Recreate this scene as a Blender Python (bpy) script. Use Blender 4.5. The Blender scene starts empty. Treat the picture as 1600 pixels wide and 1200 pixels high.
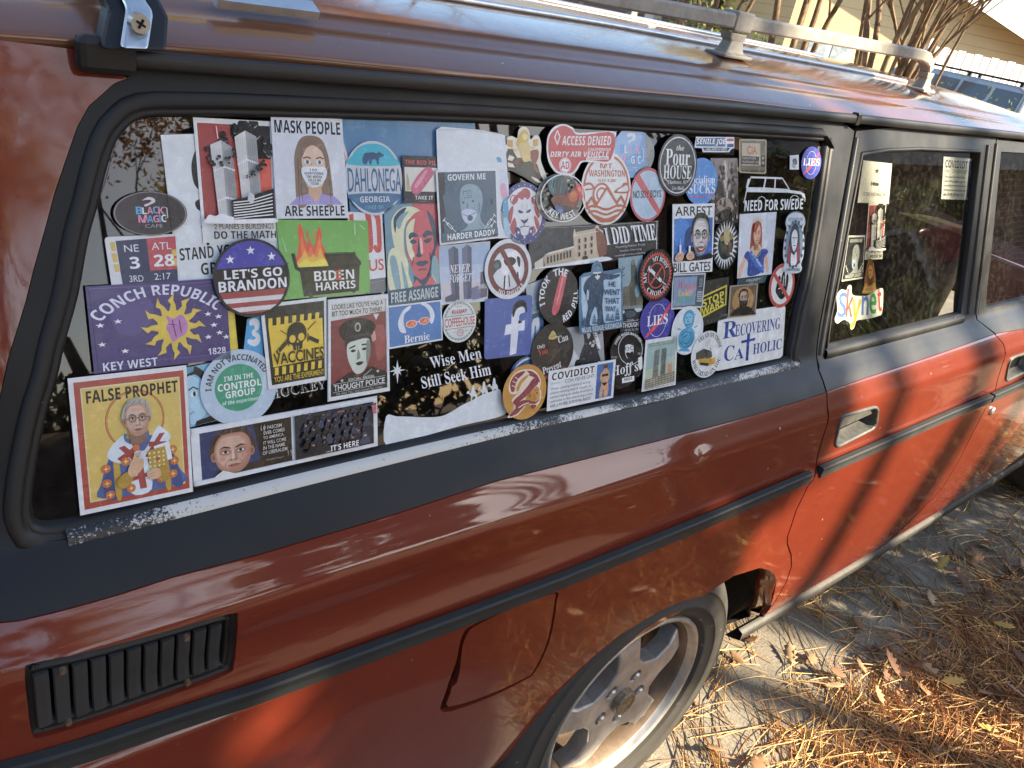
import bpy, bmesh, math, random
import numpy as np
from mathutils import Vector, Matrix
from mathutils.geometry import delaunay_2d_cdt
random.seed(7); rng = np.random.default_rng(7)
SC = bpy.context.scene
COL = SC.collection
# ---------------------------------------------------------------- camera
CAM = np.array([-1.0332, -0.5841, 1.4594]); YAW, PITCH, ROLL, FPX = 0.7798, 0.4549, 0.2092, 1280.45
_f = np.array([math.sin(YAW)*math.cos(PITCH), math.cos(YAW)*math.cos(PITCH), -math.sin(PITCH)])
_r = np.cross(_f, [0, 0, 1]); _r /= np.linalg.norm(_r); _u = np.cross(_r, _f)
RT = math.cos(ROLL)*_r + math.sin(ROLL)*_u; UP = -math.sin(ROLL)*_r + math.cos(ROLL)*_u
cam = bpy.data.cameras.new('camera'); camo = bpy.data.objects.new('camera', cam); COL.objects.link(camo)
M = Matrix(((RT[0], UP[0], -_f[0], CAM[0]), (RT[1], UP[1], -_f[1], CAM[1]), (RT[2], UP[2], -_f[2], CAM[2]), (0, 0, 0, 1)))
camo.matrix_world = M
cam.sensor_width = 36; cam.lens = 36*FPX/1600; cam.clip_start = .02; cam.clip_end = 500
SC.camera = camo
# ---------------------------------------------------------------- light
SUN_AZ = math.radians(148.0)      # clockwise from +y (north) to the sun
SUN_EL = math.radians(30.0)
SUNV = np.array([math.sin(SUN_AZ)*math.cos(SUN_EL), math.cos(SUN_AZ)*math.cos(SUN_EL), math.sin(SUN_EL)])
w = bpy.data.worlds.new('World'); SC.world = w; w.use_nodes = True
nt = w.node_tree; bg = nt.nodes['Background']
sky = nt.nodes.new('ShaderNodeTexSky'); sky.sky_type = 'NISHITA'; sky.sun_disc = False
sky.sun_elevation = SUN_EL; sky.sun_rotation = SUN_AZ
nt.links.new(sky.outputs[0], bg.inputs[0]); bg.inputs[1].default_value = 0.10
sl = bpy.data.lights.new('sun', 'SUN'); sl.energy = 5.0; sl.angle = math.radians(0.53); sl.color = (1, .86, .64)
so = bpy.data.objects.new('sun', sl); COL.objects.link(so); so.location = (3, -6, 8)
so.rotation_euler = Vector(SUNV).to_track_quat('Z', 'Y').to_euler()
SC.view_settings.view_transform = 'Standard'; SC.view_settings.look = 'None'
SC.view_settings.exposure = 1.95; SC.view_settings.gamma = 1.0
SC.cycles.max_bounces = 8; SC.cycles.transparent_max_bounces = 12
SC.cycles.sample_clamp_indirect = 6

# ---------------------------------------------------------------- helpers
def lin(c):
    c = c/255.0
    return c/12.92 if c <= .04045 else ((c+.055)/1.055)**2.4
def hexc(h):
    if len(h) == 3: h = ''.join(a+a for a in h)
    return tuple(lin(int(h[i:i+2], 16)) for i in (0, 2, 4))
def tag(o, label=None, cat=None, group=None, kind=None):
    if label: o['label'] = label
    if cat: o['category'] = cat
    if group: o['group'] = group
    if kind: o['kind'] = kind
    return o
def empty(name, loc=(0, 0, 0), label=None, cat=None, group=None):
    o = bpy.data.objects.new(name, None); COL.objects.link(o); o.location = loc; o.empty_display_size = .1
    return tag(o, label, cat, group)
def mesh_obj(name, V, F, mat, parent=None, smooth=True, mi=None, nrm=None):
    me = bpy.data.meshes.new(name); me.from_pydata([tuple(map(float, v)) for v in V], [], [tuple(map(int, f)) for f in F])
    mats = mat if isinstance(mat, (list, tuple)) else [mat]
    for m in mats: me.materials.append(m)
    if mi is not None: me.polygons.foreach_set('material_index', mi)
    if smooth: me.polygons.foreach_set('use_smooth', [True]*len(me.polygons))
    me.update()
    if nrm is not None: me.normals_split_custom_set_from_vertices([tuple(map(float, n)) for n in nrm])
    o = bpy.data.objects.new(name, me); COL.objects.link(o)
    if parent is not None:
        o.parent = parent; L = parent
        t = np.zeros(3)
        while L is not None: t += np.array(L.location); L = L.parent
        me.transform(Matrix.Translation(-Vector(t)))
    return o
class MB:
    """collects geometry in world coordinates, builds ONE mesh object"""
    def __init__(s): s.V = []; s.F = []; s.m = []
    def add(s, V, F, m=0):
        b = len(s.V); s.V += [tuple(v) for v in V]; s.F += [tuple(i+b for i in f) for f in F]; s.m += [m]*len(F); return s
    def box(s, c, d, R=None, m=0):
        x, y, z = np.array(d)/2
        P = np.array([(a*x, b*y, e*z) for a in (-1, 1) for b in (-1, 1) for e in (-1, 1)])
        if R is not None: P = P @ np.array(R).T
        P = P+np.array(c)
        return s.add(P, [(0, 1, 3, 2), (4, 6, 7, 5), (0, 4, 5, 1), (2, 3, 7, 6), (0, 2, 6, 4), (1, 5, 7, 3)], m)
    def tube(s, pts, r, n=8, m=0, cap=True):
        pts = [np.array(p, float) for p in pts]
        rs = r if hasattr(r, '__len__') else [r]*len(pts)
        V = []; F = []
        for i, p in enumerate(pts):
            d = pts[min(i+1, len(pts)-1)]-pts[max(i-1, 0)]; d = d/(np.linalg.norm(d)+1e-12)
            a = np.cross(d, [0, 0, 1.0] if abs(d[2]) < .9 else [1.0, 0, 0]); a /= np.linalg.norm(a); b = np.cross(d, a)
            for k in range(n):
                t = 2*math.pi*k/n; V.append(p+rs[i]*(math.cos(t)*a+math.sin(t)*b))
        for i in range(len(pts)-1):
            for k in range(n): F.append((i*n+k, i*n+(k+1) % n, (i+1)*n+(k+1) % n, (i+1)*n+k))
        if cap: F.append(tuple(range(n))[::-1]); F.append(tuple((len(pts)-1)*n+k for k in range(n)))
        return s.add(V, F, m)
    def sweep(s, rings, closed=True, cap=True, m=0):
        n = len(rings[0]); V = [p for r in rings for p in r]; F = []
        for i in range(len(rings)-1):
            for k in range(n if closed else n-1): F.append((i*n+k, i*n+(k+1) % n, (i+1)*n+(k+1) % n, (i+1)*n+k))
        if cap and closed: F.append(tuple(range(n))[::-1]); F.append(tuple((len(rings)-1)*n+k for k in range(n)))
        return s.add(V, F, m)
    def build(s, name, mat, parent=None, smooth=False, bevel=0):
        o = mesh_obj(name, s.V, s.F, mat, parent, smooth, s.m)
        if bevel:
            md = o.modifiers.new('bevel', 'BEVEL'); md.width = bevel; md.segments = 2; md.limit_method = 'ANGLE'; md.angle_limit = .6
        return o

# ---------------------------------------------------------------- materials
def nodes(name):
    m = bpy.data.materials.new(name); m.use_nodes = True; t = m.node_tree
    return m, t, t.nodes['Principled BSDF'], t.nodes.new, t.links.new
def ramp(t, fac, stops):
    r = t.nodes.new('ShaderNodeValToRGB'); e = r.color_ramp.elements
    while len(e) < len(stops): e.new(.5)
    for i, (p, c) in enumerate(stops):
        e[i].position = p; e[i].color = (c, c, c, 1) if not hasattr(c, '__len__') else (*c, 1)
    t.links.new(fac, r.inputs[0]); return r
def noise(t, scale, detail=4, rough=.5, vec=None, stretch=None):
    n = t.nodes.new('ShaderNodeTexNoise'); n.inputs['Scale'].default_value = scale; n.inputs['Detail'].default_value = detail
    n.inputs['Roughness'].default_value = rough
    if vec is None:
        tc = t.nodes.new('ShaderNodeTexCoord'); vec = tc.outputs['Object']
    if stretch is not None:
        mp = t.nodes.new('ShaderNodeMapping'); mp.inputs['Scale'].default_value = stretch; t.links.new(vec, mp.inputs[0]); vec = mp.outputs[0]
    t.links.new(vec, n.inputs[0]); return n
def mixc(t, fac, a, b):
    m = t.nodes.new('ShaderNodeMix'); m.data_type = 'RGBA'
    if hasattr(fac, 'default_value') or hasattr(fac, 'is_output'): t.links.new(fac, m.inputs[0])
    else: m.inputs[0].default_value = fac
    for v, k in ((a, 6), (b, 7)):
        if hasattr(v, 'is_output'): t.links.new(v, m.inputs[k])
        else: m.inputs[k].default_value = (*v, 1)
    return m.outputs[2]
def bump(t, p, h, strength, dist=.001):
    b = t.nodes.new('ShaderNodeBump'); b.inputs['Strength'].default_value = strength; b.inputs['Distance'].default_value = dist
    t.links.new(h, b.inputs['Height']); t.links.new(b.outputs[0], p.inputs['Normal']); return b
def plain(name, col, rough=.5, metal=0., spec=.5, nscale=30, namt=.25, bmp=0., coat=0.):
    """a base colour broken up by two octaves of noise, roughness too"""
    m, t, p, N, L = nodes(name)
    n = noise(t, nscale, 6, .6)
    lo = tuple(c*(1-namt) for c in col); hi = tuple(min(1, c*(1+namt)) for c in col)
    r = ramp(t, n.outputs[0], [(.3, lo), (.7, hi)]); L(r.outputs[0], p.inputs['Base Color'])
    p.inputs['Roughness'].default_value = rough; p.inputs['Metallic'].default_value = metal
    p.inputs['Specular IOR Level'].default_value = spec; p.inputs['Coat Weight'].default_value = coat
    if bmp: bump(t, p, n.outputs[0], bmp, .002)
    return m
def paint_mat(name='faded_brick_red_paint', lo=(.130, .0200, .0090), hi=(.162, .0270, .0122), cr_=(.028, .085)):
    m, t, p, N, L = nodes(name)
    n1 = noise(t, 3, 4, .6); n2 = noise(t, 420, 2, .6); n3 = noise(t, 40, 5, .7)
    base = mixc(t, n1.outputs[0], lo, hi)
    chips = ramp(t, noise(t, 95, 2, .4).outputs[0], [(.77, 0), (.79, 1)])
    mask = ramp(t, noise(t, 4, 2, .5).outputs[0], [(.5, 0), (.6, 1)])
    mm = N('ShaderNodeMath'); mm.operation = 'MULTIPLY'; L(chips.outputs[0], mm.inputs[0]); L(mask.outputs[0], mm.inputs[1])
    L(mixc(t, mm.outputs[0], base, (.55, .42, .38)), p.inputs['Base Color'])
    rr = ramp(t, n3.outputs[0], [(.3, .30), (.7, .42)]); L(rr.outputs[0], p.inputs['Roughness'])
    p.inputs['Specular IOR Level'].default_value = .12; p.inputs['Coat Weight'].default_value = 1.
    cr = ramp(t, n3.outputs[0], [(.35, cr_[0]), (.75, cr_[1])]); L(cr.outputs[0], p.inputs['Coat Roughness'])
    b = N('ShaderNodeBump'); b.inputs['Strength'].default_value = .12; b.inputs['Distance'].default_value = .0006
    L(n2.outputs[0], b.inputs['Height']); L(b.outputs[0], p.inputs['Normal']); 
    b2 = N('ShaderNodeBump'); b2.inputs['Strength'].default_value = .05; b2.inputs['Distance'].default_value = .004
    n4 = noise(t, 9, 2, .4); fp = N('ShaderNodeMath'); fp.operation = 'MULTIPLY_ADD'; fp.inputs[1].default_value = .035; L(n2.outputs[0], fp.inputs[0]); L(n4.outputs[0], fp.inputs[2]); L(fp.outputs[0], b2.inputs['Height']); L(b2.outputs[0], p.inputs['Coat Normal'])
    return m
def speck_mat(name, col, fleck, rough, amt=.76, scale=150, spec=.5, coat=0.):
    """dark trim with pale worn specks of its own shape"""
    m, t, p, N, L = nodes(name)
    a = ramp(t, noise(t, scale, 2, .4).outputs[0], [(amt, 0), (amt+.015, 1)])
    c = mixc(t, a.outputs[0], col, fleck)
    d = noise(t, 9, 6, .65); L(mixc(t, ramp(t, d.outputs[0], [(.35, 0), (.75, .35)]).outputs[0], c, tuple(min(1, x*2.2+.01) for x in col)), p.inputs['Base Color'])
    L(ramp(t, d.outputs[0], [(.3, rough*.8), (.7, min(1, rough*1.25))]).outputs[0], p.inputs['Roughness'])
    p.inputs['Specular IOR Level'].default_value = spec; p.inputs['Coat Weight'].default_value = coat
    bump(t, p, noise(t, 300, 2, .5).outputs[0], .12, .0006)
    return m
def worn_lip_mat():
    """black strip whose coating has worn to dull white along much of its length"""
    m, t, p, N, L = nodes('worn_window_trim')
    tc = N('ShaderNodeTexCoord'); sp = N('ShaderNodeSeparateXYZ'); L(tc.outputs['Generated'], sp.inputs[0])
    wear = ramp(t, sp.outputs[0], [(0, .42), (.05, .40), (.09, .64), (.16, .74), (.34, .72), (.42, .56), (.49, .44), (.56, .64), (.62, .42), (.72, .50), (.80, .38), (.88, .56), (.95, .46), (1, .40)])
    f1 = noise(t, 330, 4, .8, tc.outputs['Object']); f2 = noise(t, 60, 4, .7, tc.outputs['Object'])
    ad = N('ShaderNodeMath'); ad.operation = 'MULTIPLY_ADD'; ad.inputs[1].default_value = .55; L(f2.outputs[0], ad.inputs[0]); L(f1.outputs[0], ad.inputs[2])
    su = N('ShaderNodeMath'); su.operation = 'SUBTRACT'; L(wear.outputs[0], su.inputs[0]); L(ad.outputs[0], su.inputs[1])
    o2 = N('ShaderNodeMath'); o2.operation = 'ADD'; o2.inputs[1].default_value = .72; L(su.outputs[0], o2.inputs[0])
    r = ramp(t, o2.outputs[0], [(.42, 0), (.52, 1)])
    L(mixc(t, r.outputs[0], (.014, .014, .014), (.56, .54, .49)), p.inputs['Base Color']); p.inputs['Roughness'].default_value = .4
    return m
def glass_mat(name, tint, ior=1.62):
    m, t, p, N, L = nodes(name)
    out = t.nodes['Material Output']; t.nodes.remove(p)
    tr = N('ShaderNodeBsdfTransparent'); tr.inputs[0].default_value = (*tint, 1)
    gl = N('ShaderNodeBsdfGlossy'); gl.inputs['Roughness'].default_value = .015
    n = noise(t, 5, 2, .5); b = N('ShaderNodeBump'); b.inputs['Strength'].default_value = .05; b.inputs['Distance'].default_value = .004
    L(n.outputs[0], b.inputs['Height']); L(b.outputs[0], gl.inputs['Normal'])
    fr = N('ShaderNodeFresnel'); fr.inputs[0].default_value = ior
    mx = N('ShaderNodeMixShader'); L(fr.outputs[0], mx.inputs[0]); L(tr.outputs[0], mx.inputs[1]); L(gl.outputs[0], mx.inputs[2])
    # thin film of dust
    df = N('ShaderNodeBsdfDiffuse'); df.inputs[0].default_value = (.4, .38, .34, 1)
    du = ramp(t, noise(t, 60, 8, .75).outputs[0], [(.45, .004), (.8, .05)])
    m2 = N('ShaderNodeMixShader'); L(du.outputs[0], m2.inputs[0]); L(mx.outputs[0], m2.inputs[1]); L(df.outputs[0], m2.inputs[2])
    L(m2.outputs[0], out.inputs[0]); return m
PAINT = paint_mat()
ROOFP = paint_mat('sun_baked_roof_paint', (.125, .042, .019), (.185, .075, .034), (.04, .16))
BLACK = speck_mat('black_painted_trim', (.011, .011, .0115), (.35, .33, .30), .42, .785, 120, .4)
BAND = speck_mat('satin_black_band', (.0055, .0065, .0080), (.2, .2, .2), .45, .81, 110, .3)
RUBBER = speck_mat('black_rubber', (.010, .010, .010), (.3, .28, .25), .5, .785, 160, .35)
VENTM = speck_mat('faded_vent_plastic', (.026, .026, .025), (.2, .19, .17), .6, .80, 120, .35)
STRIPM = speck_mat('rub_strip_rubber', (.020, .021, .020), (.45, .42, .38), .6, .82, 200, .35)
WORN = worn_lip_mat()
GLASS = glass_mat('dark_tinted_glass', (.16, .165, .16))
GLASS2 = glass_mat('door_glass', (.86, .88, .85), 1.6)
CHROME = plain('dull_silver', (.62, .63, .62), .32, .9, .5, 60, .12, .05)
ALLOY = plain('cast_alloy', (.43, .41, .375), .42, .6, .5, 25, .25, .08)
DARKIN = plain('dark_interior', (.02, .018, .017), .8, 0, .3, 12, .4)
UNDER = plain('underbody_black', (.012, .011, .010), .9, 0, .2, 12, .4)
# ---------------------------------------------------------------- body surface and rays
_pz = np.array([.10, .20, .25, .30, .34, .45, .58, .66, .70, .728, .736, .746, .80, .846, .858, .872, .890, .910, .925, .940, .96, 1.10, 1.31, 1.36])
_py = np.array([.11, .07, .035, .000, -.010, -.022, -.031, -.034, -.0345, -.0345, -.031, -.0225, -.0165, -.0145, -.0115, -.003, .008, .0245, .040, .055, .0645, .1073, .1714, .1867])
def _pchip(x, y):
    h = np.diff(x); d = np.diff(y)/h; m = np.zeros_like(x)
    for i in range(1, len(x)-1):
        if d[i-1]*d[i] > 0:
            w1 = 2*h[i]+h[i-1]; w2 = h[i]+2*h[i-1]; m[i] = (w1+w2)/(w1/d[i-1]+w2/d[i])
    m[0] = d[0]; m[-1] = d[-1]
    zz = np.linspace(x[0], x[-1], 2600); k = np.clip(np.searchsorted(x, zz)-1, 0, len(h)-1); t = (zz-x[k])/h[k]
    return zz, y[k]*(2*t**3-3*t**2+1)+h[k]*m[k]*(t**3-2*t**2+t)+y[k+1]*(-2*t**3+3*t**2)+h[k]*m[k+1]*(t**3-t**2)
_ZZ, _YY = _pchip(_pz, _py)
def S(x, z):
    x = np.asarray(x, float); z = np.asarray(z, float)
    y = np.interp(z, _ZZ, _YY) + .008*(x-.7)**2 + np.where(x < -.9, (x+.9)**2*1.3, 0) + np.where(x > 2.2, (x-2.2)**2*.05, 0)
    # the dent on the shoulder and the soft press round the vent
    y = y + .0045*np.exp(-((x+.045)/.026)**2-((z-.862)/.018)**2) - .0018*np.exp(-((x+.11)/.07)**2-((z-.868)/.02)**2)
    y = y + .0075*np.exp(-((x+.58)/.36)**4-((z-.795)/.036)**2)
    return y
def ray(px, py): return _f + (px-800)/FPX*RT - (py-600)/FPX*UP
_ts = np.concatenate([np.linspace(.25, 2, 2600), np.linspace(2.001, 9, 3000)])
def B(px, py, off=0.):
    """pixel -> point on the body side"""
    P = CAM+_ts[:, None]*ray(px, py); g = P[:, 1]-S(P[:, 0], P[:, 2])-off
    i = int(np.argmax(g > 0)); a = g[i-1]/(g[i-1]-g[i]); return P[i-1]+a*(P[i]-P[i-1])
def BX(l, off=0.): return [tuple(B(*p, off)[[0, 2]]) for p in l]
def at(px, py, ax, val):
    d = ray(px, py); return CAM+(val-CAM[ax])/d[ax]*d
def inside(P, poly):
    P = np.asarray(P); x, y = P[:, 0], P[:, 1]; r = np.zeros(len(P), bool); q = np.asarray(poly); n = len(q)
    for i in range(n):
        x1, y1 = q[i-1]; x2, y2 = q[i]
        if y1 == y2: continue
        c = ((y1 > y) != (y2 > y)) & (x < (x2-x1)*(y-y1)/(y2-y1)+x1); r ^= c
    return r
def segd(P, poly):
    P = np.asarray(P); q = np.asarray(poly); best = np.full(len(P), 1e9)
    for i in range(len(q)):
        a = q[i-1]; d = q[i]-a; L = d@d+1e-18; t = np.clip(((P-a)@d)/L, 0, 1); best = np.minimum(best, np.linalg.norm(P-a-t[:, None]*d, axis=1))
    return best
def dens(poly, step):
    out = []
    for i in range(len(poly)):
        a = np.array(poly[i-1], float); b = np.array(poly[i], float); n = max(1, int(np.linalg.norm(b-a)/step))
        out += [tuple(a+(b-a)*k/n) for k in range(n)]
    return out
def spline(pts, n=6, closed=True):
    p = np.array(pts, float); m = len(p); out = []
    for i in range(m if closed else m-1):
        g = lambda k: p[k % m] if closed else p[min(max(k, 0), m-1)]
        a, b, c, d = g(i-1), g(i), g(i+1), g(i+2)
        for k in range(n):
            t = k/n; out.append(tuple(.5*((2*b)+(c-a)*t+(2*a-5*b+4*c-d)*t*t+(3*b-a-3*c+d)*t**3)))
    if not closed: out.append(tuple(p[-1]))
    return out
def cdt(poly, holes=(), gx=.03, gz=.012, zs=None):
    """triangles filling a 2-D outline with holes, with inner grid points"""
    rings = [dens(poly, gx)]+[dens(h, gx) for h in holes]
    x0, z0 = np.min(poly, 0); x1, z1 = np.max(poly, 0)
    zs = np.arange(z0, z1, gz) if zs is None else zs
    G = np.array([(x, z) for z in zs for x in np.arange(x0, x1, gx)])
    if len(G):
        ok = inside(G, poly)
        for h in holes: ok &= ~inside(G, h)
        for r in rings: ok &= segd(G, r) > min(gx, gz)*.45
        G = G[ok]
    V = []; E = []
    for r in rings:
        b = len(V); V += r; E += [(b+i, b+(i+1) % len(r)) for i in range(len(r))]
    V += [tuple(g) for g in G]
    v, e, f, ov, oe, of = delaunay_2d_cdt([Vector(p) for p in V], E, [], 0, 1e-6)
    v = np.array([tuple(p) for p in v]); f = [tuple(t) for t in f]
    C = np.array([v[list(t)].mean(0) for t in f]); ok = inside(C, poly)
    for h in holes: ok &= ~inside(C, h)
    def alt(t):
        a, b, c = v[list(t)]; A = abs((b[0]-a[0])*(c[1]-a[1])-(b[1]-a[1])*(c[0]-a[0])); return A/max(np.hypot(*(b-a)), np.hypot(*(c-b)), np.hypot(*(a-c)))
    return v, [t for t, k in zip(f, ok) if k and alt(t) > .00035]
def panel_geo(poly, holes=(), off=0., flange=.012, gx=.03, gz=.012, surf=None, mirror=False):
    sf = surf or (lambda x, z: S(x, z))
    v, F = cdt(poly, holes, gx, gz)
    y = sf(v[:, 0], v[:, 1])+off
    V = np.stack([v[:, 0], y, v[:, 1]], 1)
    # orient to -y
    Fo = []
    for t in F:
        a, b, c = v[list(t)]; cr = (b[0]-a[0])*(c[1]-a[1])-(b[1]-a[1])*(c[0]-a[0]); Fo.append(t if cr > 0 else t[::-1])
    if flange:
        cnt = {}
        for t in Fo:
            for i in range(3): cnt[(t[i], t[(i+1) % 3])] = 1
        bd = [(a, b) for (a, b) in cnt if (b, a) not in cnt]
        n0 = len(V); ids = sorted({i for e in bd for i in e}); mp = {i: n0+k for k, i in enumerate(ids)}
        dup = len(ids)
        top = V[ids]; low = top+np.array([0, flange, 0]); V = np.concatenate([V, top, low])
        Fo += [(mp[b], mp[a], mp[a]+dup, mp[b]+dup) for a, b in bd]
    if mirror:
        V = V*np.array([1, -1, 1])+np.array([0, 2*MID, 0]); Fo = [t[::-1] for t in Fo]
    return V, Fo
MID = .83
def panel(name, poly, mat, parent, holes=(), **k):
    V, F = panel_geo(poly, holes, **k); e = .0012
    nx_ = (S(V[:, 0]+e, V[:, 2])-S(V[:, 0]-e, V[:, 2]))/(2*e); nz_ = (S(V[:, 0], V[:, 2]+e)-S(V[:, 0], V[:, 2]-e))/(2*e)
    n = np.stack([nx_, -np.ones(len(V)), nz_], 1); n /= np.linalg.norm(n, axis=1, keepdims=True)
    used = set()      # the return flange keeps its own face normals
    for t in F:
        if len(t) == 4: used.update(t)
    for i in used: n[i] = 0
    return mesh_obj(name, V, F, mat, parent, nrm=n)

CAR = empty('station_wagon', (1.1, MID, 0), 'faded brick red old station wagon with black window trim and sticker covered windows', 'car')
# ---------------------------------------------------------------- traced lines (photo pixels, carried onto the body side)
wheel_c = (0.0, 0.305)
SHUT_R = BX([(1279, 578), (1292, 617), (1292.5, 637), (1285, 686), (1275, 732), (1262, 760), (1244, 797), (1230.5, 838), (1230, 850), (1236, 868), (1236.5, 885), (1229, 908), (1215, 933), (1195, 962)])
SHUT_F = BX([(1527, 500), (1556, 524), (1568, 538), (1565, 573), (1556, 615), (1540, 638), (1519, 678), (1497, 722), (1470, 765)])
bandL = BX([(0, 973), (30, 970), (75, 959.5), (180, 931), (270, 902), (400, 868), (600, 809), (775, 752), (1020, 691), (1160, 654), (1287, 615)])
bandD = BX([(1294, 611), (1355, 589.7), (1455, 557), (1554, 522)])
GUT = lambda x: float(np.interp(x, [-.85, -.05, .44, 1.2, 2.0], [1.337, 1.348, 1.351, 1.350, 1.335]))
SILLZ = .302
xs0 = -1.12
def zband(x):
    b = sorted(bandL+bandD); return float(np.interp(x, [p[0] for p in b], [p[1] for p in b]))
shx = lambda z, sh: float(np.interp(-z, [-p[1] for p in sh], [p[0] for p in sh]))
# quarter panel (red): below the black band, behind the door, round the arch
arch = BX([(1184, 975), (1205, 944), (1214, 908), (1208, 893), (1188, 887), (1146, 900), (1119, 918), (1056, 960), (994, 997), (931, 1047), (909, 1076), (869, 1110), (825, 1156)])
ARC = arch+[(-.325, .32), (-.345, .27)]
fuel = BX(spline([(692, 1113), (697, 1079), (712.5, 1035), (722, 994), (740.6, 975), (800, 949), (866, 926), (870, 940), (859, 1000), (837.5, 1047.5), (819, 1063), (760, 1092)], 4))
vent = BX(spline([(39, 1048), (52, 1036), (130, 1020), (250, 989), (360, 959), (371, 967), (370, 1000), (365, 1040), (352, 1055), (250, 1093), (150, 1127), (66, 1152), (50, 1146), (43, 1100)], 4))
shl = [(x-.002, z) for x, z in SHUT_R]
i0 = next(i for i, p in enumerate(shl) if p[1] < zband(p[0]))
quarter = [(xs0, .905)]+[(x, z-.0005) for x, z in bandL if x > xs0]+[(shl[i0][0], zband(shl[i0][0])-.0005)]+shl[i0:]+ARC+[(-.345, .25), (xs0, .29)]
panel('quarter_panel', quarter, PAINT, CAR, [fuel, vent], gx=.014, gz=.004, flange=.014)
# window opening and the black band over the quarter
glassW = [(222, 183), (300, 180.5), (420, 182), (741, 191), (960, 203), (1276, 220), (1284, 226), (1256, 415), (1242, 476), (1228, 545), (1216, 561), (1080, 593), (997, 613), (799, 653), (588, 699), (301, 766), (130, 806), (64, 815), (50, 800), (48, 775), (57, 712), (72, 640), (88, 586), (100, 532), (120, 460), (136, 372), (150, 322), (160, 280), (175, 230), (192, 203)]
_k1 = .0213; _k2 = .0011
def GPY(x, z): return .0645+.305*(z-.96)+np.interp(x, [-.93, .33], [_k1, _k2])+.009+0*np.asarray(x)
_gs = (_k2-_k1)/1.26
_gn = np.array([-_gs, 1, -.305]); _gp = np.array([-.93, .0645+_k1+.009, .96])
def GP(px, py, off=0.):
    d = ray(px, py); n = _gn; t = ((_gp-CAM)@n-off*np.linalg.norm(n))/(d@n); return CAM+t*d
glassXZ = [tuple(GP(*p)[[0, 2]]) for p in glassW]
def offs(poly, d):
    q = np.array(poly); n = len(q); out = []
    A = .5*sum(q[i-1][0]*q[i][1]-q[i][0]*q[i-1][1] for i in range(n)); sgn = 1 if A > 0 else -1
    for i in range(n):
        a = q[i]-q[i-1]; b = q[(i+1) % n]-q[i]
        na = np.array([a[1], -a[0]])/(np.linalg.norm(a)+1e-12); nb = np.array([b[1], -b[0]])/(np.linalg.norm(b)+1e-12)
        m = na+nb; m /= np.linalg.norm(m)+1e-12; out.append(tuple(q[i]+sgn*d*m/max(.5, m@na)))
    return out
glassS = spline(glassXZ, 3)
outer_px = [(200, 122), (180, 130), (140, 166), (122, 198), (110, 232), (87, 300), (75, 345), (54, 420), (41, 472), (14, 560), (0, 625)]
band_out = BX(outer_px)
beltband = [(xs0-.0, .905)]+[(xs0, 1.0), (-1.0, 1.03)]+band_out[::-1]+[(-.8, GUT(-.8)-.005), (-.2, GUT(-.2)-.005), (.30, GUT(.30)-.005), (.375, GUT(.375)-.008)]+[tuple(B(1335, 205)[[0, 2]])]+BX([(1275, 556)])+[(x-.002, z) for x, z in SHUT_R[:i0]]+[(shl[i0][0], zband(shl[i0][0])+.0005)]+[(x, z+.0005) for x, z in bandL[::-1] if x > xs0]
opening = offs(glassS, .010)
panel('belt_band', beltband, BAND, CAR, [opening], gx=.012, gz=.006, flange=.02)
# rear corner pillar (red) left of the frame
pil = [(xs0, 1.0005), (-1.0, 1.0305)]+[(x-.0007, z) for x, z in band_out[::-1]]+[(-.83, GUT(-.83)), (-1.0, GUT(-1.0)+.004), (xs0, GUT(-1.0)+.004)]
panel('rear_pillar', pil, PAINT, CAR, gx=.02, gz=.012)
# gasket ring
def ring_profile(poly, prof, ysurf):
    rings = [[(x, float(ysurf(x, z))+h, z) for x, z in offs(poly, d)] for d, h in prof]
    n = len(poly); V = [p for r in rings for p in r]; F = []
    for i in range(len(rings)-1):
        for k in range(n): F.append((i*n+k, i*n+(k+1) % n, (i+1)*n+(k+1) % n, (i+1)*n+k))
    return V, F
gk = MB(); gk.add(*ring_profile(glassS, [(-.002, .004), (-.001, -.001), (.001, -.006), (.003, -.009), (.0055, -.0095), (.0075, -.0085), (.0085, -.0115), (.012, -.0135), (.017, -.0135), (.0205, -.0128), (.022, -.0105), (.0225, -.004), (.0225, .003)], GPY))
WIN = mesh_obj('side_window', *(lambda v, F: (np.stack([v[:, 0], GPY(v[:, 0], v[:, 1]), v[:, 1]], 1), F))(*cdt(offs(glassS, .003), (), .2, .2)), GLASS, CAR, smooth=False)
gko = gk.build('gasket', RUBBER, WIN, True)
# worn trim lip along the sill, lying on the gasket
def gdn(p, d, h):   # point below the glass edge by d, raised h
    return None
lip_px = [(96, 812), (130, 806), (301, 766), (588, 699), (799, 653), (997, 613), (1216, 561), (1240, 553)]
lp = [GP(*p) for p in lip_px]; lp = [np.array(q) for q in spline(lp, 5, False)]
rings = []
for i, q in enumerate(lp):
    fr = i/(len(lp)-1); wd = .026-.006*fr
    sec = [(.003, -.0095), (.005, -.0145), (.008, -.0165), (.013, -.017), (wd*.8, -.0165), (wd, -.012), (wd+.001, -.004)]
    rings.append([(q[0], float(GPY(q[0], q[2]-d))+h, q[2]-d) for d, h in sec])
MB().sweep(rings, False).build('sill_trim', WORN, WIN, True)
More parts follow.
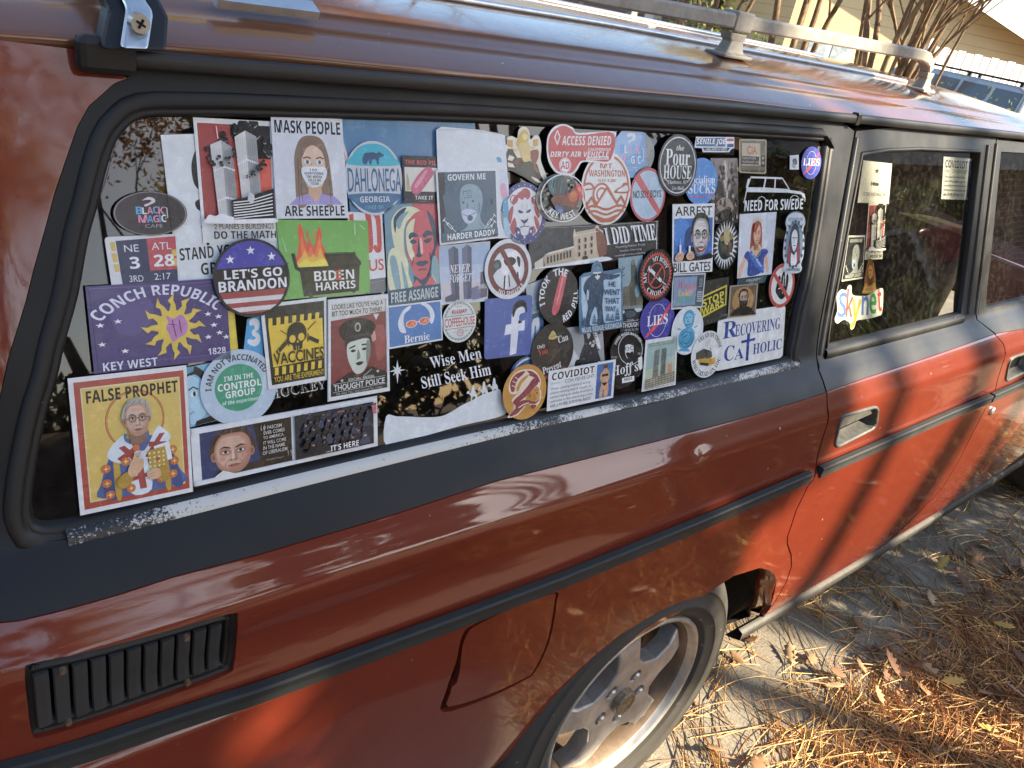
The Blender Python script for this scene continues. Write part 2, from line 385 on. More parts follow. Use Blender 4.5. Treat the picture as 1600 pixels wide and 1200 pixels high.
# vent: black recess, louvres
vo = offs(vent, -.004)
vb = panel('vent_grille', offs(vent, -.001), UNDER, CAR, off=.026, gx=.03, gz=.012, flange=0)
V, F = ring_profile(vent, [(0, .0005), (.0005, .006), (-.006, .0065), (-.0075, .004), (-.011, .004), (-.012, .027)], S); m = MB(); m.add(V, F); m.build('bezel', RUBBER, vb, True)
va = np.array(vent); cx0, cx1 = va[:, 0].min(), va[:, 0].max()
lv = MB()
for i in range(11):
    x = cx0+.010+(cx1-cx0-.020)*(i+.5)/11
    zz = va[np.abs(va[:, 0]-x) < .02][:, 1]; z0, z1 = zz.min()+.012, zz.max()-.012
    sec = [(-.0115, .0030), (-.0105, .0008), (-.004, .0004), (.0005, .0016), (.0012, .012), (-.0008, .020), (-.0025, .020), (-.0018, .006), (-.0115, .0050)]
    lv.sweep([[(x+a, float(S(x, z))+h, z) for a, h in sec] for z in np.linspace(z0, z1, 7)])
lv.build('louvre', VENTM, vb, False)
SCREW = plain('rusty_screw', (.16, .10, .06), .6, .4, .4, 90, .4)
for px in ((107, 1128), (293, 1066), (291, 996), (98, 1048)):
    p = B(*px); sc = MB(); sc.tube([p+[0, .002, 0], p+[0, -.003, 0]], [.0032, .0026], 12); sc.build('screw', SCREW, vb)
# fuel door, with the finger gap along its rear edge
fdoor = offs(BX(spline([(699, 1108), (702, 1085), (706, 1072), (712, 1068), (717, 1047), (718, 1035), (722, 1007), (733, 985), (747, 975), (800, 949), (866, 926), (870, 940), (859, 1000), (837.5, 1047.5), (819, 1063), (760, 1090)], 3)), -.003)
panel('fuel_door', fdoor, PAINT, CAR, off=.0012, gx=.02, gz=.006, flange=.01)
panel('fuel_door_backing', offs(fuel, .004), UNDER, CAR, off=.014, gx=.05, gz=.02, flange=0)
# arch lip and wheel well
al = np.array([p for p in ARC]); cxa, cza = .03, .30
rg = []
for x, z in spline(ARC, 3, False):
    y = float(S(x, z)); d = np.array([x-cxa, z-cza]); d /= np.linalg.norm(d)
    rg.append([(x, y, z), (x-d[0]*.004, y+.002, z-d[1]*.004), (x-d[0]*.008, y+.012, z-d[1]*.008), (x-d[0]*.010, y+.036, z-d[1]*.010), (x-d[0]*.002, y+.042, z-d[1]*.002)])
MB().sweep(rg, False).build('arch_lip', PAINT, CAR, True)
rg = []
for x, z in [(.36, .2)]+list(spline(ARC, 2, False)):
    rg.append([(x, float(S(x, z))+.03, z), (x, .12, z+.02), (x*.98, .34, z+.03)])
wl = MB(); wl.sweep(rg, False); n_ = len(rg); wl.add([r[2] for r in rg]+[(0, .34, .2)], [(i, i+1, n_) for i in range(n_-1)]); wl.build('wheel_well', UNDER, CAR, True)
# rub strip (rubber moulding with a bevelled top)
def strip(xa, xb, pts, name='rub_strip', mat=None, hz=.0115, th=.011):
    xs = np.linspace(xa, xb, 40); b = sorted(pts); rings = []
    for x in xs:
        z = float(np.interp(x, [p[0] for p in b], [p[1] for p in b])); y = float(S(x, z))
        rings.append([(x, y+.001, z+hz), (x, y-th*.75, z+hz*.95), (x, y-th, z+hz*.78), (x, y-th*.9, z), (x, y-th, z-hz*.78), (x, y-th*.75, z-hz*.97), (x, y+.001, z-hz*1.02)])
    return MB().sweep(rings).build(name, mat or STRIPM, CAR, False)
spx = BX([(75, 1196), (411, 1086), (696, 980), (870, 914), (1100, 819), (1270, 745)], -.008)
strip(-1.12, SHUT_R[5][0]-.006, [(-1.12, spx[0][1])]+spx)
spd = BX([(1283, 739), (1420, 679), (1490, 648), (1549, 624)], -.008)
strip(spd[0][0], spd[-1][0], spd)
strip(spd[-1][0]+.012, 2.2, spd+[(2.2, spd[-1][1])])
# doors
def xz(px, py, off=0): return tuple(B(px, py, off)[[0, 2]])
dr_l = [(x+.0025, z) for x, z in SHUT_R]
dr_r = [(x-.0025, z) for x, z in SHUT_F]
DB = SILLZ
door = [(dr_l[i0][0], zband(dr_l[i0][0])-.0005)]+dr_l[i0:]+[(.52, DB), (.98, DB), (1.07, .36)]+[p for p in dr_r[::-1] if p[1] < zband(p[0])-.002]+[(dr_r[1][0]-.004, zband(dr_r[1][0])-.0005)]+[(x, z-.0005) for x, z in bandD[::-1] if x < dr_r[1][0]-.01 and x > dr_l[i0][0]+.004]
handle = BX([(1306, 696), (1304.5, 692), (1305, 687), (1311, 660), (1314, 653), (1319, 649), (1365, 636), (1369, 636.5), (1371, 640), (1369, 660), (1367, 666), (1362, 671), (1313, 696), (1309, 697)])
RDOOR = panel('rear_door', door, PAINT, CAR, [handle], gx=.012, gz=.005, flange=.014)
dband = [(dr_l[0][0]+.006, dr_l[0][1]+.004)]+[(x, z) for x, z in dr_l[:i0]]+[(dr_l[i0][0], zband(dr_l[i0][0])+.0005)]+[(x, z+.0005) for x, z in bandD if dr_l[i0][0]+.004 < x < dr_r[1][0]-.01]+[(dr_r[1][0]-.004, zband(dr_r[1][0])+.0005), (dr_r[0][0], dr_r[0][1])]
wf_o = BX([(1276, 555), (1338, 205)])+[(.62, GUT(.6)-.009), (.95, GUT(.95)-.010)]+BX([(1557, 211), (1526, 500)])
glassD = BX([(1347, 243), (1387, 237), (1437, 235), (1530, 239), (1501, 490), (1292, 543)])
# upper frame and band in one pressing
dtop = [p for p in wf_o[1:-1]]+[wf_o[-1]]
dframe = [wf_o[0]]+[p for p in wf_o[1:]]
frame_poly = dband[:1]+dband[1:]+dframe[::-1][:-1]
panel('door_frame', frame_poly, BLACK, RDOOR, [offs(glassD, .004)], gx=.012, gz=.006, flange=.02)
gDy = lambda x, z: S(.7, z)+.010+0*np.asarray(x)
gl = offs(glassD, .006); v, F = cdt(gl, (), .2, .05)
mesh_obj('door_window', np.stack([v[:, 0], gDy(v[:, 0], v[:, 1]), v[:, 1]], 1), F, GLASS2, RDOOR)
m = MB(); m.add(*ring_profile(dens(glassD, .05), [(-.001, .011), (0, -.001), (.003, -.004), (.006, -.003), (.007, .002)], lambda x, z: S(x, z))); m.build('window_seal', RUBBER, RDOOR, True)
# ridge along the door top (belt weatherstrip)
q0, q1 = B(1287, 552), B(1503, 497); m = MB(); rr = []
for t in np.linspace(0, 1, 20):
    q = q0+(q1-q0)*t; y = float(S(q[0], q[2])); rr.append([(q[0], y, q[2]+.009), (q[0], y-.006, q[2]+.006), (q[0], y-.009, q[2]-.003), (q[0], y-.007, q[2]-.010), (q[0], y+.002, q[2]-.014)])
m.sweep(rr, False).build('weatherstrip', RUBBER, RDOOR, True)
m = MB()   # upright mouldings of the frame
for a, b in (((1338, 214), (1281, 552)), ((1556, 224), (1524, 490)), ((1543, 226), (1512, 490))):
    rr = []
    for t in np.linspace(0, 1, 12):
        q = B(a[0]+(b[0]-a[0])*t, a[1]+(b[1]-a[1])*t); y = float(S(q[0], q[2])); rr.append([(q[0]-.007, y+.001, q[2]), (q[0]-.005, y-.005, q[2]), (q[0]+.004, y-.006, q[2]), (q[0]+.007, y+.001, q[2])])
    m.sweep(rr, False); m.build('frame_moulding', BLACK, RDOOR, True); m = MB()
HANDLE = plain('worn_grey_handle', (.075, .073, .066), .5, .1, .4, 60, .4, .2)
# handle: recessed cup with a pull flap
m = MB(); m.add(*ring_profile(handle, [(.003, .001), (.002, -.003), (-.002, -.0035), (-.004, .001), (-.005, .012), (-.012, .024)], S)); hb = m.build('door_handle', HANDLE, RDOOR, True)
panel_h = panel_geo(offs(handle, -.011), off=.024, flange=0, gx=.02, gz=.01); mesh_obj('handle_cup', *panel_h, UNDER, RDOOR)
ha = np.array(handle); hx0, hz0 = ha.min(0); hx1, hz1 = ha.max(0)
pf = panel_geo([(hx0+.022, hz0+.038), (hx1-.004, hz0+.046), (hx1-.006, hz1-.008), (hx0+.026, hz1-.010)] if hz1-hz0 > .055 else offs(handle, -.008), off=.006, flange=.012, gx=.02, gz=.01); mesh_obj('handle_flap', *pf, HANDLE, hb)
# front door and fender
fd_l = [(x+.0025, z) for x, z in SHUT_F]
FX = 2.18
fd = [(fd_l[1][0], zband(fd_l[1][0])-.0005)]+[p for p in fd_l if p[1] < zband(p[0])-.002]+[(1.09, .36), (1.00, DB), (2.10, DB), (FX, .62), (FX, .86)]
h2 = BX(spline([(1571, 592), (1576, 568), (1584, 558), (1596, 554)], 3, False)); h2 = h2+[(h2[-1][0]+.11, h2[-1][1]+.002), (h2[-1][0]+.11, h2[0][1]-.006), (h2[0][0]+.02, h2[0][1]-.008)]
FDOOR = panel('front_door', fd, PAINT, CAR, [h2], gx=.016, gz=.006, flange=.014)
m = MB(); m.add(*ring_profile(h2, [(.003, .001), (.002, -.003), (-.002, -.0035), (-.004, .001), (-.005, .012), (-.012, .024)], S)); m.build('door_handle', HANDLE, FDOOR, True)
mesh_obj('handle_cup', *panel_geo(offs(h2, -.008), off=.022, flange=0, gx=.02, gz=.01), UNDER, FDOOR)
p = B(1549, 642); m = MB(); m.tube([p+[0, .002, 0], p+[0, -.005, 0], p+[0, -.0055, 0]], [.012, .011, .004], 16); m.build('door_lock', CHROME, FDOOR, True)
fgl = BX([(1565, 240), (1542, 480)]); g1, g2 = fgl
fglass = [g2, (1.95, g2[1]-.01), (1.42, 1.305), (g1[0], g1[1])]
ffr = [(fd_l[1][0], zband(fd_l[1][0])+.0005), (FX, .8605), (FX, .93), (1.50, GUT(1.5)-.012), (g1[0]-.03, GUT(1.0)-.018), wf_o[-2], (fd_l[0][0], fd_l[0][1])]
ffr[-2] = (wf_o[-2][0]+.006, wf_o[-2][1])
panel('door_frame', ffr, BLACK, FDOOR, [offs(fglass, .004)], gx=.016, gz=.007, flange=.02)
v, F = cdt(offs(fglass, .006), (), .2, .05); mesh_obj('door_window', np.stack([v[:, 0], gDy(v[:, 0], v[:, 1])+.008*(v[:, 0]-.7)**2*.6, v[:, 1]], 1), F, GLASS2, FDOOR)
fa = [(FX+.004, .858), (FX+.004, .62), (2.30, .40)]+[(2.65-.345*math.cos(t), .305+.30*math.sin(t)) for t in np.linspace(.3, math.pi-.25, 16)]+[(3.1, .36), (3.42, .40), (3.45, .80), (2.9, .845)]
panel('front_fender', fa, PAINT, CAR, gx=.04, gz=.012)
# dark structure behind the shut lines, sills, inner sides
m = MB(); xs = np.linspace(-1.1, 3.3, 60)
for sgn in (0, 1):
    fl = (lambda y: y) if not sgn else (lambda y: 2*MID-y)
    rr = []
    for x in xs:
        arch_here = abs(x) < .40 or abs(x-2.65) < .40
        zlo = .62 if arch_here else .24
        rr.append([(x, fl(float(S(x, z))+.03), z) for z in (.915, .84, .74, max(zlo, .60), max(zlo, .42), zlo)]+[(x, fl(.42), zlo+.01)])
    m.sweep(rr, False)
m.build('inner_structure', UNDER, CAR)
rr = []
for x in np.linspace(.385, 2.26, 30):
    y = float(S(x, .30)); rr.append([(x, y+.006, .3), (x, y-.006, .296), (x, y-.006, .276), (x, y+.012, .268), (x, y+.03, .262)])
MB().sweep(rr, False).build('sill_moulding', plain('grey_sill_plastic', (.05, .047, .04), .55, 0, .4, 60, .3), CAR, True)
# gutter rail
xs = np.concatenate([np.linspace(-.835, 1.3, 50), np.linspace(1.35, 2.1, 20)])
def gy(x): return .171+.008*(x-.7)**2
rr = []
for x in xs:
    z = GUT(x); y = gy(x); d = 1.0
    rr.append([(x, y+.014, z+.004), (x, y-.001, z+.0055), (x, y-.0035, z+.0055), (x, y-.0055, z+.003), (x, y-.0065, z-.007), (x, y-.005, z-.0095), (x, y+.002, z-.0105), (x, y+.016, z-.009)])
MB().sweep(rr).build('gutter_rail', BLACK, CAR, True)
x = .41; z = GUT(x); y = gy(x)   # clip over a joint
m = MB(); m.box((x, y-.001, z-.002), (.014, .014, .021)); m.build('gutter_clip', BLACK, CAR, bevel=.002)
x = -.835; z = GUT(x); y = gy(x); m = MB(); m.box((x+.018, y-.004, z), (.046, .020, .030)); m.build('gutter_end_cap', RUBBER, CAR, bevel=.006)
# roof
_rx = [-1.1, -.88, -.66, .04, .9, 1.5, 2.05]; _rz = [-.018, -.009, -.003, .003, -.002, -.012, -.045]
def rdz(x): return float(np.interp(x, _rx, _rz))
RPY = np.array([.178, .186, .200, .218, .229, .235, .240, .25, .26, .275, .30, .36, .45, .6, .83]); RPZ = np.array([1.352, 1.356, 1.362, 1.3685, 1.3722, 1.3735, 1.3745, 1.379, 1.3835, 1.388, 1.393, 1.402, 1.411, 1.4205, 1.427])
def roofz(x, y): return float(np.interp(min(y, 2*MID-y), RPY, RPZ))+rdz(x)
rr = []
for x in np.concatenate([np.linspace(-1.1, 1.5, 90), np.linspace(1.53, 2.0, 14)]):
    k = .008*(x-.7)**2
    sec = [(x, yy+k*(1-(yy-.178)/.652), zz+rdz(x)) for yy, zz in zip(RPY, RPZ)]
    sec = [(x, sec[0][1]+.012, sec[0][2]-.012)]+sec
    rr.append(sec+[(x, 2*MID-b, c) for a, b, c in sec[::-1][1:]])
MB().sweep(rr, False).build('roof', ROOFP, CAR, True)
# skid strips on the roof
for yy in (.455, .70):
    rr = []
    for x in np.linspace(-.85, 1.12, 40):
        z = roofz(x, yy); rr.append([(x, yy-.011, z-.001), (x, yy-.010, z+.005), (x, yy-.004, z+.007), (x, yy+.004, z+.007), (x, yy+.010, z+.005), (x, yy+.011, z-.001)])
    MB().sweep(rr).build('skid_strip', CHROME, CAR, True)
# luggage rack
RACKM = plain('weathered_rack_coating', (.27, .255, .225), .6, 0, .3, 40, .25, .3)
def rack(yr, name='luggage_rail', flip=False):
    m = MB(); path = []
    for x in np.linspace(-.62, .93, 24): path.append((x, 1.455+.016*(x+.1)/1.0 if x > -.1 else 1.455, 1.))
    path += [(.965, 1.468, 1.), (.988, 1.459, .9), (1.0, 1.444, .85)]
    rr = []
    for i, (x, z, s) in enumerate(path):
        a = path[min(i+1, len(path)-1)]; b = path[max(i-1, 0)]; d = np.array([a[0]-b[0], a[1]-b[1]]); d /= np.linalg.norm(d); n = np.array([-d[1], d[0]])
        rr.append([(x+n[0]*v*s, yr+u*s, z+n[1]*v*s) for u, v in ((-.012, -.012), (-.015, -.009), (-.015, .008), (-.011, .012), (.011, .012), (.015, .008), (.015, -.009), (.012, -.012))])
    o = m.sweep(rr).build(name, RACKM, CAR, False)
    for x, zt, wd in ((-.60, 1.447, .018), (.245, 1.455, .024), (1.005, 1.452, .018)):
        zb = roofz(x, yr); f = MB(); f.box((x, yr, zt+.006), (wd*2.0, .036, .032)) if x < .5 and x > 0 else None
        f.sweep([[(x+a*wd*s+dx, yr+b*.013*s2, z) for a, b in ((-1, -1), (1, -1), (1, 1), (-1, 1))] for z, s, s2, dx in ((zt-.012, 1.0, 1.0, 0), (zt-.022, .9, .9, .002), ((zt+zb)/2, .72, .85, .004), (zb+.012, .95, 1.0, .003), (zb+.005, 1.25, 1.2, .003))])
        f.box((x+.003, yr, zb+.003), (wd*3.4, .046, .007))
        f.build('rack_post', RACKM, o, bevel=.003)
    return o
rack(.355); rack(2*MID-.355)
# clamp foot of the cross bar at the rear, gripping the gutter
def footp(px, py, y): return at(px, py, 1, y)
cf = empty('rack_foot', (-.79, .19, 1.36)); cf.parent = CAR; cf.location = (-.79-1.1, .19-MID, 1.36)
def slab(px_poly, y0, dy, name, mat, bev, tilt=0.):
    P = [at(px, py, 1, y0+tilt*max(0, 75-py)/75.) for px, py in px_poly]; n = len(P)
    m = MB(); m.add(P+[p+np.array([0, dy, 0]) for p in P], [tuple(range(n))[::-1], tuple(range(n, 2*n))]+[(i, (i+1) % n, n+(i+1) % n, n+i) for i in range(n)]); return m.build(name, mat, cf, bevel=bev)
slab([(161, 78), (168, 36), (173, 16), (160, -6), (158, -40), (230, -40), (256, 8), (266, 26), (263, 80)], .160, .030, 'rubber_pad', RUBBER, .004, .045)
slab([(191, 76), (198, 30), (200, 14), (190, -6), (188, -40), (222, -40), (228, 0), (240, 16), (241, 26), (236, 60), (233, 78)], .148, .010, 'clamp_plate', CHROME, .003, .045)
p = at(219, 37, 1, .1615); m = MB(); m.tube([p+[0, .006, 0], p+[0, -.002, 0]], [.0085, .0075], 20); sc = m.build('screw', plain('steel', (.4, .4, .38), .35, .8), cf)
m = MB(); m.box(p+[0, -.0022, 0], (.008, .001, .0018), Matrix.Rotation(.5, 3, 'Y')); m.box(p+[0, -.0024, 0], (.0018, .001, .008), Matrix.Rotation(.5, 3, 'Y')); m.build('screw_slot', UNDER, cf)
m = MB(); m.tube([(-.79, .27, 1.43), (-.79, 1.4, 1.45)], .014, 12); m.build('cross_bar', CHROME, CAR, True)
rr = [[(x, .247, roofz(x, .25)+.004), (x, .243, roofz(x, .25)+.012), (x, .262, roofz(x, .26)+.016), (x, .268, roofz(x, .268)+.004)] for x in (-.70, -.595)]
MB().sweep(rr).build('rack_bracket', CHROME, CAR)
# wheels
def lathe(prof, cx, y0, cz, n=72):
    rr = []
    for k in range(n+1):
        t = 2*math.pi*k/n; rr.append([(cx+r*math.cos(t), y0+d, cz+r*math.sin(t)) for r, d in prof])
    m = MB(); m.sweep(rr, False, False); return m
TYRE = speck_mat('tyre_rubber', (.044, .040, .034), (.16, .14, .11), .8, .72, 60, .3)
BRAKE = plain('rusty_brake', (.16, .10, .06), .85, 0, .2, 30, .5, .3)
DUSTY = plain('brake_dusted_alloy', (.17, .12, .08), .6, .35, .4, 14, .5, .1)
BARREL = DUSTY
def wheel(cx, y0, flip=1, rot=0.):
    W = empty('wheel', (0, 0, 0)); W.parent = CAR; cz = .305; W.location = (cx-1.1, y0-MID, cz)
    F_ = lambda pr: [(r, d*flip) for r, d in pr]
    lathe(F_([(.192, .012), (.198, .004), (.206, -.004), (.2065, -.0065), (.210, -.0075), (.228, -.013), (.2285, -.0145), (.231, -.0148), (.2315, -.0136), (.250, -.014), (.262, -.0112), (.2625, -.0126), (.265, -.012), (.2655, -.0098), (.272, -.007), (.288, .004), (.297, .014), (.300, .03), (.3005, .06), (.3005, .12), (.296, .165), (.27, .185), (.2, .18)]), cx, y0, cz, 96).build('tyre', TYRE, W, True)
    lathe(F_([(.1975, .010), (.1965, .000), (.193, -.003), (.189, -.002), (.1865, .003), (.185, .010), (.182, .014)]), cx, y0, cz, 96).build('rim_flange', ALLOY, W, True)
    lathe(F_([(.182, .014), (.176, .022), (.171, .040), (.166, .085), (.160, .10), (.06, .105)]), cx, y0, cz, 96).build('rim_barrel', BARREL, W, True)
    lathe(F_([(.03, .085), (.13, .083), (.132, .09), (.132, .10)]), cx, y0, cz, 48).build('brake_disc', BRAKE, W, True)
    m = MB(); pts = []; hs = 5
    for s in range(hs):      # outline of the spoked centre
        a = rot+2*math.pi*s/hs
        for r, da in ((.084, -.62), (.100, -.30), (.135, -.20), (.172, -.20), (.172, .20), (.135, .20), (.100, .30)): pts.append((r, a+da))
    P2 = [(r*math.cos(a), r*math.sin(a)) for r, a in pts]
    hole = [[(c0+.0135*math.cos(t), c1+.0135*math.sin(t)) for t in np.linspace(0, 2*math.pi, 12, endpoint=False)] for c0, c1 in [(.0535*math.cos(rot+.63+2*math.pi*s/5), .0535*math.sin(rot+.63+2*math.pi*s/5)) for s in range(5)]]
    sf = lambda x, z: .010+.0*x+np.interp(np.hypot(x, z), [0, .06, .10, .15, .175], [.006, .004, .000, .004, .016])
    v, F = cdt(P2, hole, .02, .02)
    def put(off): return [(cx+a, y0+flip*(float(sf(a, b))+off), cz+b) for a, b in v]
    cnt = set(); Fo = []
    for t in F:
        A_, B_, C_ = v[list(t)]; cr = (B_[0]-A_[0])*(C_[1]-A_[1])-(B_[1]-A_[1])*(C_[0]-A_[0]); Fo.append(t if cr > 0 else t[::-1])
    for t in Fo:
        for i in range(3): cnt.add((t[i], t[(i+1) % 3]))
    bd = [(a, b) for a, b in cnt if (b, a) not in cnt]; n = len(v)
    # chamfered edge: front face slightly inset would need offsetting; side walls drop 34 mm
    m.add(put(0)+put(.034), Fo+[(b, a, a+n, b+n) for a, b in bd]); o = m.build('spokes', ALLOY, W, False, bevel=.0035)
    for s in range(5):
        a = rot+.63+2*math.pi*s/5; c = (cx+.0535*math.cos(a), cz+.0535*math.sin(a))
        m = MB(); m.tube([(c[0], y0+flip*.030, c[1]), (c[0], y0+flip*.012, c[1]), (c[0], y0+flip*.009, c[1])], [.0092, .0088, .005], 6); m.tube([(c[0], y0+flip*.034, c[1]), (c[0], y0+flip*.026, c[1])], .014, 12); m.build('lug_nut', ALLOY, W)
    lathe(F_([(.0, .0015), (.014, .0015), (.019, .002), (.021, .000), (.0245, .000), (.026, .003), (.027, .02)]), cx, y0, cz, 36).build('centre_cap', plain('centre_cap_bronze', (.22, .17, .11), .5, .5, .5, 160, .6, .4), W, True)
    return W
wheel(0.0, -.012, 1, .489); wheel(2.65, -.012, 1, .4); wheel(0.0, 2*MID+.012, -1, .3); wheel(2.65, 2*MID+.012, -1, .9)
# far side, ends, cabin: seen only from elsewhere or through the glass
m = MB()
for poly, holes in ((quarter, ()), (door, ()), (fd, ()), (fa, ())):
    m.add(*panel_geo(poly, holes, gx=.06, gz=.02, mirror=True))
m.build('far_side_panel', PAINT, CAR, True)
m = MB(); m.add(*panel_geo(beltband, [opening], gx=.06, gz=.03, mirror=True)); m.add(*panel_geo(frame_poly, [offs(glassD, .004)], gx=.06, gz=.03, mirror=True)); m.add(*panel_geo(ffr, [offs(fglass, .004)], gx=.06, gz=.03, mirror=True)); m.add(*panel_geo(pil, (), gx=.06, gz=.03, mirror=True)); m.build('far_side_frame', BLACK, CAR, True)
m = MB()
for g in (glassS, glassD, fglass):
    m.add(*panel_geo(offs(g, .006), (), gx=.2, gz=.1, mirror=True, off=.012, flange=0))
m.build('far_side_window', GLASS, CAR, True)
rr = []   # tailgate
for z in np.linspace(.30, 1.33, 22):
    y = float(S(xs0, z)); x = xs0-.02*math.sin((z-.3)*3)
    rr.append([(x+.004, y, z)]+[(x-.05*math.sin(math.pi*k/10)**.5, y+(2*MID-2*y)*k/10, z) for k in range(1, 10)]+[(x+.004, 2*MID-y, z)])
MB().sweep(rr, False, m=0).build('tailgate', PAINT, CAR, True)
rr = []
for z, x in ((.895, 2.12), (.90, 2.6), (.875, 3.1), (.83, 3.42), (.74, 3.50), (.42, 3.52)):
    y = float(S(x, min(z, .80)))+.02; rr.append([(x, y, z-.03), (x, y+.06, z), (x, MID, z+.012), (x, 2*MID-y-.06, z), (x, 2*MID-y, z-.03)])
MB().sweep(rr, False).build('bonnet', PAINT, CAR, True)
rr = [[(2.16, .20, .90), (2.22, MID, .905), (2.16, 2*MID-.20, .90)], [(1.56, .26, 1.345), (1.60, MID, 1.385), (1.56, 2*MID-.26, 1.345)]]
MB().sweep(rr, False).build('windscreen', GLASS2, CAR, True)
m = MB(); m.box((1.1, MID, .30), (3.9, 1.2, .04)); m.box((-.35, MID, .70), (1.3, 1.3, .04)); m.box((1.1, MID, .42), (1.2, 1.35, .22)); m.build('cabin_floor', DARKIN, CAR)
SEAT = plain('seat_fabric', (.05, .042, .034), .9, 0, .2, 60, .3, .2)
for x, yy in ((.46, MID), (1.28, .48), (1.28, 1.18)):
    wd = 1.25 if yy == MID else .50; m = MB()
    m.sweep([[(x+.10*t+dx, yy+wd/2*s, .52+.56*t) for dx, s in ((-.06, -1), (.06, -1), (.07, 0), (.06, 1), (-.06, 1))] for t in (0, .3, .6, .9, 1)][::1]); m.box((x+.30, yy, .60), (.5, wd, .14)); st = m.build('seat', SEAT, CAR, bevel=.03)
    if yy != MID:
        m = MB(); m.box((x+.02, yy, 1.17), (.07, .26, .17)); m.build('headrest', SEAT, st, bevel=.03)
# ---------------------------------------------------------------- stickers: flat printed vinyl on the glass, drawn as little coloured faces
def vinyl():
    m, t, p, N, L = nodes('printed_vinyl')
    a = N('ShaderNodeVertexColor'); a.layer_name = 'Col'
    n = noise(t, 55, 6, .7); hsv = N('ShaderNodeHueSaturation'); L(a.outputs[0], hsv.inputs['Color'])
    r = ramp(t, n.outputs[0], [(.25, .80), (.7, 1.02)]); g = ramp(t, noise(t, 1400, 2, .7).outputs[0], [(.3, .90), (.7, 1.08)]); ml = N('ShaderNodeMath'); ml.operation = 'MULTIPLY'; L(r.outputs[0], ml.inputs[0]); L(g.outputs[0], ml.inputs[1]); L(ml.outputs[0], hsv.inputs['Value']); hsv.inputs['Saturation'].default_value = .94; L(hsv.outputs[0], p.inputs['Base Color'])
    L(ramp(t, n.outputs[0], [(.3, .16), (.7, .34)]).outputs[0], p.inputs['Roughness'])
    p.inputs['Specular IOR Level'].default_value = .45
    bump(t, p, noise(t, 22, 5, .62).outputs[0], .34, .0018); return m
VINYL = vinyl()
def proj(P):
    d = np.asarray(P)-CAM; z = d@_f; return np.array([800+FPX*(d@RT)/z, 600-FPX*(d@UP)/z])
_dn = np.array([0, 1, -.305]); _dp = np.array([.7, float(S(.7, 1.1))+.0185, 1.1])
def DP(px, py):
    d = ray(px, py); return CAM+((_dp-CAM)@_dn)/(d@_dn)*d
_tc = {}
TXS = bpy.data.scenes.new('lettering_scratch')     # a scratch scene to turn lettering into faces; removed below
def _math(s, up, lo, dg=None):
    o = ''
    for c in s:
        if 'A' <= c <= 'Z': o += chr(up+ord(c)-65)
        elif 'a' <= c <= 'z': o += chr(lo+ord(c)-97)
        elif '0' <= c <= '9' and dg: o += chr(dg+ord(c)-48)
        else: o += c
    return o
_ST = {'b': (0x1D5D4, 0x1D5EE, 0x1D7EC), 'i': (0x1D63C, 0x1D656, 0x1D7EC), 's': (0x1D400, 0x1D41A, 0x1D7CE), 'r': (0x1D468, 0x1D482, 0x1D7CE), 'c': (0x1D4D0, 0x1D4EA, None), 'm': (0x1D670, 0x1D68A, 0x1D7F6)}
def text_geo(st, s):
    if (st, s) in _tc: return _tc[(st, s)]
    cu = bpy.data.curves.new('lettering', 'FONT'); cu.resolution_u = 3
    cu.body = _math(s, *_ST[st]) if st in _ST else s
    if st == 'h': cu.offset = .014
    if st == 'B': cu.body = _math(s, *_ST['b']); cu.offset = .005
    o = bpy.data.objects.new('lettering', cu); TXS.collection.objects.link(o)
    TXS.view_layers[0].update(); dg = TXS.view_layers[0].depsgraph; me = o.evaluated_get(dg).to_mesh()
    V = np.array([v.co[:2] for v in me.vertices]) if len(me.vertices) else np.zeros((0, 2)); F = [tuple(p.vertices) for p in me.polygons]
    o.evaluated_get(dg).to_mesh_clear(); bpy.data.objects.remove(o); bpy.data.curves.remove(cu)
    _tc[(st, s)] = (V, F); return V, F
GLASS_LAYER = .0011; INK = .000035
STICKERS = []
def _pts(s): return [tuple(float(a) for a in q.split(',')) for q in s.split()]
def ell(cx, cy, rx, ry, n=40, a0=0, a1=360): return [(cx+rx*math.cos(math.radians(a0+(a1-a0)*k/n)), cy+ry*math.sin(math.radians(a0+(a1-a0)*k/n))) for k in range(n)]
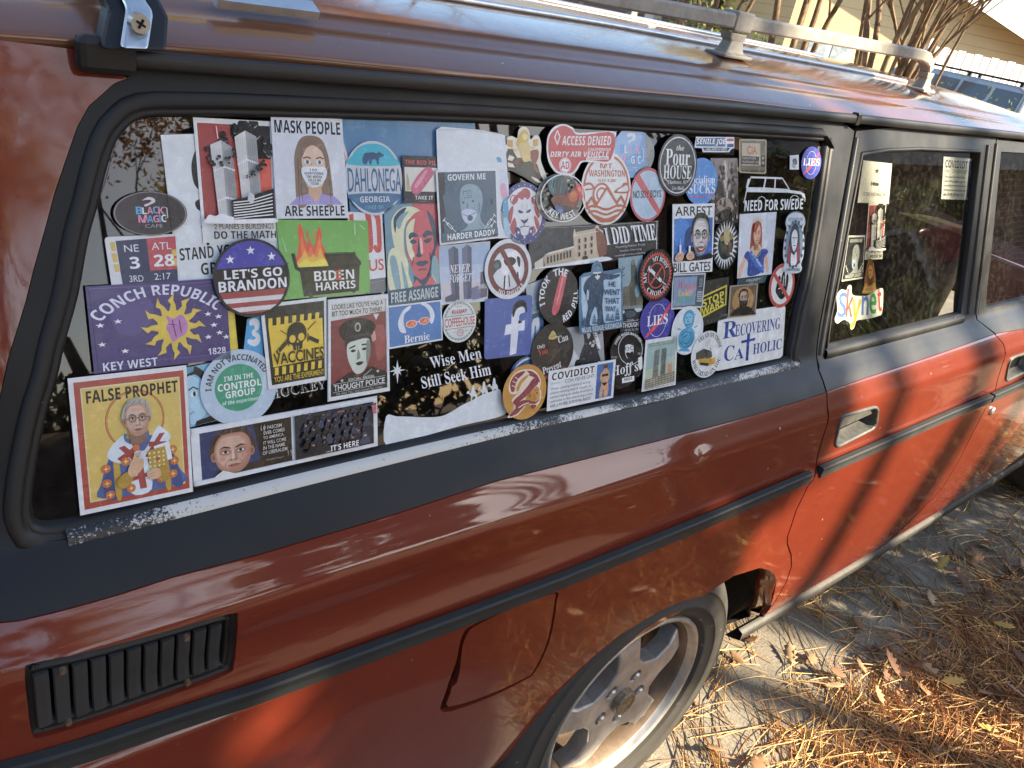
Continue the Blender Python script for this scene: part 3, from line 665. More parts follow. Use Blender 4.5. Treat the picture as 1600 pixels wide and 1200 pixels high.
def draw(items):
    """list of item strings -> list of (colour, verts, faces) in local 0..100 coordinates, y down"""
    out = []
    for it in items:
        k, col, rest = it.split(' ', 2)
        c = hexc(col)
        if k == 'p': q = _pts(rest); out.append((c, q, [tuple(range(len(q)))]))
        elif k == 's': q = spline(_pts(rest), 4); out.append((c, q, [tuple(range(len(q)))]))
        elif k == 'r': x, y, w_, h = map(float, rest.split(',')); out.append((c, [(x, y), (x+w_, y), (x+w_, y+h), (x, y+h)], [(0, 1, 2, 3)]))
        elif k == 'f':
            w_ = float(rest); out.append((c, [(0, 0), (100, 0), (100, 100), (0, 100), (w_, w_), (100-w_, w_), (100-w_, 100-w_), (w_, 100-w_)], [(0, 1, 5, 4), (1, 2, 6, 5), (2, 3, 7, 6), (3, 0, 4, 7)]))
        elif k == 'e': q = ell(*map(float, rest.split(','))); out.append((c, q, [tuple(range(40))]))
        elif k == 'o':
            cx, cy, rx, ry, w_ = map(float, rest.split(',')); A = ell(cx, cy, rx, ry, 48); Bq = ell(cx, cy, rx-w_, ry-w_, 48)
            out.append((c, A+Bq, [(i, (i+1) % 48, 48+(i+1) % 48, 48+i) for i in range(48)]))
        elif k == 'l':
            w_, rs = rest.split(' ', 1); w_ = float(w_)/2; q = np.array(_pts(rs)); V = []; F = []
            for i, p in enumerate(q):
                d = q[min(i+1, len(q)-1)]-q[max(i-1, 0)]; d = d/(np.linalg.norm(d)+1e-9); n = np.array([-d[1], d[0]])*w_; V += [tuple(p+n), tuple(p-n)]
            F = [(2*i, 2*i+1, 2*i+3, 2*i+2) for i in range(len(q)-1)]; out.append((c, V, F))
        elif k == '*':
            v = list(map(float, rest.split(','))); cx, cy, r = v[:3]; n = int(v[3]) if len(v) > 3 else 5; inn = v[4] if len(v) > 4 else .4; asp = v[5] if len(v) > 5 else 1.
            q = [(cx+asp*(r if j % 2 == 0 else r*inn)*math.sin(math.pi*j/n), cy-(r if j % 2 == 0 else r*inn)*math.cos(math.pi*j/n)) for j in range(2*n)]
            out.append((c, q+[(cx, cy)], [(j, (j+1) % (2*n), 2*n) for j in range(2*n)]))
        elif k == 't':
            num, tx = rest.split('|', 1); num, st = num.rsplit(' ', 1); v = list(map(float, num.split(','))); V, F = text_geo(st, tx)
            if not len(V): continue
            lo = V.min(0); hi = V.max(0); q = (V-lo)/(hi-lo+1e-9); x, y, w_, h = v[:4]
            X = x+q[:, 0]*w_; Y = y+(1-q[:, 1])*h
            if len(v) > 4:
                a = math.radians(v[4]); cx, cy = x+w_/2, y+h/2; dx, dy = X-cx, Y-cy; X = cx+dx*math.cos(a)-dy*math.sin(a); Y = cy+dx*math.sin(a)+dy*math.cos(a)
            out.append((c, list(zip(X, Y)), F))
        elif k == 'a':
            num, tx = rest.split('|', 1); num, st = num.rsplit(' ', 1); cx, cy, rx, ry, a0, a1, h = map(float, num.split(',')); V, F = text_geo(st, tx)
            lo = V.min(0); hi = V.max(0); q = (V-[lo[0], 0])/[hi[0]-lo[0], .7]
            a = np.radians(a0+(a1-a0)*q[:, 0]); rr = q[:, 1]*h
            out.append((c, list(zip(cx+(rx+rr)*np.sin(a), cy-(ry+rr)*np.cos(a))), F))
    return out
def _frame(fr, door):
    pick = DP if door else GP; n = _dn if door else _gn
    if fr[0] == 'c':
        v = list(map(float, fr[1:].split(','))); cx, cy, rx, ry = v[:4]; P0 = pick(cx, cy); nn = n/np.linalg.norm(n)
        e1 = np.array([1., 0, 0]); e1 -= nn*(e1@nn); e1 /= np.linalg.norm(e1); e2 = np.cross(nn, e1); e2 = e2 if e2[2] < 0 else -e2
        p0 = proj(P0); U = (proj(P0+e1*.002)-p0)/.002; Vv = (proj(P0+e2*.002)-p0)/.002
        A = np.array([[U[0]**2, Vv[0]**2], [U[1]**2, Vv[1]**2]]); s = np.linalg.solve(A, [rx*rx, ry*ry]); s = np.maximum(s, 1e-6); a, b = np.sqrt(s)
        th = math.radians(v[4]) if len(v) > 4 else 0
        d1 = math.cos(th)*e1+math.sin(th)*e2; d2 = -math.sin(th)*e1+math.cos(th)*e2
        return [P0-a*d1-b*d2, P0+a*d1-b*d2, P0+a*d1+b*d2, P0-a*d1+b*d2]
    return [pick(*p) for p in _pts(fr)]
def ST(label, fr, level, base, items, shape='r', door=False, group=None, cat='sticker'):
    """base = colour of the vinyl (None: a cut decal with no backing); shape 'r', 'e', 'rr' or a point list"""
    n = _dn if door else _gn; nn = -n/np.linalg.norm(n); pick = DP if door else GP; px = fr == 'px'
    C = None if px else [np.array(p) for p in _frame(fr, door)]
    lay = []
    if base:
        if shape == 'r': q = [(0, 0), (100, 0), (100, 100), (0, 100)]
        elif shape == 'rr': q = [(x+6*math.cos(t), y+6*math.sin(t)) for x, y, a in ((94, 6, -90), (94, 94, 0), (6, 94, 90), (6, 6, 180)) for t in np.radians([a, a+30, a+60, a+90])]
        elif shape == 'e': q = ell(50, 50, 50, 50, 64)
        else: q = spline(_pts(shape[1:]), 4) if shape[0] == '~' else _pts(shape)
        lay.append((hexc(base), q, [tuple(range(len(q)))]))
    lay += draw(items)
    V = []; F = []; Cc = []
    o0 = level*GLASS_LAYER+(.0002 if door else .0004)     # the door's stickers are stuck to the inside of its glass
    for j, (c, q, f) in enumerate(lay):
        b = len(V)
        for u, v in q:
            if px: V.append(pick(u, v)+nn*(o0+j*INK)); continue
            if shape == 'r': u = min(99.4, max(.6, u)) if j else u; v = min(99.4, max(.6, v)) if j else v
            u /= 100; v /= 100
            P = C[0]*(1-u)*(1-v)+C[1]*u*(1-v)+C[2]*u*v+C[3]*(1-u)*v
            P = P-nn*((P-C[0])@nn)
            V.append(P+nn*(o0+j*INK))
        for t in f: F.append(tuple(i+b for i in t)); Cc.append(c)
        if j == 0 and base:      # the cut edge of the vinyl
            m_ = len(q); b2 = len(V); V += [p-nn*.00035 for p in V[b:b+m_]]
            for i in range(m_): F.append((b+i, b+(i+1) % m_, b2+(i+1) % m_, b2+i)); Cc.append(c)
    ctr = np.mean(V, 0) if px else np.mean(C, 0)
    me = bpy.data.meshes.new('sticker'); me.from_pydata([tuple(p-ctr) for p in V], [], F)
    at_ = me.color_attributes.new('Col', 'FLOAT_COLOR', 'CORNER'); buf = []
    for p, c in zip(me.polygons, Cc):
        nl = p.loop_total; k = 1.06; buf += [min(.86, c[0]*k), min(.86, c[1]*k), min(.86, c[2]*k), 1.]*nl
    at_.data.foreach_set('color', buf)
    # make every face look outwards
    me.update(); fl = [p.index for p in me.polygons if p.normal.dot(Vector(nn)) < -.3]
    if fl:
        bm = bmesh.new(); bm.from_mesh(me); bm.faces.ensure_lookup_table(); bmesh.ops.reverse_faces(bm, faces=[bm.faces[i] for i in fl]); bm.to_mesh(me); bm.free()
    me.materials.append(VINYL)
    ob = bpy.data.objects.new('sticker', me); COL.objects.link(ob); ob.location = ctr
    tag(ob, label, cat, group or 'stickers on the car windows'); STICKERS.append(ob); return ob
def mixh(a, b, t):
    A = [int(a[i:i+2], 16) for i in (0, 2, 4)]; Bq = [int(b[i:i+2], 16) for i in (0, 2, 4)]; return ''.join('%02x' % int(p+(q-p)*t) for p, q in zip(A, Bq))
def face(cx, cy, w_, h, skin='d2a083', hair='5a4030', dark='4a2c22', shade='b5826a', glasses=None, beard=None, long=0, ear=1, neck=1):
    """an invented face printed in soft tonal steps; w_ half width, h half height"""
    P = lambda *l: ' '.join('%.2f,%.2f' % (cx+a*w_, cy+b*h) for a, b in l); E = lambda a, b, rx, ry: '%.2f,%.2f,%.2f,%.2f' % (cx+a*w_, cy+b*h, rx*w_, ry*h)
    hl = mixh(hair, 'ffffff', .22); hd = mixh(hair, '000000', .3); lt = mixh(skin, 'fff4e4', .4); sh2 = mixh(shade, '000000', .25); lip = mixh(shade, '8a3038', .5)
    o = ['s %s %s' % (sh2, P((-.55, .6), (.55, .6), (.6, 1.4), (.2, 1.55), (-.3, 1.55), (-.65, 1.4)))] if neck else []
    o.append('s %s %s' % (hair, P((-1.08, .0), (-1.08, -.7), (-.6, -1.2), (.1, -1.32), (.8, -1.1), (1.1, -.55), (1.07, .1))))
    for k in range(7): o.append('l %s %.2f %s' % (hl if k % 2 else hd, .05*w_, P((-.95+.3*k, -.55-.12*(3-abs(3-k))), (-.75+.25*k, -1.0-.06*(3-abs(3-k))), (-.4+.2*k, -1.16))))
    if ear: o += ['e %s %s' % (shade, E(-1.0, .06, .15, .24)), 'e %s %s' % (shade, E(1.0, .06, .15, .24)), 'e %s %s' % (sh2, E(-1.01, .07, .07, .14)), 'e %s %s' % (sh2, E(1.01, .07, .07, .14))]
    for k in range(6):
        t = k/5.; c = mixh(shade, skin, t) if k < 4 else mixh(skin, lt, (k-3)*.22); d = t*.13; s = 1-.055*k
        o.append('s %s %s' % (c, P(*[(a*s-d, b*s-.02*k) for a, b in ((-.95, -.45), (-.62, -.92), (0, -1.02), (.62, -.92), (.95, -.45), (.94, .22), (.74, .70), (.32, 1.0), (-.3, 1.0), (-.72, .70), (-.94, .22))])))
    for x in (-1, 1):
        o += ['s %s %s' % (mixh(skin, shade, .75), P((x*.70, -.22), (x*.40, -.30), (x*.12, -.16), (x*.16, .02), (x*.42, .06), (x*.68, -.02))), 's %s %s' % (mixh(hair, dark, .4), P((x*.72, -.27), (x*.46, -.40), (x*.14, -.30), (x*.16, -.24), (x*.45, -.32)))]
        o += ['s efe7dc %s' % P((x*.60, -.10), (x*.40, -.18), (x*.20, -.09), (x*.40, -.03)), 'e 3d4a52 %s' % E(x*.39, -.105, .085, .075), 'e 15161a %s' % E(x*.39, -.105, .045, .045), 'l %s %.2f %s' % (dark, .05*w_, P((x*.62, -.10), (x*.40, -.19), (x*.18, -.09))), 'l %s %.2f %s' % (shade, .035*w_, P((x*.58, .05), (x*.38, .10), (x*.2, .06)))]
        o += ['l %s %.2f %s' % (shade, .05*w_, P((x*.25, .33), (x*.42, .45), (x*.46, .62))), 's %s %s' % (mixh(skin, 'd08878', .28), P((x*.70, .12), (x*.48, .10), (x*.42, .26), (x*.60, .34)))]
    o += ['s %s %s' % (mixh(skin, shade, .6), P((.02, -.2), (.14, -.05), (.24, .26), (.16, .36), (.0, .38), (.04, .1))), 's %s %s' % (lt, P((-.06, -.15), (.02, -.15), (.06, .22), (-.02, .30), (-.10, .22))), 'e %s %s' % (sh2, E(-.13, .34, .06, .035)), 'e %s %s' % (sh2, E(.13, .34, .06, .035)), 'l %s %.2f %s' % (shade, .04*w_, P((-.22, .30), (-.14, .37), (0, .36), (.14, .37), (.22, .30)))]
    o += ['s %s %s' % (lip, P((-.34, .60), (-.1, .535), (0, .56), (.1, .535), (.34, .60), (0, .63))), 's %s %s' % (mixh(lip, skin, .35), P((-.32, .61), (0, .63), (.32, .61), (.12, .72), (-.12, .72))), 'l %s %.2f %s' % (dark, .035*w_, P((-.36, .605), (0, .625), (.36, .60))), 'l %s %.2f %s' % (shade, .05*w_, P((-.2, .82), (.2, .82)))]
    o += ['l %s %.2f %s' % (mixh(skin, shade, .6), .03*w_, P((-.5, -.56-.12*k), (0, -.60-.12*k), (.5, -.56-.12*k))) for k in range(2)]
    if beard:
        o.append('s %s %s' % (beard, P((-.95, .1), (-.8, .3), (-.45, .40), (0, .40), (.45, .40), (.8, .3), (.95, .1), (.8, .9), (.3, 1.3), (-.3, 1.3), (-.8, .9))))
        o += ['l %s %.2f %s' % (mixh(beard, 'ffffff', .18), .04*w_, P((-.6+.2*k, .55), (-.5+.17*k, .9), (-.36+.12*k, 1.2))) for k in range(7)]+['s 6b3a34 %s' % P((-.3, .62), (0, .57), (.3, .62), (0, .70))]
    if glasses: o += ['o %s %s,%.2f' % (glasses, E(-.4, -.1, .32, .24), .05*w_), 'o %s %s,%.2f' % (glasses, E(.4, -.1, .32, .24), .05*w_), 'l %s %.2f %s' % (glasses, .06*w_, P((-.08, -.12), (.08, -.12))), 'l %s %.2f %s' % (glasses, .05*w_, P((.72, -.12), (1.0, -.08))), 'l %s %.2f %s' % (glasses, .05*w_, P((-.72, -.12), (-1.0, -.08)))]
    return o
def stars(l, c='f2f2f6', r=3.2): return ['* %s %s,%s,%s' % (c, x, y, r) for x, y in l]
def bars(c, x0, y0, x1, y1, n, horizontal=True, duty=.5):
    o = []
    for i in range(n):
        if horizontal: h = (y1-y0)/n; o.append('r %s %.2f,%.2f,%.2f,%.2f' % (c, x0, y0+i*h, x1-x0, h*duty))
        else: w_ = (x1-x0)/n; o.append('r %s %.2f,%.2f,%.2f,%.2f' % (c, x0+i*w_, y0, w_*duty, y1-y0))
    return o
def crowd(x0, y0, x1, y1, seed):
    R = random.Random(seed); o = []
    for r in range(6):
        t = r/5.; y = y0+(y1-y0)*(.08+.80*t); s = .75+.9*t; n = int(16-7*t)
        for i in range(n):
            x = x0+(x1-x0)*((i+.5+R.uniform(-.3, .3))/n); yy = y+R.uniform(-3, 3); hw = s*1.15; hh = s*4.6; c = R.choice(['1b1f2a', '232838', '2e3548', '161922', '394258', '10121a'])
            if x-hw*2 < x0 or x+hw*2 > x1 or yy+hh*2.4 > y1: continue
            o += ['s %s %.2f,%.2f %.2f,%.2f %.2f,%.2f %.2f,%.2f %.2f,%.2f' % (c, x-hw*1.9, yy+hh*2.3, x-hw*1.2, yy+hh*.7, x, yy+hh*.4, x+hw*1.2, yy+hh*.7, x+hw*1.9, yy+hh*2.3), 'e %s %.2f,%.2f,%.2f,%.2f' % (c, x, yy, hw, hh), 's %s %.2f,%.2f %.2f,%.2f %.2f,%.2f' % (R.choice(['5a6680', '48536c', '6f7c96']), x-hw*.8, yy-hh*.3, x-hw*.1, yy-hh*.95, x-hw*.2, yy-hh*.5)]
            if R.random() < .4: o.append('e %s %.2f,%.2f,%.2f,%.2f' % (R.choice(['b98a70', 'a77a62', 'c9a08a']), x+hw*.2, yy+hh*.05, hw*.55, hh*.26))
            if R.random() < .12: o.append('l a8483e .5 %.2f,%.2f %.2f,%.2f' % (x-hw*.8, yy+hh*.5, x+hw*.9, yy+hh*.6))
    return o
def smoke(l, seed, cols=('242527', '2b2c2e', '1d1e20', '343537')):
    R = random.Random(seed); o = []
    for x, y, r, n in l:
        for i in range(n):
            a = R.uniform(0, 6.28); d = r*R.random()**.5; rr = r*R.uniform(.25, .5); xx, yy = x+d*math.cos(a), y+d*math.sin(a); o.append('e %s %.1f,%.1f,%.1f,%.1f' % (R.choice(cols), xx, yy, rr*1.2, rr*.8))
            if R.random() < .35: o.append('s c3c4c6 %.1f,%.1f %.1f,%.1f %.1f,%.1f %.1f,%.1f' % (xx-rr, yy, xx, yy+rr*.62, xx+rr, yy, xx, yy+rr*.45))
    return o
def scatter(cols, n, x0, y0, x1, y1, r, seed, rnd=False):
    R = random.Random(seed); o = []
    for i in range(n):
        x = x0+(x1-x0)*R.random(); y = y0+(y1-y0)*R.random(); k = R.random(); rr = r*(.5+R.random())
        if rnd and math.hypot(x-50, y-50) > 47-rr: continue
        o.append('s %s ' % cols[i % len(cols)]+' '.join('%.1f,%.1f' % (x+rr*math.cos(a)*(.6+.6*R.random()), y+rr*math.sin(a)*(.6+.6*R.random())) for a in (0, 1.2, 2.4, 3.6, 5)))
    return o
def towers(lx, rx, top, bot, wd, light='c9c9c6', dark='8f9092'):
    o = []
    for x, t in ((lx, top), (rx, top-4)):
        o += ['p %s %s,%s %s,%s %s,%s %s,%s' % (light, x, t+3, x+wd*.5, t-2, x+wd*.5, bot, x, bot), 'p %s %s,%s %s,%s %s,%s %s,%s' % (dark, x+wd*.5, t-2, x+wd, t+4, x+wd, bot, x+wd*.5, bot)]
    return o
def burning_towers():
    o = ['p a2403d 4,4 96,4 96,81 4,81', 'p d4543e 44,31 96,31 96,81 44,81', 'p 29282a 44,4 96,4 96,31 60,31 44,12']
    o += smoke([(70, 13, 14, 14), (88, 22, 8, 10), (52, 9, 6, 7), (38, 17, 7, 7)], 5)+smoke([(20, 27, 7, 6)], 7)
    o += ['p d5d5d2 17,21 31,17 33,82 22,82', 'p a3a4a4 31,17 44,22 48,82 33,82', 'p d8d8d5 48,14 62,8.5 65,66 54,67', 'p a7a8a8 62,8.5 76,13 80,64 65,66', 'l f0f0ee 1.6 19,42 32,38 46,41', 'l f0f0ee 1.6 50,36 63,32 77,35', 'l f0f0ee 1.6 21,66 33,63 47,65', 'l e4e4e0 1 27,16 26,6']
    o += ['l 77787a .35 %s,%s %s,%s' % (a, 24, a+2.5, 80) for a in (35, 37, 39, 41, 43)]+['l 7b7c7e .35 %s,%s %s,%s' % (a, 15, a+2.5, 62) for a in (65, 67.5, 70, 72, 74)]+['l b4b4b2 .3 %s,%s %s,%s' % (a, 24, a+2.5, 80) for a in (19, 21.5, 24, 26.5, 29)]+['l b8b8b6 .3 %s,%s %s,%s' % (a, 14, a+2.5, 62) for a in (50, 52.5, 55, 57.5, 60)]
    o += smoke([(18, 33, 4, 7), (27, 34, 4, 6), (38, 32, 4, 6), (44, 27, 4, 6)], 9)+smoke([(62, 46, 2.2, 4), (68, 43, 3, 6), (75, 40, 4, 6), (82, 36, 5, 7)], 12)+['s eeeeec 4,80 8,77 16,78 24,76 40,79 70,78 95,80 95,84 4,84']
    o += ['p 242426 38,65 62,62 95,55 96,80 40,81']+['l e6e6e4 .9 40,%s 62,%s 93,%s' % (67+2.2*k, 65.5+2.2*k, 59.5+2.9*k) for k in range(7)]+['s d0d0ce 59,64 63,59 68,61 67,66 62,67']
    return o+['t 222225 13,84.5,80,4.4 n|2 PLANES 3 BUILDINGS', 't 1d1d20 12,90.5,84,6.4 b|DO THE MATH']
def bald_mask(fg='8aa4ae', bgc='496273'):
    o = ['s %s 36,34 40,24 52,20 66,24 73,36 72,52 68,66 74,78 90,84 96,92 96,95 16,95 18,90 34,84 46,78 44,70 38,62 36,48' % fg, 'l 2e3a42 .9 42,30 54,29 55,38 43,39 42,30', 'l 2e3a42 .7 46,33 51,32', 'l 2e3a42 .7 47,36 52,35', 'e 3d5563 41,45,1.8,1.8', 'e 3d5563 57,44,1.8,1.8', 'l 3d5563 .9 48,46 46,56', 's b9c6dc 37,58 48,54 62,59 60,68 52,74 42,72', 'l 3d4a60 .8 38,60 46,64 62,60', 'e 4b596c 51,67,4.5,4', 'l 3d5563 .8 64,52 67,46 68,54 65,62', 'l 3d5563 .8 66,76 72,82']
    for s, x in ((1, 8), (-1, 92)):
        for d in (0, 9) if s < 0 else (0,):
            y = 66+d; a = x-(6 if d else 0)*0
            o += ['l e6eaec 1.1 %s,%s %s,%s' % (a, y, a+s*5, y+5), 'l e6eaec 3.6 %s,%s %s,%s' % (a+s*5, y+5, a+s*13, y+13), 'l %s 1.8 %s,%s %s,%s' % (bgc, a+s*6.5, y+6.5, a+s*12, y+12), 'l e6eaec .8 %s,%s %s,%s' % (a+s*13, y+13, a+s*19, y+19), 'l e6eaec 1.2 %s,%s %s,%s' % (a-2.2, y+2.2*s, a+2.2, y-2.2*s)]
    return o
def space_lies(t=(20, 38, 60, 22)):
    return ['o c9cfe6 50,50,26,36,1.2', 's d23c46 12,86 40,62 60,44 88,14 80,34 62,54 36,74', 'l d23c46 2 20,78 44,58', 't f4f4f4 %s,%s,%s,%s s|LIES' % t]+stars([(24, 30), (74, 66), (66, 26), (36, 80), (30, 60), (60, 82)], 'dfe3f2', 1.2)
def pinup():
    return ['s 3b3a33 14,32 26,34 40,46 62,52 84,70 93,88 84,92 60,84 34,64 18,58', 'p e8e4d2 16,36 30,40 26,48 14,44', 'p e8e4d2 20,50 32,54 36,60 22,58', 'p 8f3a2a 40,50 48,52 46,62 38,58', 's e9e2cc 78,74 88,82 92,86 82,82', 'e 22211d 90,80,1.6,2', 's 8d4a33 66,38 82,40 84,52 78,62 82,76 77,80 72,70 68,58', 's d9bf78 46,30 54,26 62,30 66,44 62,58 52,58 48,46', 's c8a93f 46,10 54,4 62,8 64,20 58,26 46,28 42,22', 's e7cf92 52,12 60,12 60,20 54,23', 'l d9bf78 3.5 50,34 38,32 28,27', 'l d9bf78 3.5 62,34 72,32 80,27', 'r cf9740 20,18,10,13', 'r cf9740 77,18,10,13', 'r f0e7cf 20,15,10,4', 'r f0e7cf 77,15,10,4']
def covidiot():
    o = ['t 2b2926 5,7,62,18 b|COVIDIOT', 't 55585c 5,29,13,8 n|[noun] :', 't 44474a 24,28,43,9 n|COH-VID-EE-UHT']
    for k, s in enumerate(('Virtue signaling individual lacking', 'critical thinking skills & oxygen. A', 'person relying on media directives &', 'overcome by fear concerning a virus', 'with a 99.98% SURVIVAL RATE!')): o.append('t 3c3f42 4,%s,%s,7.6 n|%s' % (43+10.4*k, (58, 59, 63, 62, 60)[k], s))
    o += ['r 3c6fae 71,6,25,88', 'p 34609c 71,46 96,42 96,94 71,94']+['l 7fa6d0 .7 %s,%s %s,%s' % (72+(k*7) % 16, 50+k*5, 80+(k*7) % 16, 49+k*5) for k in range(9)]
    return o+['s c99a76 82,14 86,14 87,22 90,28 91,44 89,54 91,72 89,92 84,92 84,74 82,74 81,92 77,92 77,72 79,54 76,44 77,30 81,23', 's 6a4630 81,10 87,10 87,18 81,18', 'r 2a2a22 79,33,10,6', 'p 2a2a22 79,55 89,55 85,63 83,63']
# ---- upper left
ST('white sheet sticker with black cutout lettering underneath the grey burning towers sticker', '250,211 424,205 436,425 278,441', 1, 'd9dfe0', ['s 1b1d20 31,8 26,14 23,22 23.5,32 27,37 31,38 34,28 34,14', 's 1b1d20 23,46 27,44 31,47 30,51 34,50 34,55 27,52 24,50', 'l 1b1d20 2 27,57 30,54 31,60 34,62', 'l 1b1d20 2.5 27,62 30,68 31,76', 't 1d2023 4,76.5,62,8.6 b|STAND YOUR', 't 1d2023 22,88,52,8.6 b|GROUND'])
ST('grey and red sticker of two burning towers and a low striped building', '300,183.5 424,190 430.5,377 316,379', 2, 'dfe3e3', burning_towers())
ST('pale pink round sticker mostly hidden behind the white masked woman sticker', 'c 489,256,55,77', 2, 'd9c8c4', ['o b59a94 50,50,47,47,2.5'], 'e')
ST('white sticker of a brown haired woman in a printed face mask', '419.6,181 531,186.5 541,340.6 429,341.7', 4, 'd5d9de', ['t 253040 4,3.5,92,12.5 B|MASK PEOPLE', 't 252b35 11,87,84,10.5 B|ARE SHEEPLE', 's 8d7868 29,86 28,55 29,36 38,21 53,17.5 68,21 76,36 79,60 79,86 69,86 55,60 42,86', 's ddc0a6 38,40 42,30 54,25 66,31 71,45 68,62 60,72 50,72 42,64', 'p d3ae8c 46,66 63,66 65,80 54,86 44,80', 'p a498cb 18,86 30,78 46,75 54,84.5 63,75 82,78 93,86', 's 8a7362 36,44 39,28 48,22 58,23 70,31 74,50 68,34 56,27 46,30 40,38', 'l 6e5848 .8 33,40 32,84', 'l 6e5848 .8 36,50 36,84', 'l 6e5848 .8 75,50 76,84', 'e f0efe8 46,43.5,4.4,2.2', 'e f0efe8 63,43.5,4.4,2.2', 'e 5b7186 46,43.5,2.2,2', 'e 5b7186 63,43.5,2.2,2', 'l 5a4535 1.2 40,40 46,38.5 51,40', 'l 5a4535 1.2 58,40 64,38.5 69,40', 'l b89a80 .8 52,44 50,49 54,50', 's e3e7ea 38,49 54,48 71,49 71,58 63,66 54,69 46,67 38,58', 'l aab2ba .5 38,52 34,48', 'l aab2ba .5 71,52 75,48']+['t 3a3d44 %s,%s,%s,2.6 b|%s' % (x, y, w_, s) for x, y, w_, s in ((48.5, 50, 10, 'I DO'), (41, 53.4, 26, 'EVERYTHING'), (43, 56.8, 22, 'THE MEDIA'), (45, 60.2, 18, 'TELLS ME'), (49, 63.6, 11, 'TO DO'))])
ST('large plain steel blue sheet sticker at the top edge of the long window', '531,183 741,192 748,345 548,350', 1, '5584a9', ['p 5f8db2 0,0 100,0 100,5 0,5'])
ST('blue and grey oval sticker with a walking bear in the top', 'c 582,279,45,58', 3, 'c6cbcf', ['s 3fb3c6 8,32 14,20 26,9 40,4 50,3.5 60,4 74,9 86,20 92,32', 's 3f7197 7,71 93,71 84,83 72,91 60,95.5 50,96.5 40,95.5 28,91 16,83', 's 35587c 32,30 31,24 35,17 42,15.5 50,15 56,16.5 60,14 63,15.5 68,18 66,21 60,22.5 59,30 56,31 54,25 48,25 46,31 43,31 41,26 38,31 35,31', 't 3d6b92 5,36,92,32 n|DAHLONEGA', 't 3d6b92 5.5,36,92,32 n|DAHLONEGA', 't d5dadc 24,74,52,8 b|GEORGIA', 't 7fb3c4 36,86,28,4.6 n|SINCE 1833'], 'e')
ST('navy sticker with a single pink capsule on a white panel', '624.4,242.8 683,245 684,318 627.6,317', 4, '2a2c36', ['t d0565a 7,9,92,9.5 b|THE RED PILL', 'r d8d5ca 5,24,95,51', 'p b5aa80 10,34 16,50 18,72 8,74', 's c2607c 20,66 40,40 58,26 70,22 80,28 82,38 62,60 44,78 34,82 24,78', 'l 9d4560 1.4 48,40 60,58', 's dc93a6 30,62 58,32 64,34 38,66', 't dedcd6 30,84,50,8 b|TAKE IT', 'l 888888 .8 40,95.5 60,95.5'])
ST('poster style red and blue portrait sticker of a short haired man', '597,322 682,312 685,466 604,477', 3, '6d93a5', ['p c1525c 50,0 100,0 100,84 60,84', 's d8dab2 12,16 24,6 40,3 56,5 66,10 60,16 46,15 36,22 33,34 34,48 40,60 38,72 30,66 22,52 14,36', 's 32485f 16,14 28,6 40,4 32,11 22,18 18,28', 's 7fa5ae 20,18 30,10 44,8 34,15 26,24', 's c9555f 38,24 48,14 62,9 78,12 88,22 92,36 90,52 84,64 74,74 62,77 50,70 42,58 37,44', 's d8dab2 38,26 46,18 55,16 52,24 50,34 48,44 52,52 48,58 42,52 38,42', 's 32485f 78,10 88,16 95,28 96,42 90,52 89,38 84,24', 's 32485f 84,54 90,48 90,60 82,70 74,76 80,66', 's 2f4560 42,32 48,29 57,31 60,34 50,34 44,36', 's 2f4560 68,33 76,29 86,31 88,34 80,34 72,36', 's 2f4560 44,38 50,36 57,39 50,41', 's 2f4560 70,39 78,37 86,38 78,42', 's 2f4560 60,36 63,42 62,50 66,54 60,55 55,53 58,48', 's e6b0a4 62,36 67,38 68,50 64,51', 's 2f4560 54,61 62,58.5 66,59.5 71,58.5 79,61 68,64 60,63.5', 'l 2f4560 1.4 58,68 66,67 74,68', 'l 2f4560 1.6 50,54 47,62', 'l 2f4560 1.6 82,52 82,60', 's d8dab2 3,50 14,42 26,46 34,60 42,76 44,84 3,84', 's 7fa5ae 6,54 14,50 20,60 24,84 14,84', 's 7fa5ae 26,56 32,66 38,84 31,84', 's 32485f 50,73 62,78 74,76 80,70 82,78 70,84 56,84', 's 7fa5ae 86,56 96,60 98,84 84,84 82,74', 'p d25f68 44,84 54,77 64,84', 'p d25f68 70,84 82,75 92,84', 'l d8dab2 1.2 84,74 92,82', 'r 2d4f69 2,84.5,98,15.5', 't b9c6c4 5,87,90,11 B|FREE ASSANGE'])
ST('blue sticker with white side hair and red glasses over white lettering', '602.7,477.6 686.7,467.6 689,530.6 604.5,545', 3, 'd5dade', ['p 3f78b5 2,4 98,4 98,96 2,96', 's d6dde2 21,62 18,44 22,26 30,12 42,5 40,14 30,24 28,44 32,66 28,68', 's d6dde2 82,54 86,34 80,14 70,4 60,4 70,14 77,30 77,52', 's d9574a 33,44 42,40 52,42 50,54 38,58 34,52', 's d9574a 57,42 66,38 76,40 74,50 62,54 58,50', 'o e8e2d8 42,49,10,9,1.4', 'o e8e2d8 66,46,10,9,1.4', 'l e8e2d8 2 52,46 57,45', 't f2c33c 38,44,9,11 n|☭', 't f2c33c 62,41,9,11 n|☭', 't e4e8ea 28,74,47,19 s|Bernie'])
ST('torn white blank sheet sticker above the blue bald figure sticker', '675.5,198 785,203.5 794,372 683,372', 5, 'd3dade', ['s 5ba5c6 84,25 90,25 92,29 86,29', 's c8d3dc 88,36 99,40 99,60 90,56', 's d79fb4 88,50 96,50 97,62 90,66', 's 4ea0c2 90,66 97,62 98,80 91,84', 's 9cc0d4 90,82 98,82 98,97 91,97', 'l b9c0c4 .8 4,3 40,1.5 96,4'], '1,3 8,0 60,1 86,3 92,4 99,5 100,100 0,100')
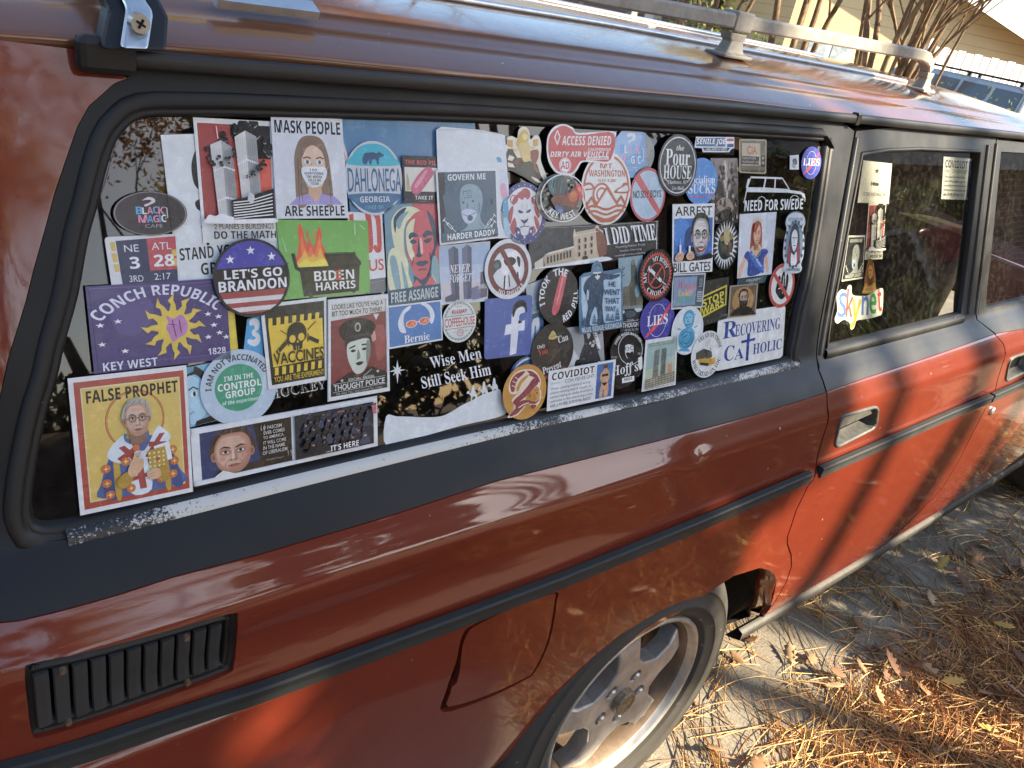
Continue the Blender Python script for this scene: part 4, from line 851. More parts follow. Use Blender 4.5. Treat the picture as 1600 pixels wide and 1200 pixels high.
ST('grey blue sticker of a bald masked figure among syringes, biggest of its kind', '675,266 771,263.4 774.6,371.4 682,383', 6, 'd8dee0', ['p 4a6577 3,3 97,3 97,97 3,97', 'p 26323c 3,3 14,3 13,30 9,34 12,60 8,74 10,97 3,97', 's 26323c 88,42 91,46 89,52 87,48', 't dfe5e6 18,6,62,8.5 b|GOVERN ME']+bald_mask()+['r 4a6577 3,84,94,13', 't e4e8ea 12,86,80,8.5 b|HARDER DADDY', 's 26323c 88,94 95,93 95,96 88,97'])
ST('pale blue sticker of two grey towers against an evening sky', '682,384 763,376.5 759,470 687,475.5', 3, 'c3ccd6', ['p 9db4cf 2,2 98,2 98,36 2,36', 'p b4c2d6 2,36 98,36 98,62 2,62', 'p c9c4c6 2,62 98,62 98,94 2,94', 'p 5a6480 18,8 28,3 28,94 22,94', 'p 444c66 28,3 37,8 38,94 28,94', 'p 626c88 44,8 55,2 55,94 47,94', 'p 49526c 55,2 63,8 64,94 55,94', 'l 49526c .7 52,3 52,-4', 'p 5e5a6a 82,50 98,48 98,92 83,94', 'p 4a4e68 8,88 26,82 30,96 8,96', 'p 6e7692 62,76 80,72 84,94 66,96', 't e9edf2 19,34,40,14 r|NEVER', 't e9edf2 17,50,46,14 r|FORGET', 't e0e2e6 78,70,20,8 r|FORGE'])
ST('green sticker of a dark dumpster full of orange flames', '429,343 572,344.5 576,456.5 441,468', 3, '74b254', ['s de4e24 17,54 19,44 20,36 22,26 21,16 24,4 27,14 28,24 31,30 33,22 36,34 39,30 41,18 44,8 47,18 46,28 49,38 52,46 55,58', 's e8722a 19,56 23,44 23,34 25,20 27,32 30,42 34,34 37,44 41,32 44,18 45,32 47,44 52,58', 's f2b23a 18,58 24,46 27,38 31,48 36,44 40,48 44,36 47,48 53,60', 's f6d84e 20,60 27,50 33,54 40,52 46,50 52,60', 's de4e24 30,20 31.5,13 32.5,20 31.5,25', 's e8722a 37,20 38,14 39,20 38,24', 'p 2b2a1e 12,42 16,42 18,60 52,60 48,44 84,44 84,47 90,56 90,60 88,62 86,96 22,98 20,66 15,62', 'l 1c1b14 1 48,43 84,43', 'p 3a3828 50,46 82,47 88,58 56,60', 'p 37351f 24,66 86,62 84,92 26,94', 'p 26251a 24,90 86,86 86,93 26,96', 'e 1c1b14 30,98.5,2,2', 'e 1c1b14 80,96,2,2', 't e8e8e2 35,66,46,13 b|BIDEN', 'r cf4a30 59,66.4,7,2.8', 'r cf4a30 59,71.2,7,2.8', 'r cf4a30 59,76,7,2.8', 't e8e8e2 36,81,46,11 b|HARRIS', 'l a9d6a0 1.6 84,3 84,20', 'l a9d6a0 1.6 90,6 96,12', 'l b8dcae .8 4,22 7,40'])
ST('white sticker with big red letters showing from behind the green dumpster sticker', '541,331 595,333 601,433 548,440', 2, 'd8dcdd', ['p c4463c 4,4 16,2 16,60 4,60', 's c4463c 50,2 66,2 68,50 58,60 44,56 44,44 54,46 54,20', 's c4463c 72,2 92,2 94,40 90,58 76,60 68,52 74,48 80,48 80,12', 't c4463c 52,70,44,18 h|US', 't c4463c 10,70,40,18 h|JES'])
ST('small dark grey sticker strip just under the red lettered white one', '572,436 601,431 603,455 573,459', 1, '77787c', ['l 99999d 3 4,30 96,26'])
ST('dark oval sticker lettered in pink and blue on its own near the window corner', 'c 233.5,333.5,57.5,34.5', 4, '363033', ['o 8b8688 50,50,49,49,1.5', 's d7c9cf 40,20 48,13 56,16 57,24 50,30 44,34 42,30 50,25 52,20 46,19', 't 4aa3cf 30,34,9,17 B|B', 't dcd8dc 38.5,36,6,15 B|L', 't d88aa6 45,35,8,16 B|A', 't 4aa3cf 53,34,7,16 B|C', 't d88aa6 60,35,8,17 B|K', 't d88aa6 32,53,12,17 B|M', 't 4aa3cf 44,54,8,16 B|A', 't d88aa6 52,54,8,16 B|G', 't 4aa3cf 60,54,2.6,16 B|I', 't dcd8dc 63,53,7,17 B|C', 'l d0cdd0 1.4 68,36 72,38 72,60 68,62', 't a9a2a6 40,74,24,8 n|CAFE', 'l 1d1a1c .5 74,4 76,96'], 'e')
ST('white edged scoreboard sticker with navy and red halves', '161,370 275,365 280,450 174,455', 3, 'd3d6d8', ['p 2b3355 14,8 56,6 57,66 15,68', 'p b8434c 56,6 97,4 97,66 57,66', 'p 2b3355 15,66 97,64 97,99 16,99', 'p d3b44c 6,10 13,10 13,26 7,26', 'p d3b44c 6,30 13,30 13,46 7,46', 'p d3b44c 7,50 14,50 14,64 8,64', 'p d3b44c 90,28 97,28 97,40 90,40', 'p d3b44c 91,44 97,44 97,58 91,58', 't d9dbe0 24,16,20,13 n|NE', 't d9dbe0 62,14,28,13 n|ATL', 't e2e4e6 29,38,14,22 B|3', 't e2e4e6 63,36,30,22 B|28', 't d9dbe0 26,72,20,12 n|3RD', 't d9dbe0 62,70,24,12 n|2:17'], 'rr')
ST('purple flag sticker with a yellow sun, the widest on the left', '131,447 350,433.5 358,559 145,583', 4, '44346f', ['l 6a5a94 .8 2,3 60,4 98,3', 'l 2e2250 .8 2,5 3,96', 'l 5d4d88 .6 14,10 60,11 96,6', 'l 6a5a94 .7 6,94 50,92 98,93', 's 52427e 18,20 40,16 44,40 30,60 16,50', 'a d8d8e6 50,112,62,97,-43,41,11.5 b|CONCH REPUBLIC']+['p d8b93a '+' '.join('%.1f,%.1f' % (58+12.0*r*math.sin(a+b), 54-20*r*math.cos(a+b)) for r, b in ((.95, -.24), (1.35, -.06), (1.6, -.16), (2.0, .08), (1.6, .05), (1.35, .14), (.95, .24))) for a in [2*math.pi*k/12 for k in range(12)]]+['e d9bc2e 58,54,12,20', 's b878ad 53,40 58,44 64,40 68,50 67,62 61,68 56,72 54,62 52,54 54,48', 'l 4a2f5a .8 57,46 59,66', 'l 4a2f5a .8 62,46 63,62', 'l 4a2f5a .8 54,50 60,52']+stars([(7, 45), (19, 42), (7, 67), (22, 77), (84, 42), (92, 46), (88, 56), (92, 66), (83, 70), (97, 72)])+['t d8d8e6 6,88,38,10 b|KEY WEST', 't d8d8e6 82,84,14,8 b|1828'])
ST('narrow yellow sliver of a sticker beside the purple flag sticker', '353,484 364,487 370,547 357,549', 3, 'd8c22e', ['l b8a41e 6 86,2 90,98'])
ST('small bright blue sticker with one white numeral peeking from behind the yellow skull sticker', '381,494 408,490 410,556 378,556', 2, '3a9ed0', ['s d5dce0 28,12 60,8 84,18 80,34 62,40 84,50 84,66 56,76 22,68 24,58 52,60 62,54 44,48 42,38 56,32 50,24 30,24'], '14,8 100,0 100,100 0,100')
ST('round sticker with white stars over red and white stripes and bold white lettering', 'c 389.5,433.5,59.5,61', 7, '17161b', ['s 3c37a0 8,30 18,14 34,5 50,3 66,5 82,14 92,30 94,36 6,36', 'r 1b1517 4,36,92,30', 'p 9c3a38 7,66 93,66 90,74 10,74', 'p d6d2cf 10,74 90,74 86,80 14,80', 'p 9c3a38 14,80 86,80 80,86 20,86', 'p d6d2cf 20,86 80,86 70,92 30,92', 'p 9c3a38 30,92 70,92 60,95 40,95', 't e6e6ea 14,38,76,11.5 B|LET\'S GO', 't e6e6ea 6,51.5,89,13.5 B|BRANDON', 'o 17161b 50,50,50,50,3']+stars([(23, 25), (50, 15), (77, 24)], 'e4e4ee', 6), 'e')
ST('black and yellow hazard sticker with a skull and syringes', '402.6,475 506,463 507,592 416,608', 5, 'd9dcda', ['p 24221a 5,4 96,4 96,95 6,95', 'p e0be22 9,26 93,24 95,72 11,74']+['p e0be22 %s,17 %s,17 %s,26 %s,26' % (10+12*k, 16+12*k, 15+12*k, 9+12*k) for k in range(7)]+['p e0be22 %s,75 %s,75 %s,84 %s,84' % (13+12*k, 19+12*k, 18+12*k, 12+12*k) for k in range(7)]+['s 262217 36,38 40,29 50,25 60,27 66,34 66,44 60,50 58,57 46,58 44,52 37,48', 'e e0be22 44,44,5,4.6', 'e e0be22 58,43,5,4.6', 'p e0be22 50,49 52,46 54,49', 'l e0be22 .8 49,53 49,58', 'l e0be22 .8 53,53 53,58', 'l 262217 5 18,58 34,47', 'l e0be22 1 22,60 20,54', 'l 262217 5 70,45 86,52', 'l 262217 1.6 34,43 38,52', 'l 262217 1.6 69,40 68,50', 'l 262217 1 36,38 26,32', 'l 262217 1 68,36 82,27', 't 262217 12,58,82,14 h|VACCINES', 't d5b528 10,85.5,84,6.5 h|YOU ARE THE EXPERIMENT'])
ST('framed sticker of a peaked cap officer on a dark red ground, complete one', '507,467 601,458 604,609 507,626', 6, 'd8dcdc', ['p 7f2f30 5,4 95,4 95,96 5,96', 'p d0cfc8 5,4 95,4 95,17 60,18 84,19 79,25 74,18.5 5,21', 't 26262a 7,5.5,84,5 h|LOOKS LIKE YOU\'VE HAD A', 't 26262a 7,12,82,5 h|BIT TOO MUCH TO THINK!', 's 9a4a44 66,34 84,30 94,36 94,60 80,66 76,48', 's c59a88 70,38 76,36 78,44 72,46', 's 1d1b1c 18,30 26,24 48,21 68,24 78,31 74,36 68,40 30,42 22,38', 's 3a383a 28,40 46,37 70,37 66,42 50,46 32,45', 'e a8a8a4 48,30,5,4.6', 'e 2a2a2c 48,30,3,3', 's 232123 28,42 34,40 68,40 70,52 66,50 34,50 30,54', 's c9d2c2 31,46 44,43 66,43 68,58 62,70 54,76 44,76 36,68 31,58', 'l 1d1b1c 1.6 34,50 44,48', 'l 1d1b1c 1.6 54,48 64,48', 's 232123 36,53 40,51.5 45,53 40,54.5', 's 232123 54,52.5 58,51 63,52 58,54', 's 7d857a 48,52 52,60 46,62', 's 232123 44,66 50,64.5 57,65.5 50,68.5', 's 7d857a 62,46 68,46 68,58 62,68', 's 1c1b1d 8,84 24,78 38,74 48,80 60,74 70,71 84,76 95,80 95,90 8,90', 'l b9b6b0 .7 56,80 70,74', 'e c9c6c0 22,81,2,1.3', 'e c9c6c0 80,77,2,1.3', 'p 1a191b 5,83 95,83 95,96 5,96', 't c9cbc8 32,80,42,2.6 b|SOCIAL MEDIA', 't dcdeda 9,84.5,82,6 h|THOUGHT POLICE', 'l c9cbc8 .4 8,83.5 92,82.8', 'l c9cbc8 .4 8,91.6 92,91', 't b9bbb8 12,93,76,2 n|WE WILL TELL YOU WHAT TO THINK', 'f d8dcdc 4.4'])
ST('round pale blue sticker with a green disc in the middle', 'c 371.5,604,59.5,59', 4, 'b5c8d6', ['e 3a9a76 49,50,31,31', 't dcebe4 31,33,38,6.5 b|I\'M IN THE', 't e6f2ec 22,42,57,9.5 B|CONTROL', 't e6f2ec 31,53,39,9 B|GROUP', 't d5e6de 26,65,50,7 b|of the experiment', 'a 33383c 50,50,36,36,-88,66,7.5 b|I AM NOT VACCINATED'], 'e')
ST('black glass decal of white outlined slab lettering below the skull sticker', '416,606 507,592 509,606 418,624', 1, None, ['t cfd3d4 4,6,96,98 s|HOCKEY', 't 1b1c22 7,16,90,78 s|HOCKEY'], cat='decal')
ST('blue tinted sticker of half a dark haired woman\'s face', '288,574 332,565 347,653 296,667', 2, '7fb5d0', ['s 14171c 0,0 34,0 74,22 92,60 90,100 60,100 74,70 60,34 30,14 0,18', 's a9d2e4 0,20 30,18 56,36 62,60 54,80 30,92 6,96 0,80', 'e dff0f6 20,46,11,5', 'e 10202c 22,46,4.5,4.5', 'l 15242e 2.4 4,38 20,34 36,40', 'l 4a7f9a 1.5 2,78 16,75', 'p 8cc0d8 66,66 96,60 98,88 68,92', 'p 5a96b4 0,0 30,0 26,8 0,12', 'p 14171c 20,92 96,88 100,100 14,100'])
ST('yellow icon style sticker of a haloed man in blue robes', '103,589.6 288,569 298.4,765.6 123,802.7', 5, 'dcdcdc', ['p a84330 4,3.5 97,3.5 97,96.5 4,96.5', 'p d7cfa4 9,8 93,8 93,92 9,92', 'p d6b85c 10,9 92,9 92,91 10,91', 'o b5512e 52,36,25.5,22.5,.9', 'o b5512e 52,36,24.2,21.3,.5', 't 1c1a18 13,10.5,78,9 B|FALSE PROPHET']+['s 4c6397 20,91 20,78 26,64 33,54 46,50 62,49 74,53 82,62 88,78 91,91', 's 3c5186 30,60 33,91 22,91 22,78', 's c09a32 31,58 35,57 36,91 31,91', 's c09a32 74,57 77,58 80,91 75,91', 's 3c5186 82,66 91,91 82,91']+['s d5dde2 27,62 29,54 42,46 48,55 58,60 70,44 76,46 82,54 66,62 56,70 40,68', 's d9e0e4 46,68 60,68 62,91 44,91', 'p 9c3a34 36,55 41,54 52,64 48,67', 'p 9c3a34 34,63 49,56 52,59 38,66', 'p 9c3a34 72,49 77,49 62,66 58,65', 'p 9c3a34 62,54 78,56 77,59 62,58', 'p a5423a 50,72 56,72 58,89 52,89', 'p a5423a 44,79 63,77 63,80 45,82', 'e c96a2a 51,57,3,2.6', 's 4a6a9e 42,45 50,50 60,48 62,44 62,52 50,54 42,51', 's c3a23a 44,47 52,51 60,46 60,48 52,53 44,49']+['e c9682c %s,%s,4,3.3' % q for q in ((24, 69), (41, 66), (24, 80), (26, 89), (44, 87), (83, 63), (84, 72), (82, 82), (71, 84))]+['* ecd27a %s,%s,2.6,4,.3' % q for q in ((24, 69), (41, 66), (24, 80), (26, 89), (44, 87), (83, 63), (84, 72), (82, 82), (71, 84))]+['p dfe4e4 66,58 80,56 82,70 68,72', 'p b89634 60,61 76,59 78,73 62,76']+['e e6dcae %s,%s,.9,.8' % (62+4*a, 63+3.4*b) for a in range(4) for b in range(4)]+['e a8503a 69,68,1.8,1.5', 's b08a2c 32,80 40,74 46,76 44,83 36,86', 's b08a2c 68,76 76,74 78,84 72,86', 's d5ab82 42,73 46,66 50,60 51,66 56,66 55,73 48,78 44,78', 'l d5ab82 1.6 51,66 54,60', 's d5ab82 58,78 64,75 70,76 70,82 62,83', 'l 9c7450 .4 59,79 65,78', 'l 9c7450 .4 59,81 65,80']+face(53, 35.5, 10.5, 12, 'd0a890', 'a9a9a6', '4a3a30', 'b4876c', '6e655c'))
ST('wide white bordered sticker with a man\'s portrait beside a crowd in dark hoods', '295,669 586.6,617 587.7,695 301,758.7', 3, 'dbdee0', ['p 2f3c66 4,10 50,10 50,92 4,92', 'p 2e241c 30,10 50,10 50,92 34,92', 'p 3b2c22 12,82 36,78 38,92 10,92']+face(19.5, 55, 9.4, 35, 'c79a80', '49352a', '3a2822', 'a87660', neck=0)+['p dbdee0 0,0 100,0 100,10 0,10', 'p dbdee0 0,92 100,92 100,100 0,100', 'p e0ddd8 10,90 14,82 20,92 10,92', 't 8f8a84 33.5,14,2.5,12 s|“', 't 8f8a84 47,70,2.5,12 s|”']+['t c9c4be %s,%s,%s,6.6 h|%s' % q for q in ((35, 18, 9.5, 'IF FASCISM'), (35, 27, 11, 'EVER COMES'), (34.6, 36, 11, 'TO AMERICA,'), (34.6, 45, 12, 'IT WILL COME'), (34.4, 54, 11.5, 'IN THE NAME'), (34, 63, 13, 'OF LIBERALISM'))]+['t a9a4a0 36,78,9,4 n|Ronald Reagan', 'p 232733 51.5,10 97,10 97,92 51.5,92']+crowd(51.8, 8, 97, 93, 4)+['p a8544a 74,12 78,11 78,15 74,15', 'p c46a7a 94,11 97,11 97,30 95,30', 't e2e4e6 67,75,19,11 b|...IT\'S HERE', 'r 232733 51.5,9.6,45.5,3'])
# ---- lower middle
camel = lambda x, y, s: 's d3dadd '+' '.join('%.1f,%.1f' % (x+s*a, y+s*b) for a, b in ((0, 2), (1, -2), (4, -3), (6, 1), (8, 0), (9, -5), (10, -12), (12, -15), (14, -12), (15, -4), (17, -2), (19, 3), (19.5, 10), (18, 16), (16.5, 16), (16.5, 8), (12, 7), (10, 12), (9, 17), (7.5, 17), (8, 8), (6, 4), (3, 2)))
ST('white decal of three camel riders on a snowy hill under a star', 'px', 0, None, ['s d3dadd 603,651 620,650.5 640,651 660,652 685,651 700,646 720,634 738,625 752,617 770,611 781,609 785,628 788,648 720,665 660,682 604,697', camel(729, 613.5, .82), camel(746, 608, .82), camel(762, 602.5, .82), 'p d3dadd 620.5,562 622.5,575 626.5,572 624.5,577 634,577.5 624.5,580 626.5,586 622.5,582.5 620.8,600 618.6,583 613.5,587 616.5,580.5 607,581 616.5,577 613.5,571.5 618.6,575', 't dfe4e6 671,550,81,18,-11.5 s|Wise Men', 't dfe4e6 657,578,110,18.5,-11.5 s|Still Seek Him'], cat='decal')
ST('small white oval coffee shop sticker with red lettering and a green ring', 'c 715,501.5,26.5,33', 3, 'd6dbd8', ['o 4d6b50 50,50,45,45,4', 'o d6dbd8 50,50,43.5,43.5,1.2']+['l d6dbd8 1.6 %.1f,%.1f %.1f,%.1f' % (50+40*math.sin(a), 50-40*math.cos(a), 50+46*math.sin(a), 50-46*math.cos(a)) for a in [math.pi*2*k/30 for k in range(30)]]+['r d6dbd8 3,36,94,29', 'l 35503c 1 6,36 94,36', 'l 35503c 1 6,65 94,65', 't b8403a 28,22,44,11 B|ELLIJAY', 't bb3f38 6,40,88,21 h|COFFEEHOUSE', 'o b8403a 50,77,10,8,1.2', 'l b8403a 1.2 44,78 48,74 52,79 57,76', 'l b8403a 1 28,74 36,74', 'l b8403a 1 64,74 72,74', 'l b8403a .8 36,14 60,14'], 'e')
ST('blue square sticker with a big white letter f wearing dark swept hair', '754,466.7 828,460 826,552.5 753,561', 4, '4b62a6', ['p d9dde4 44,46 55,45 56,30 62,18 76,14 84,18 84,28 74,30 72,34 72,43 85,41 84,58 71,58 67,96 53,98 55,62 41,63', 's 22242a 57,30 59,18 66,9 78,7 87,14 89,30 84,22 78,18 66,22 60,34', 'p 22242a 70,42 74,38 78,42 78,45 70,46', 'p 4b62a6 84,30 90,30 90,40 73,42 73,33'], 'rr')
ST('round sticker of a piebald sheep crossed by a dark red prohibition ring', 'c 790,420,36.5,47', 5, 'd4d9dc', ['s f0f1ee 34,34 48,24 64,20 74,28 76,46 74,72 70,78 68,60 62,54 48,58 47,80 42,82 40,60 34,52', 's 23252a 40,34 56,30 66,36 60,44 46,44', 's 23252a 68,30 75,34 74,48 70,44', 's 3a4a4a 8,42 16,36 28,33 34,38 34,46 26,50 18,58 14,66 10,62 12,50', 's 56706c 18,42 26,38 30,44 24,48', 'l 23252a 3 42,60 40,82', 'l 23252a 3 69,56 72,78', 'l 23252a 2 50,60 52,80', 'o 6e2f30 50,50,43,43,9', 'p 6e2f30 28,14 36,10 78,76 72,84', 'a e6dcdc 50,50,43,43,212,132,-6.5 b|NO SHEEPLE'], 'e')
ST('pale glass sticker scrap with a few teal letters behind the round red capsule sticker', '820,446 850,434 852,490 826,496', 1, 'aab4ba', ['t 4f8aa2 12,62,60,18 s|TE', 'l 4f8aa2 3 10,86 80,78'])
ST('deep blue sticker scrap with a tall pale letter between the two dark round stickers', '824,492 848,486 848,545 820,560', 1, '35608f', ['s c7d2d8 22,92 26,24 50,12 74,20 70,84 50,86 54,38 48,30 44,40 40,92'])
ST('curved blue and white sticker edge above the orange round sticker', 'c 826,580,30,26', 2, '2f5a8a', ['o c7d2d8 50,50,44,44,6'], 'e')
ST('grainy grey photo sticker of a dark robed figure below the hairy giant sticker', '884,512 940,505 944,572 876,580', 1, '9fa3a6', ['s 2b3038 46,6 62,8 74,24 84,60 88,96 40,98 42,60 50,40', 's c9ccce 4,50 20,48 40,80 36,98 4,98', 's d9dcde 76,10 86,30 92,58 84,52 78,30', 's 14171c 30,80 40,78 44,96 30,98', 's b5babd 56,20 62,16 66,24 60,32']+scatter(['c3c7c9', '50555c'], 24, 44, 10, 90, 95, 3, 9))
ST('orange oval sticker of a feather hatted pirate head', 'c 815,611,34,43', 6, 'c08a32', ['s e6d2bc 13,40 15,26 24,14 38,9 52,9 68,12 80,22 87,36 84,48 88,58 84,74 72,84 64,80 56,72 44,82 30,90 10,90 22,78 24,68 20,60 30,52 44,46 30,50 18,48', 's 8a3440 17,38 17,27 26,16 38,12 50,12 44,18 34,24 28,34 26,44 20,45', 'l e6d2bc 1.4 22,26 30,30', 'l e6d2bc 1.4 27,19 34,24', 'l e6d2bc 1.4 20,33 27,37', 's c08a32 30,40 38,28 48,22 60,19 52,26 42,34 34,46', 's 8a3440 54,12 66,15 78,24 84,36 80,36 70,26 60,22 60,18', 's 8a3440 23,62 40,52 56,40 66,30 74,28 80,38 70,46 56,56 40,64 28,70', 's e6d2bc 40,50 44,40 50,28 54,26 54,36 48,46', 's c08a32 50,62 62,52 76,44 82,48 84,58 82,70 74,76 66,74 58,68', 'l 8a3440 1.6 56,58 64,55', 'l 8a3440 1.6 72,52 80,49', 'e 8a3440 61,60,2.2,2', 'e 8a3440 77,56,2.2,2', 'l 8a3440 1.2 70,58 73,66 69,67', 's 8a3440 28,70 44,64 58,66 66,70 76,70 84,69 80,72 70,75 60,73 52,74 40,78 32,80', 's 8a3440 14,88 24,78 36,74 46,76 38,82 30,87', 's 8a3440 62,76 72,77 76,80 70,84 64,82', 'l e6d2bc 2.4 34,76 46,72 58,71', 'l d8d4cc 1 72,71 92,66'], 'e')
ST('dark round sticker with white and red words under a small campaign hat', 'c 859,548,33,44', 5, '2d2b2a', ['s c3b06c 40,26 44,18 50,13 56,18 58,23 64,25 52,29', 'l 57503a 1 44,24 56,22', 's 3f322a 40,44 46,34 58,36 66,46 68,62 58,74 44,72 36,60', 's 54382c 46,36 52,32 58,36 54,42', 'l 6a5a4a 1.2 40,72 72,44', 'l 6a5a4a 1.4 44,66 60,50', 't e4e2de 14,34,18,9,-6 s|Only', 't cf4c34 16,42,22,11,-8 s|You', 't e4e2de 62,23,24,13,-8 s|Can', 't e4e2de 26,72,44,13,-10 s|Prevent', 't cf4c34 20,84,62,11,-12 s|Communism'], 'e')
ST('white definition sticker with tiny text and a bather photo on the long window', '851,578.4 956,559.7 951.6,619.7 848,641', 7, 'dde0e0', covidiot())
ST('black shop sticker with a bearded head over white script lettering', 'px', 4, '1c1e22', ['s d9dcdc 976,534 982,532 986,537 985.5,552 979,560 973.5,554 973,540', 's 1c1e22 972,539 976,531 983,529 987,534 986,539 979,537', 's 1c1e22 974,552 977,549.5 980,550.5 985,548 984.5,555 979,561', 'o 1c1e22 976,544,3.2,3,.8', 'o 1c1e22 984,543,3.2,3,.8', 'o d9dcdc 981,545,19,24,.8', 't e4e6e6 950,567,44,20,-12 r|Hoff\'s', 'p e4e6e6 968,590 987,586 987,594 968,598', 't 1c1e22 971,589,13,4.5,-10 b|SAUCE', 't c5c8c8 951,556,9,3 n|ESTD', 't c5c8c8 992,550,8,3 n|2012', 'p e4e6e6 993,558 999,556 1000,574 996,578 993,572', 'a d9dcdc 978,546,20,24,-70,60,4 b|HAND MADE BATCHES'], '~975,517 990,520 1001,533 1003,551 1002,572 996,586 988,590 980,601 962,607 957,602 958,590 950,582 951,560 950,545 960,524')
ST('pale green sticker of two sketched towers over a brick row, at the sill', '1003.4,530.6 1053,522.8 1050,600 997,611', 6, 'd9dddb', ['p 9fb9b2 6,8 95,8 95,60 6,60', 'p b9c2a4 6,60 95,48 95,78 6,78', 't 4a4e4c 10,7,80,3.4 n|REMEMBER THE ATTACK', 't 4a4e4c 10,11.5,80,3 n|ON OUR SKYLINE', 'p 8b9088 30,24 44,22 44,82 28,82', 'p 7d827c 52,22 66,20 64,80 51,82']+['l 3c403e .8 %s,22 %s,80' % (x, x-1) for x in (30, 34, 37, 41, 44, 52, 56, 60, 63, 66)]+['l 3c403e .7 29,%s 44,%s' % (y, y-1) for y in (36, 50, 64)]+['p c58f78 74,52 80,56 84,48 86,78 74,80', 'p a9a48c 6,78 95,70 95,92 6,94']+['l 3f423c .9 6,%s 95,%s' % (79+4*k, 73+4.6*k) for k in range(5)]+['l 3f423c .7 %s,%s %s,%s' % (10+9*k, 78-k*.8, 10+9*k, 93) for k in range(10)]+['t 33363a 6,95,84,2.6 n|AND OTHER THINGS THEY TELL YOU'])
# ---- upper middle
ST('oval sticker of a red, white and blue lion head in a starred blue ring', 'c 814,333.5,36,48.5', 5, '35407c', ['e d8d8dc 50,50,40.5,42', 's a8494f 42,15 50,10 60,12 64,20 58,28 52,24 46,28 38,24 36,18', 's a8494f 30,22 38,20 36,30 28,36 24,32', 's a8494f 66,24 74,28 80,38 76,40 68,32', 's a8494f 20,42 27,38 25,54 20,66 15,56', 's a8494f 22,66 30,56 34,70 28,84 20,74', 's a8494f 72,38 80,42 84,54 80,58 74,48', 's a8494f 72,54 80,60 84,70 80,78 74,66', 's a8494f 70,70 76,78 72,84 68,78', 'o a8494f 27,27,7,7,1.8', 'o a8494f 73,29,7,7,1.8', 's 2c3566 37,44 46,46 48,49 40,49', 's 2c3566 64,43 56,46 54,49 62,48', 's 2c3566 42,59 50,61 59,58 55,64 51,66 46,64', 'l 2c3566 1.2 50,65 50,70', 'l 2c3566 1.4 40,72 46,71 50,70 55,71 61,71', 'l b9b6c0 1 44,34 46,44', 'l b9b6c0 1 57,34 55,44', 's 35407c 32,72 40,74 44,84 58,84 62,74 68,72 68,86 60,91 42,91 33,86', 's d8d8dc 43,76 50,72 58,76 58,82 50,86 43,82']+stars([(37, 80), (50, 88), (64, 79)], 'e8e8ec', 3.4)+['* d0d4e4 %.1f,%.1f,1.7' % (50+45.5*math.sin(a), 50-46*math.cos(a)) for a in [2*math.pi*k/22 for k in range(22)]], 'e')
ST('die cut sticker of a blonde riding a falling bomb with two beer mugs', 'px', 4, 'ddd9c4', ['p 3a3933 790,232 797,234 805,248 835,256 842,277 845,288 838,292 815,277 797,268 778,262', 'p e4e0cc 792,242 800,246 797,252 789,250', 'p e4e0cc 789,254 800,256 803,262 790,261', 's 4a4a3c 797,250 812,247 830,256 842,276 846,287 838,290 818,276 802,264', 'p 8f3a2a 803,248 809,248 807,256 800,256', 's 22211d 832,268 842,276 846,286 838,282', 's e9e2cc 826,276 834,284 843,286 836,280', 's 8d4a33 822,238 836,234 837,246 833,258 838,268 834,270 829,260 826,250', 's d9bf78 806,222 814,218 821,222 824,236 824,250 815,253 810,244', 's c8a93f 807,212 812,204 819,205 822,213 819,222 809,224 805,230 803,222', 's e7cf92 812,211 819,210 820,217 814,219', 'l d9bf78 3 809,230 801,236 795,230', 'l d9bf78 3 821,228 828,233 832,228', 'p cf9740 789,217 797,218 797,230 790,229', 'p cf9740 829,217 836,216 836,228 830,229', 'p f0e7cf 789,216 797,216 797,219 789,219', 'p f0e7cf 829,216 836,214 836,217 829,219'], '~788,215 796,213 804,216 806,205 811,199 818,199 823,206 825,218 830,213 837,212 841,222 842,234 841,250 848,270 850,280 841,290 826,283 804,268 784,266 774,261 777,252 784,233 788,224')
ST('red key shaped sticker with white lettering and a diamond', 'px', 8, 'dde0e0', ['s bb2f34 873,197 886,203 892,210 908,211 951,209 946,250 920,251 900,252 893,262 886,270 874,270.5 862,266 853,252 849,234 851,214 860,202', 'p dde0e0 863,203 868,214 863,228 858,215', 'p bb2f34 863,207 866,214.5 863,223 860,215', 't e6e4e2 870,213,77,14.5,0 i|ACCESS DENIED', 't e6e4e2 911,231.5,35,4.6 i|CALIFORNIA', 't e6e4e2 852,237,92,8.5,0 i|DIRTY AIR VEHICLE', 'p e2d6d4 908,246 943,244.5 943,249.5 908,251', 't bb2f34 910,246.3,31,3,-2 h|LUCKY OUR AIRBILLS', 'e e6e4e2 875,258.5,9.5,12', 't b02c30 868.5,252.5,13,12 B|AD', 'o bb2f34 875,258.5,8.5,11,.8'], '~873,194.5 887,200 894,208 920,207 953,206.5 952.5,220 949,253.5 920,254 902,254 894,266 885,273.5 873,274 860,269 850,254 846.5,234 848.5,213 858,199')
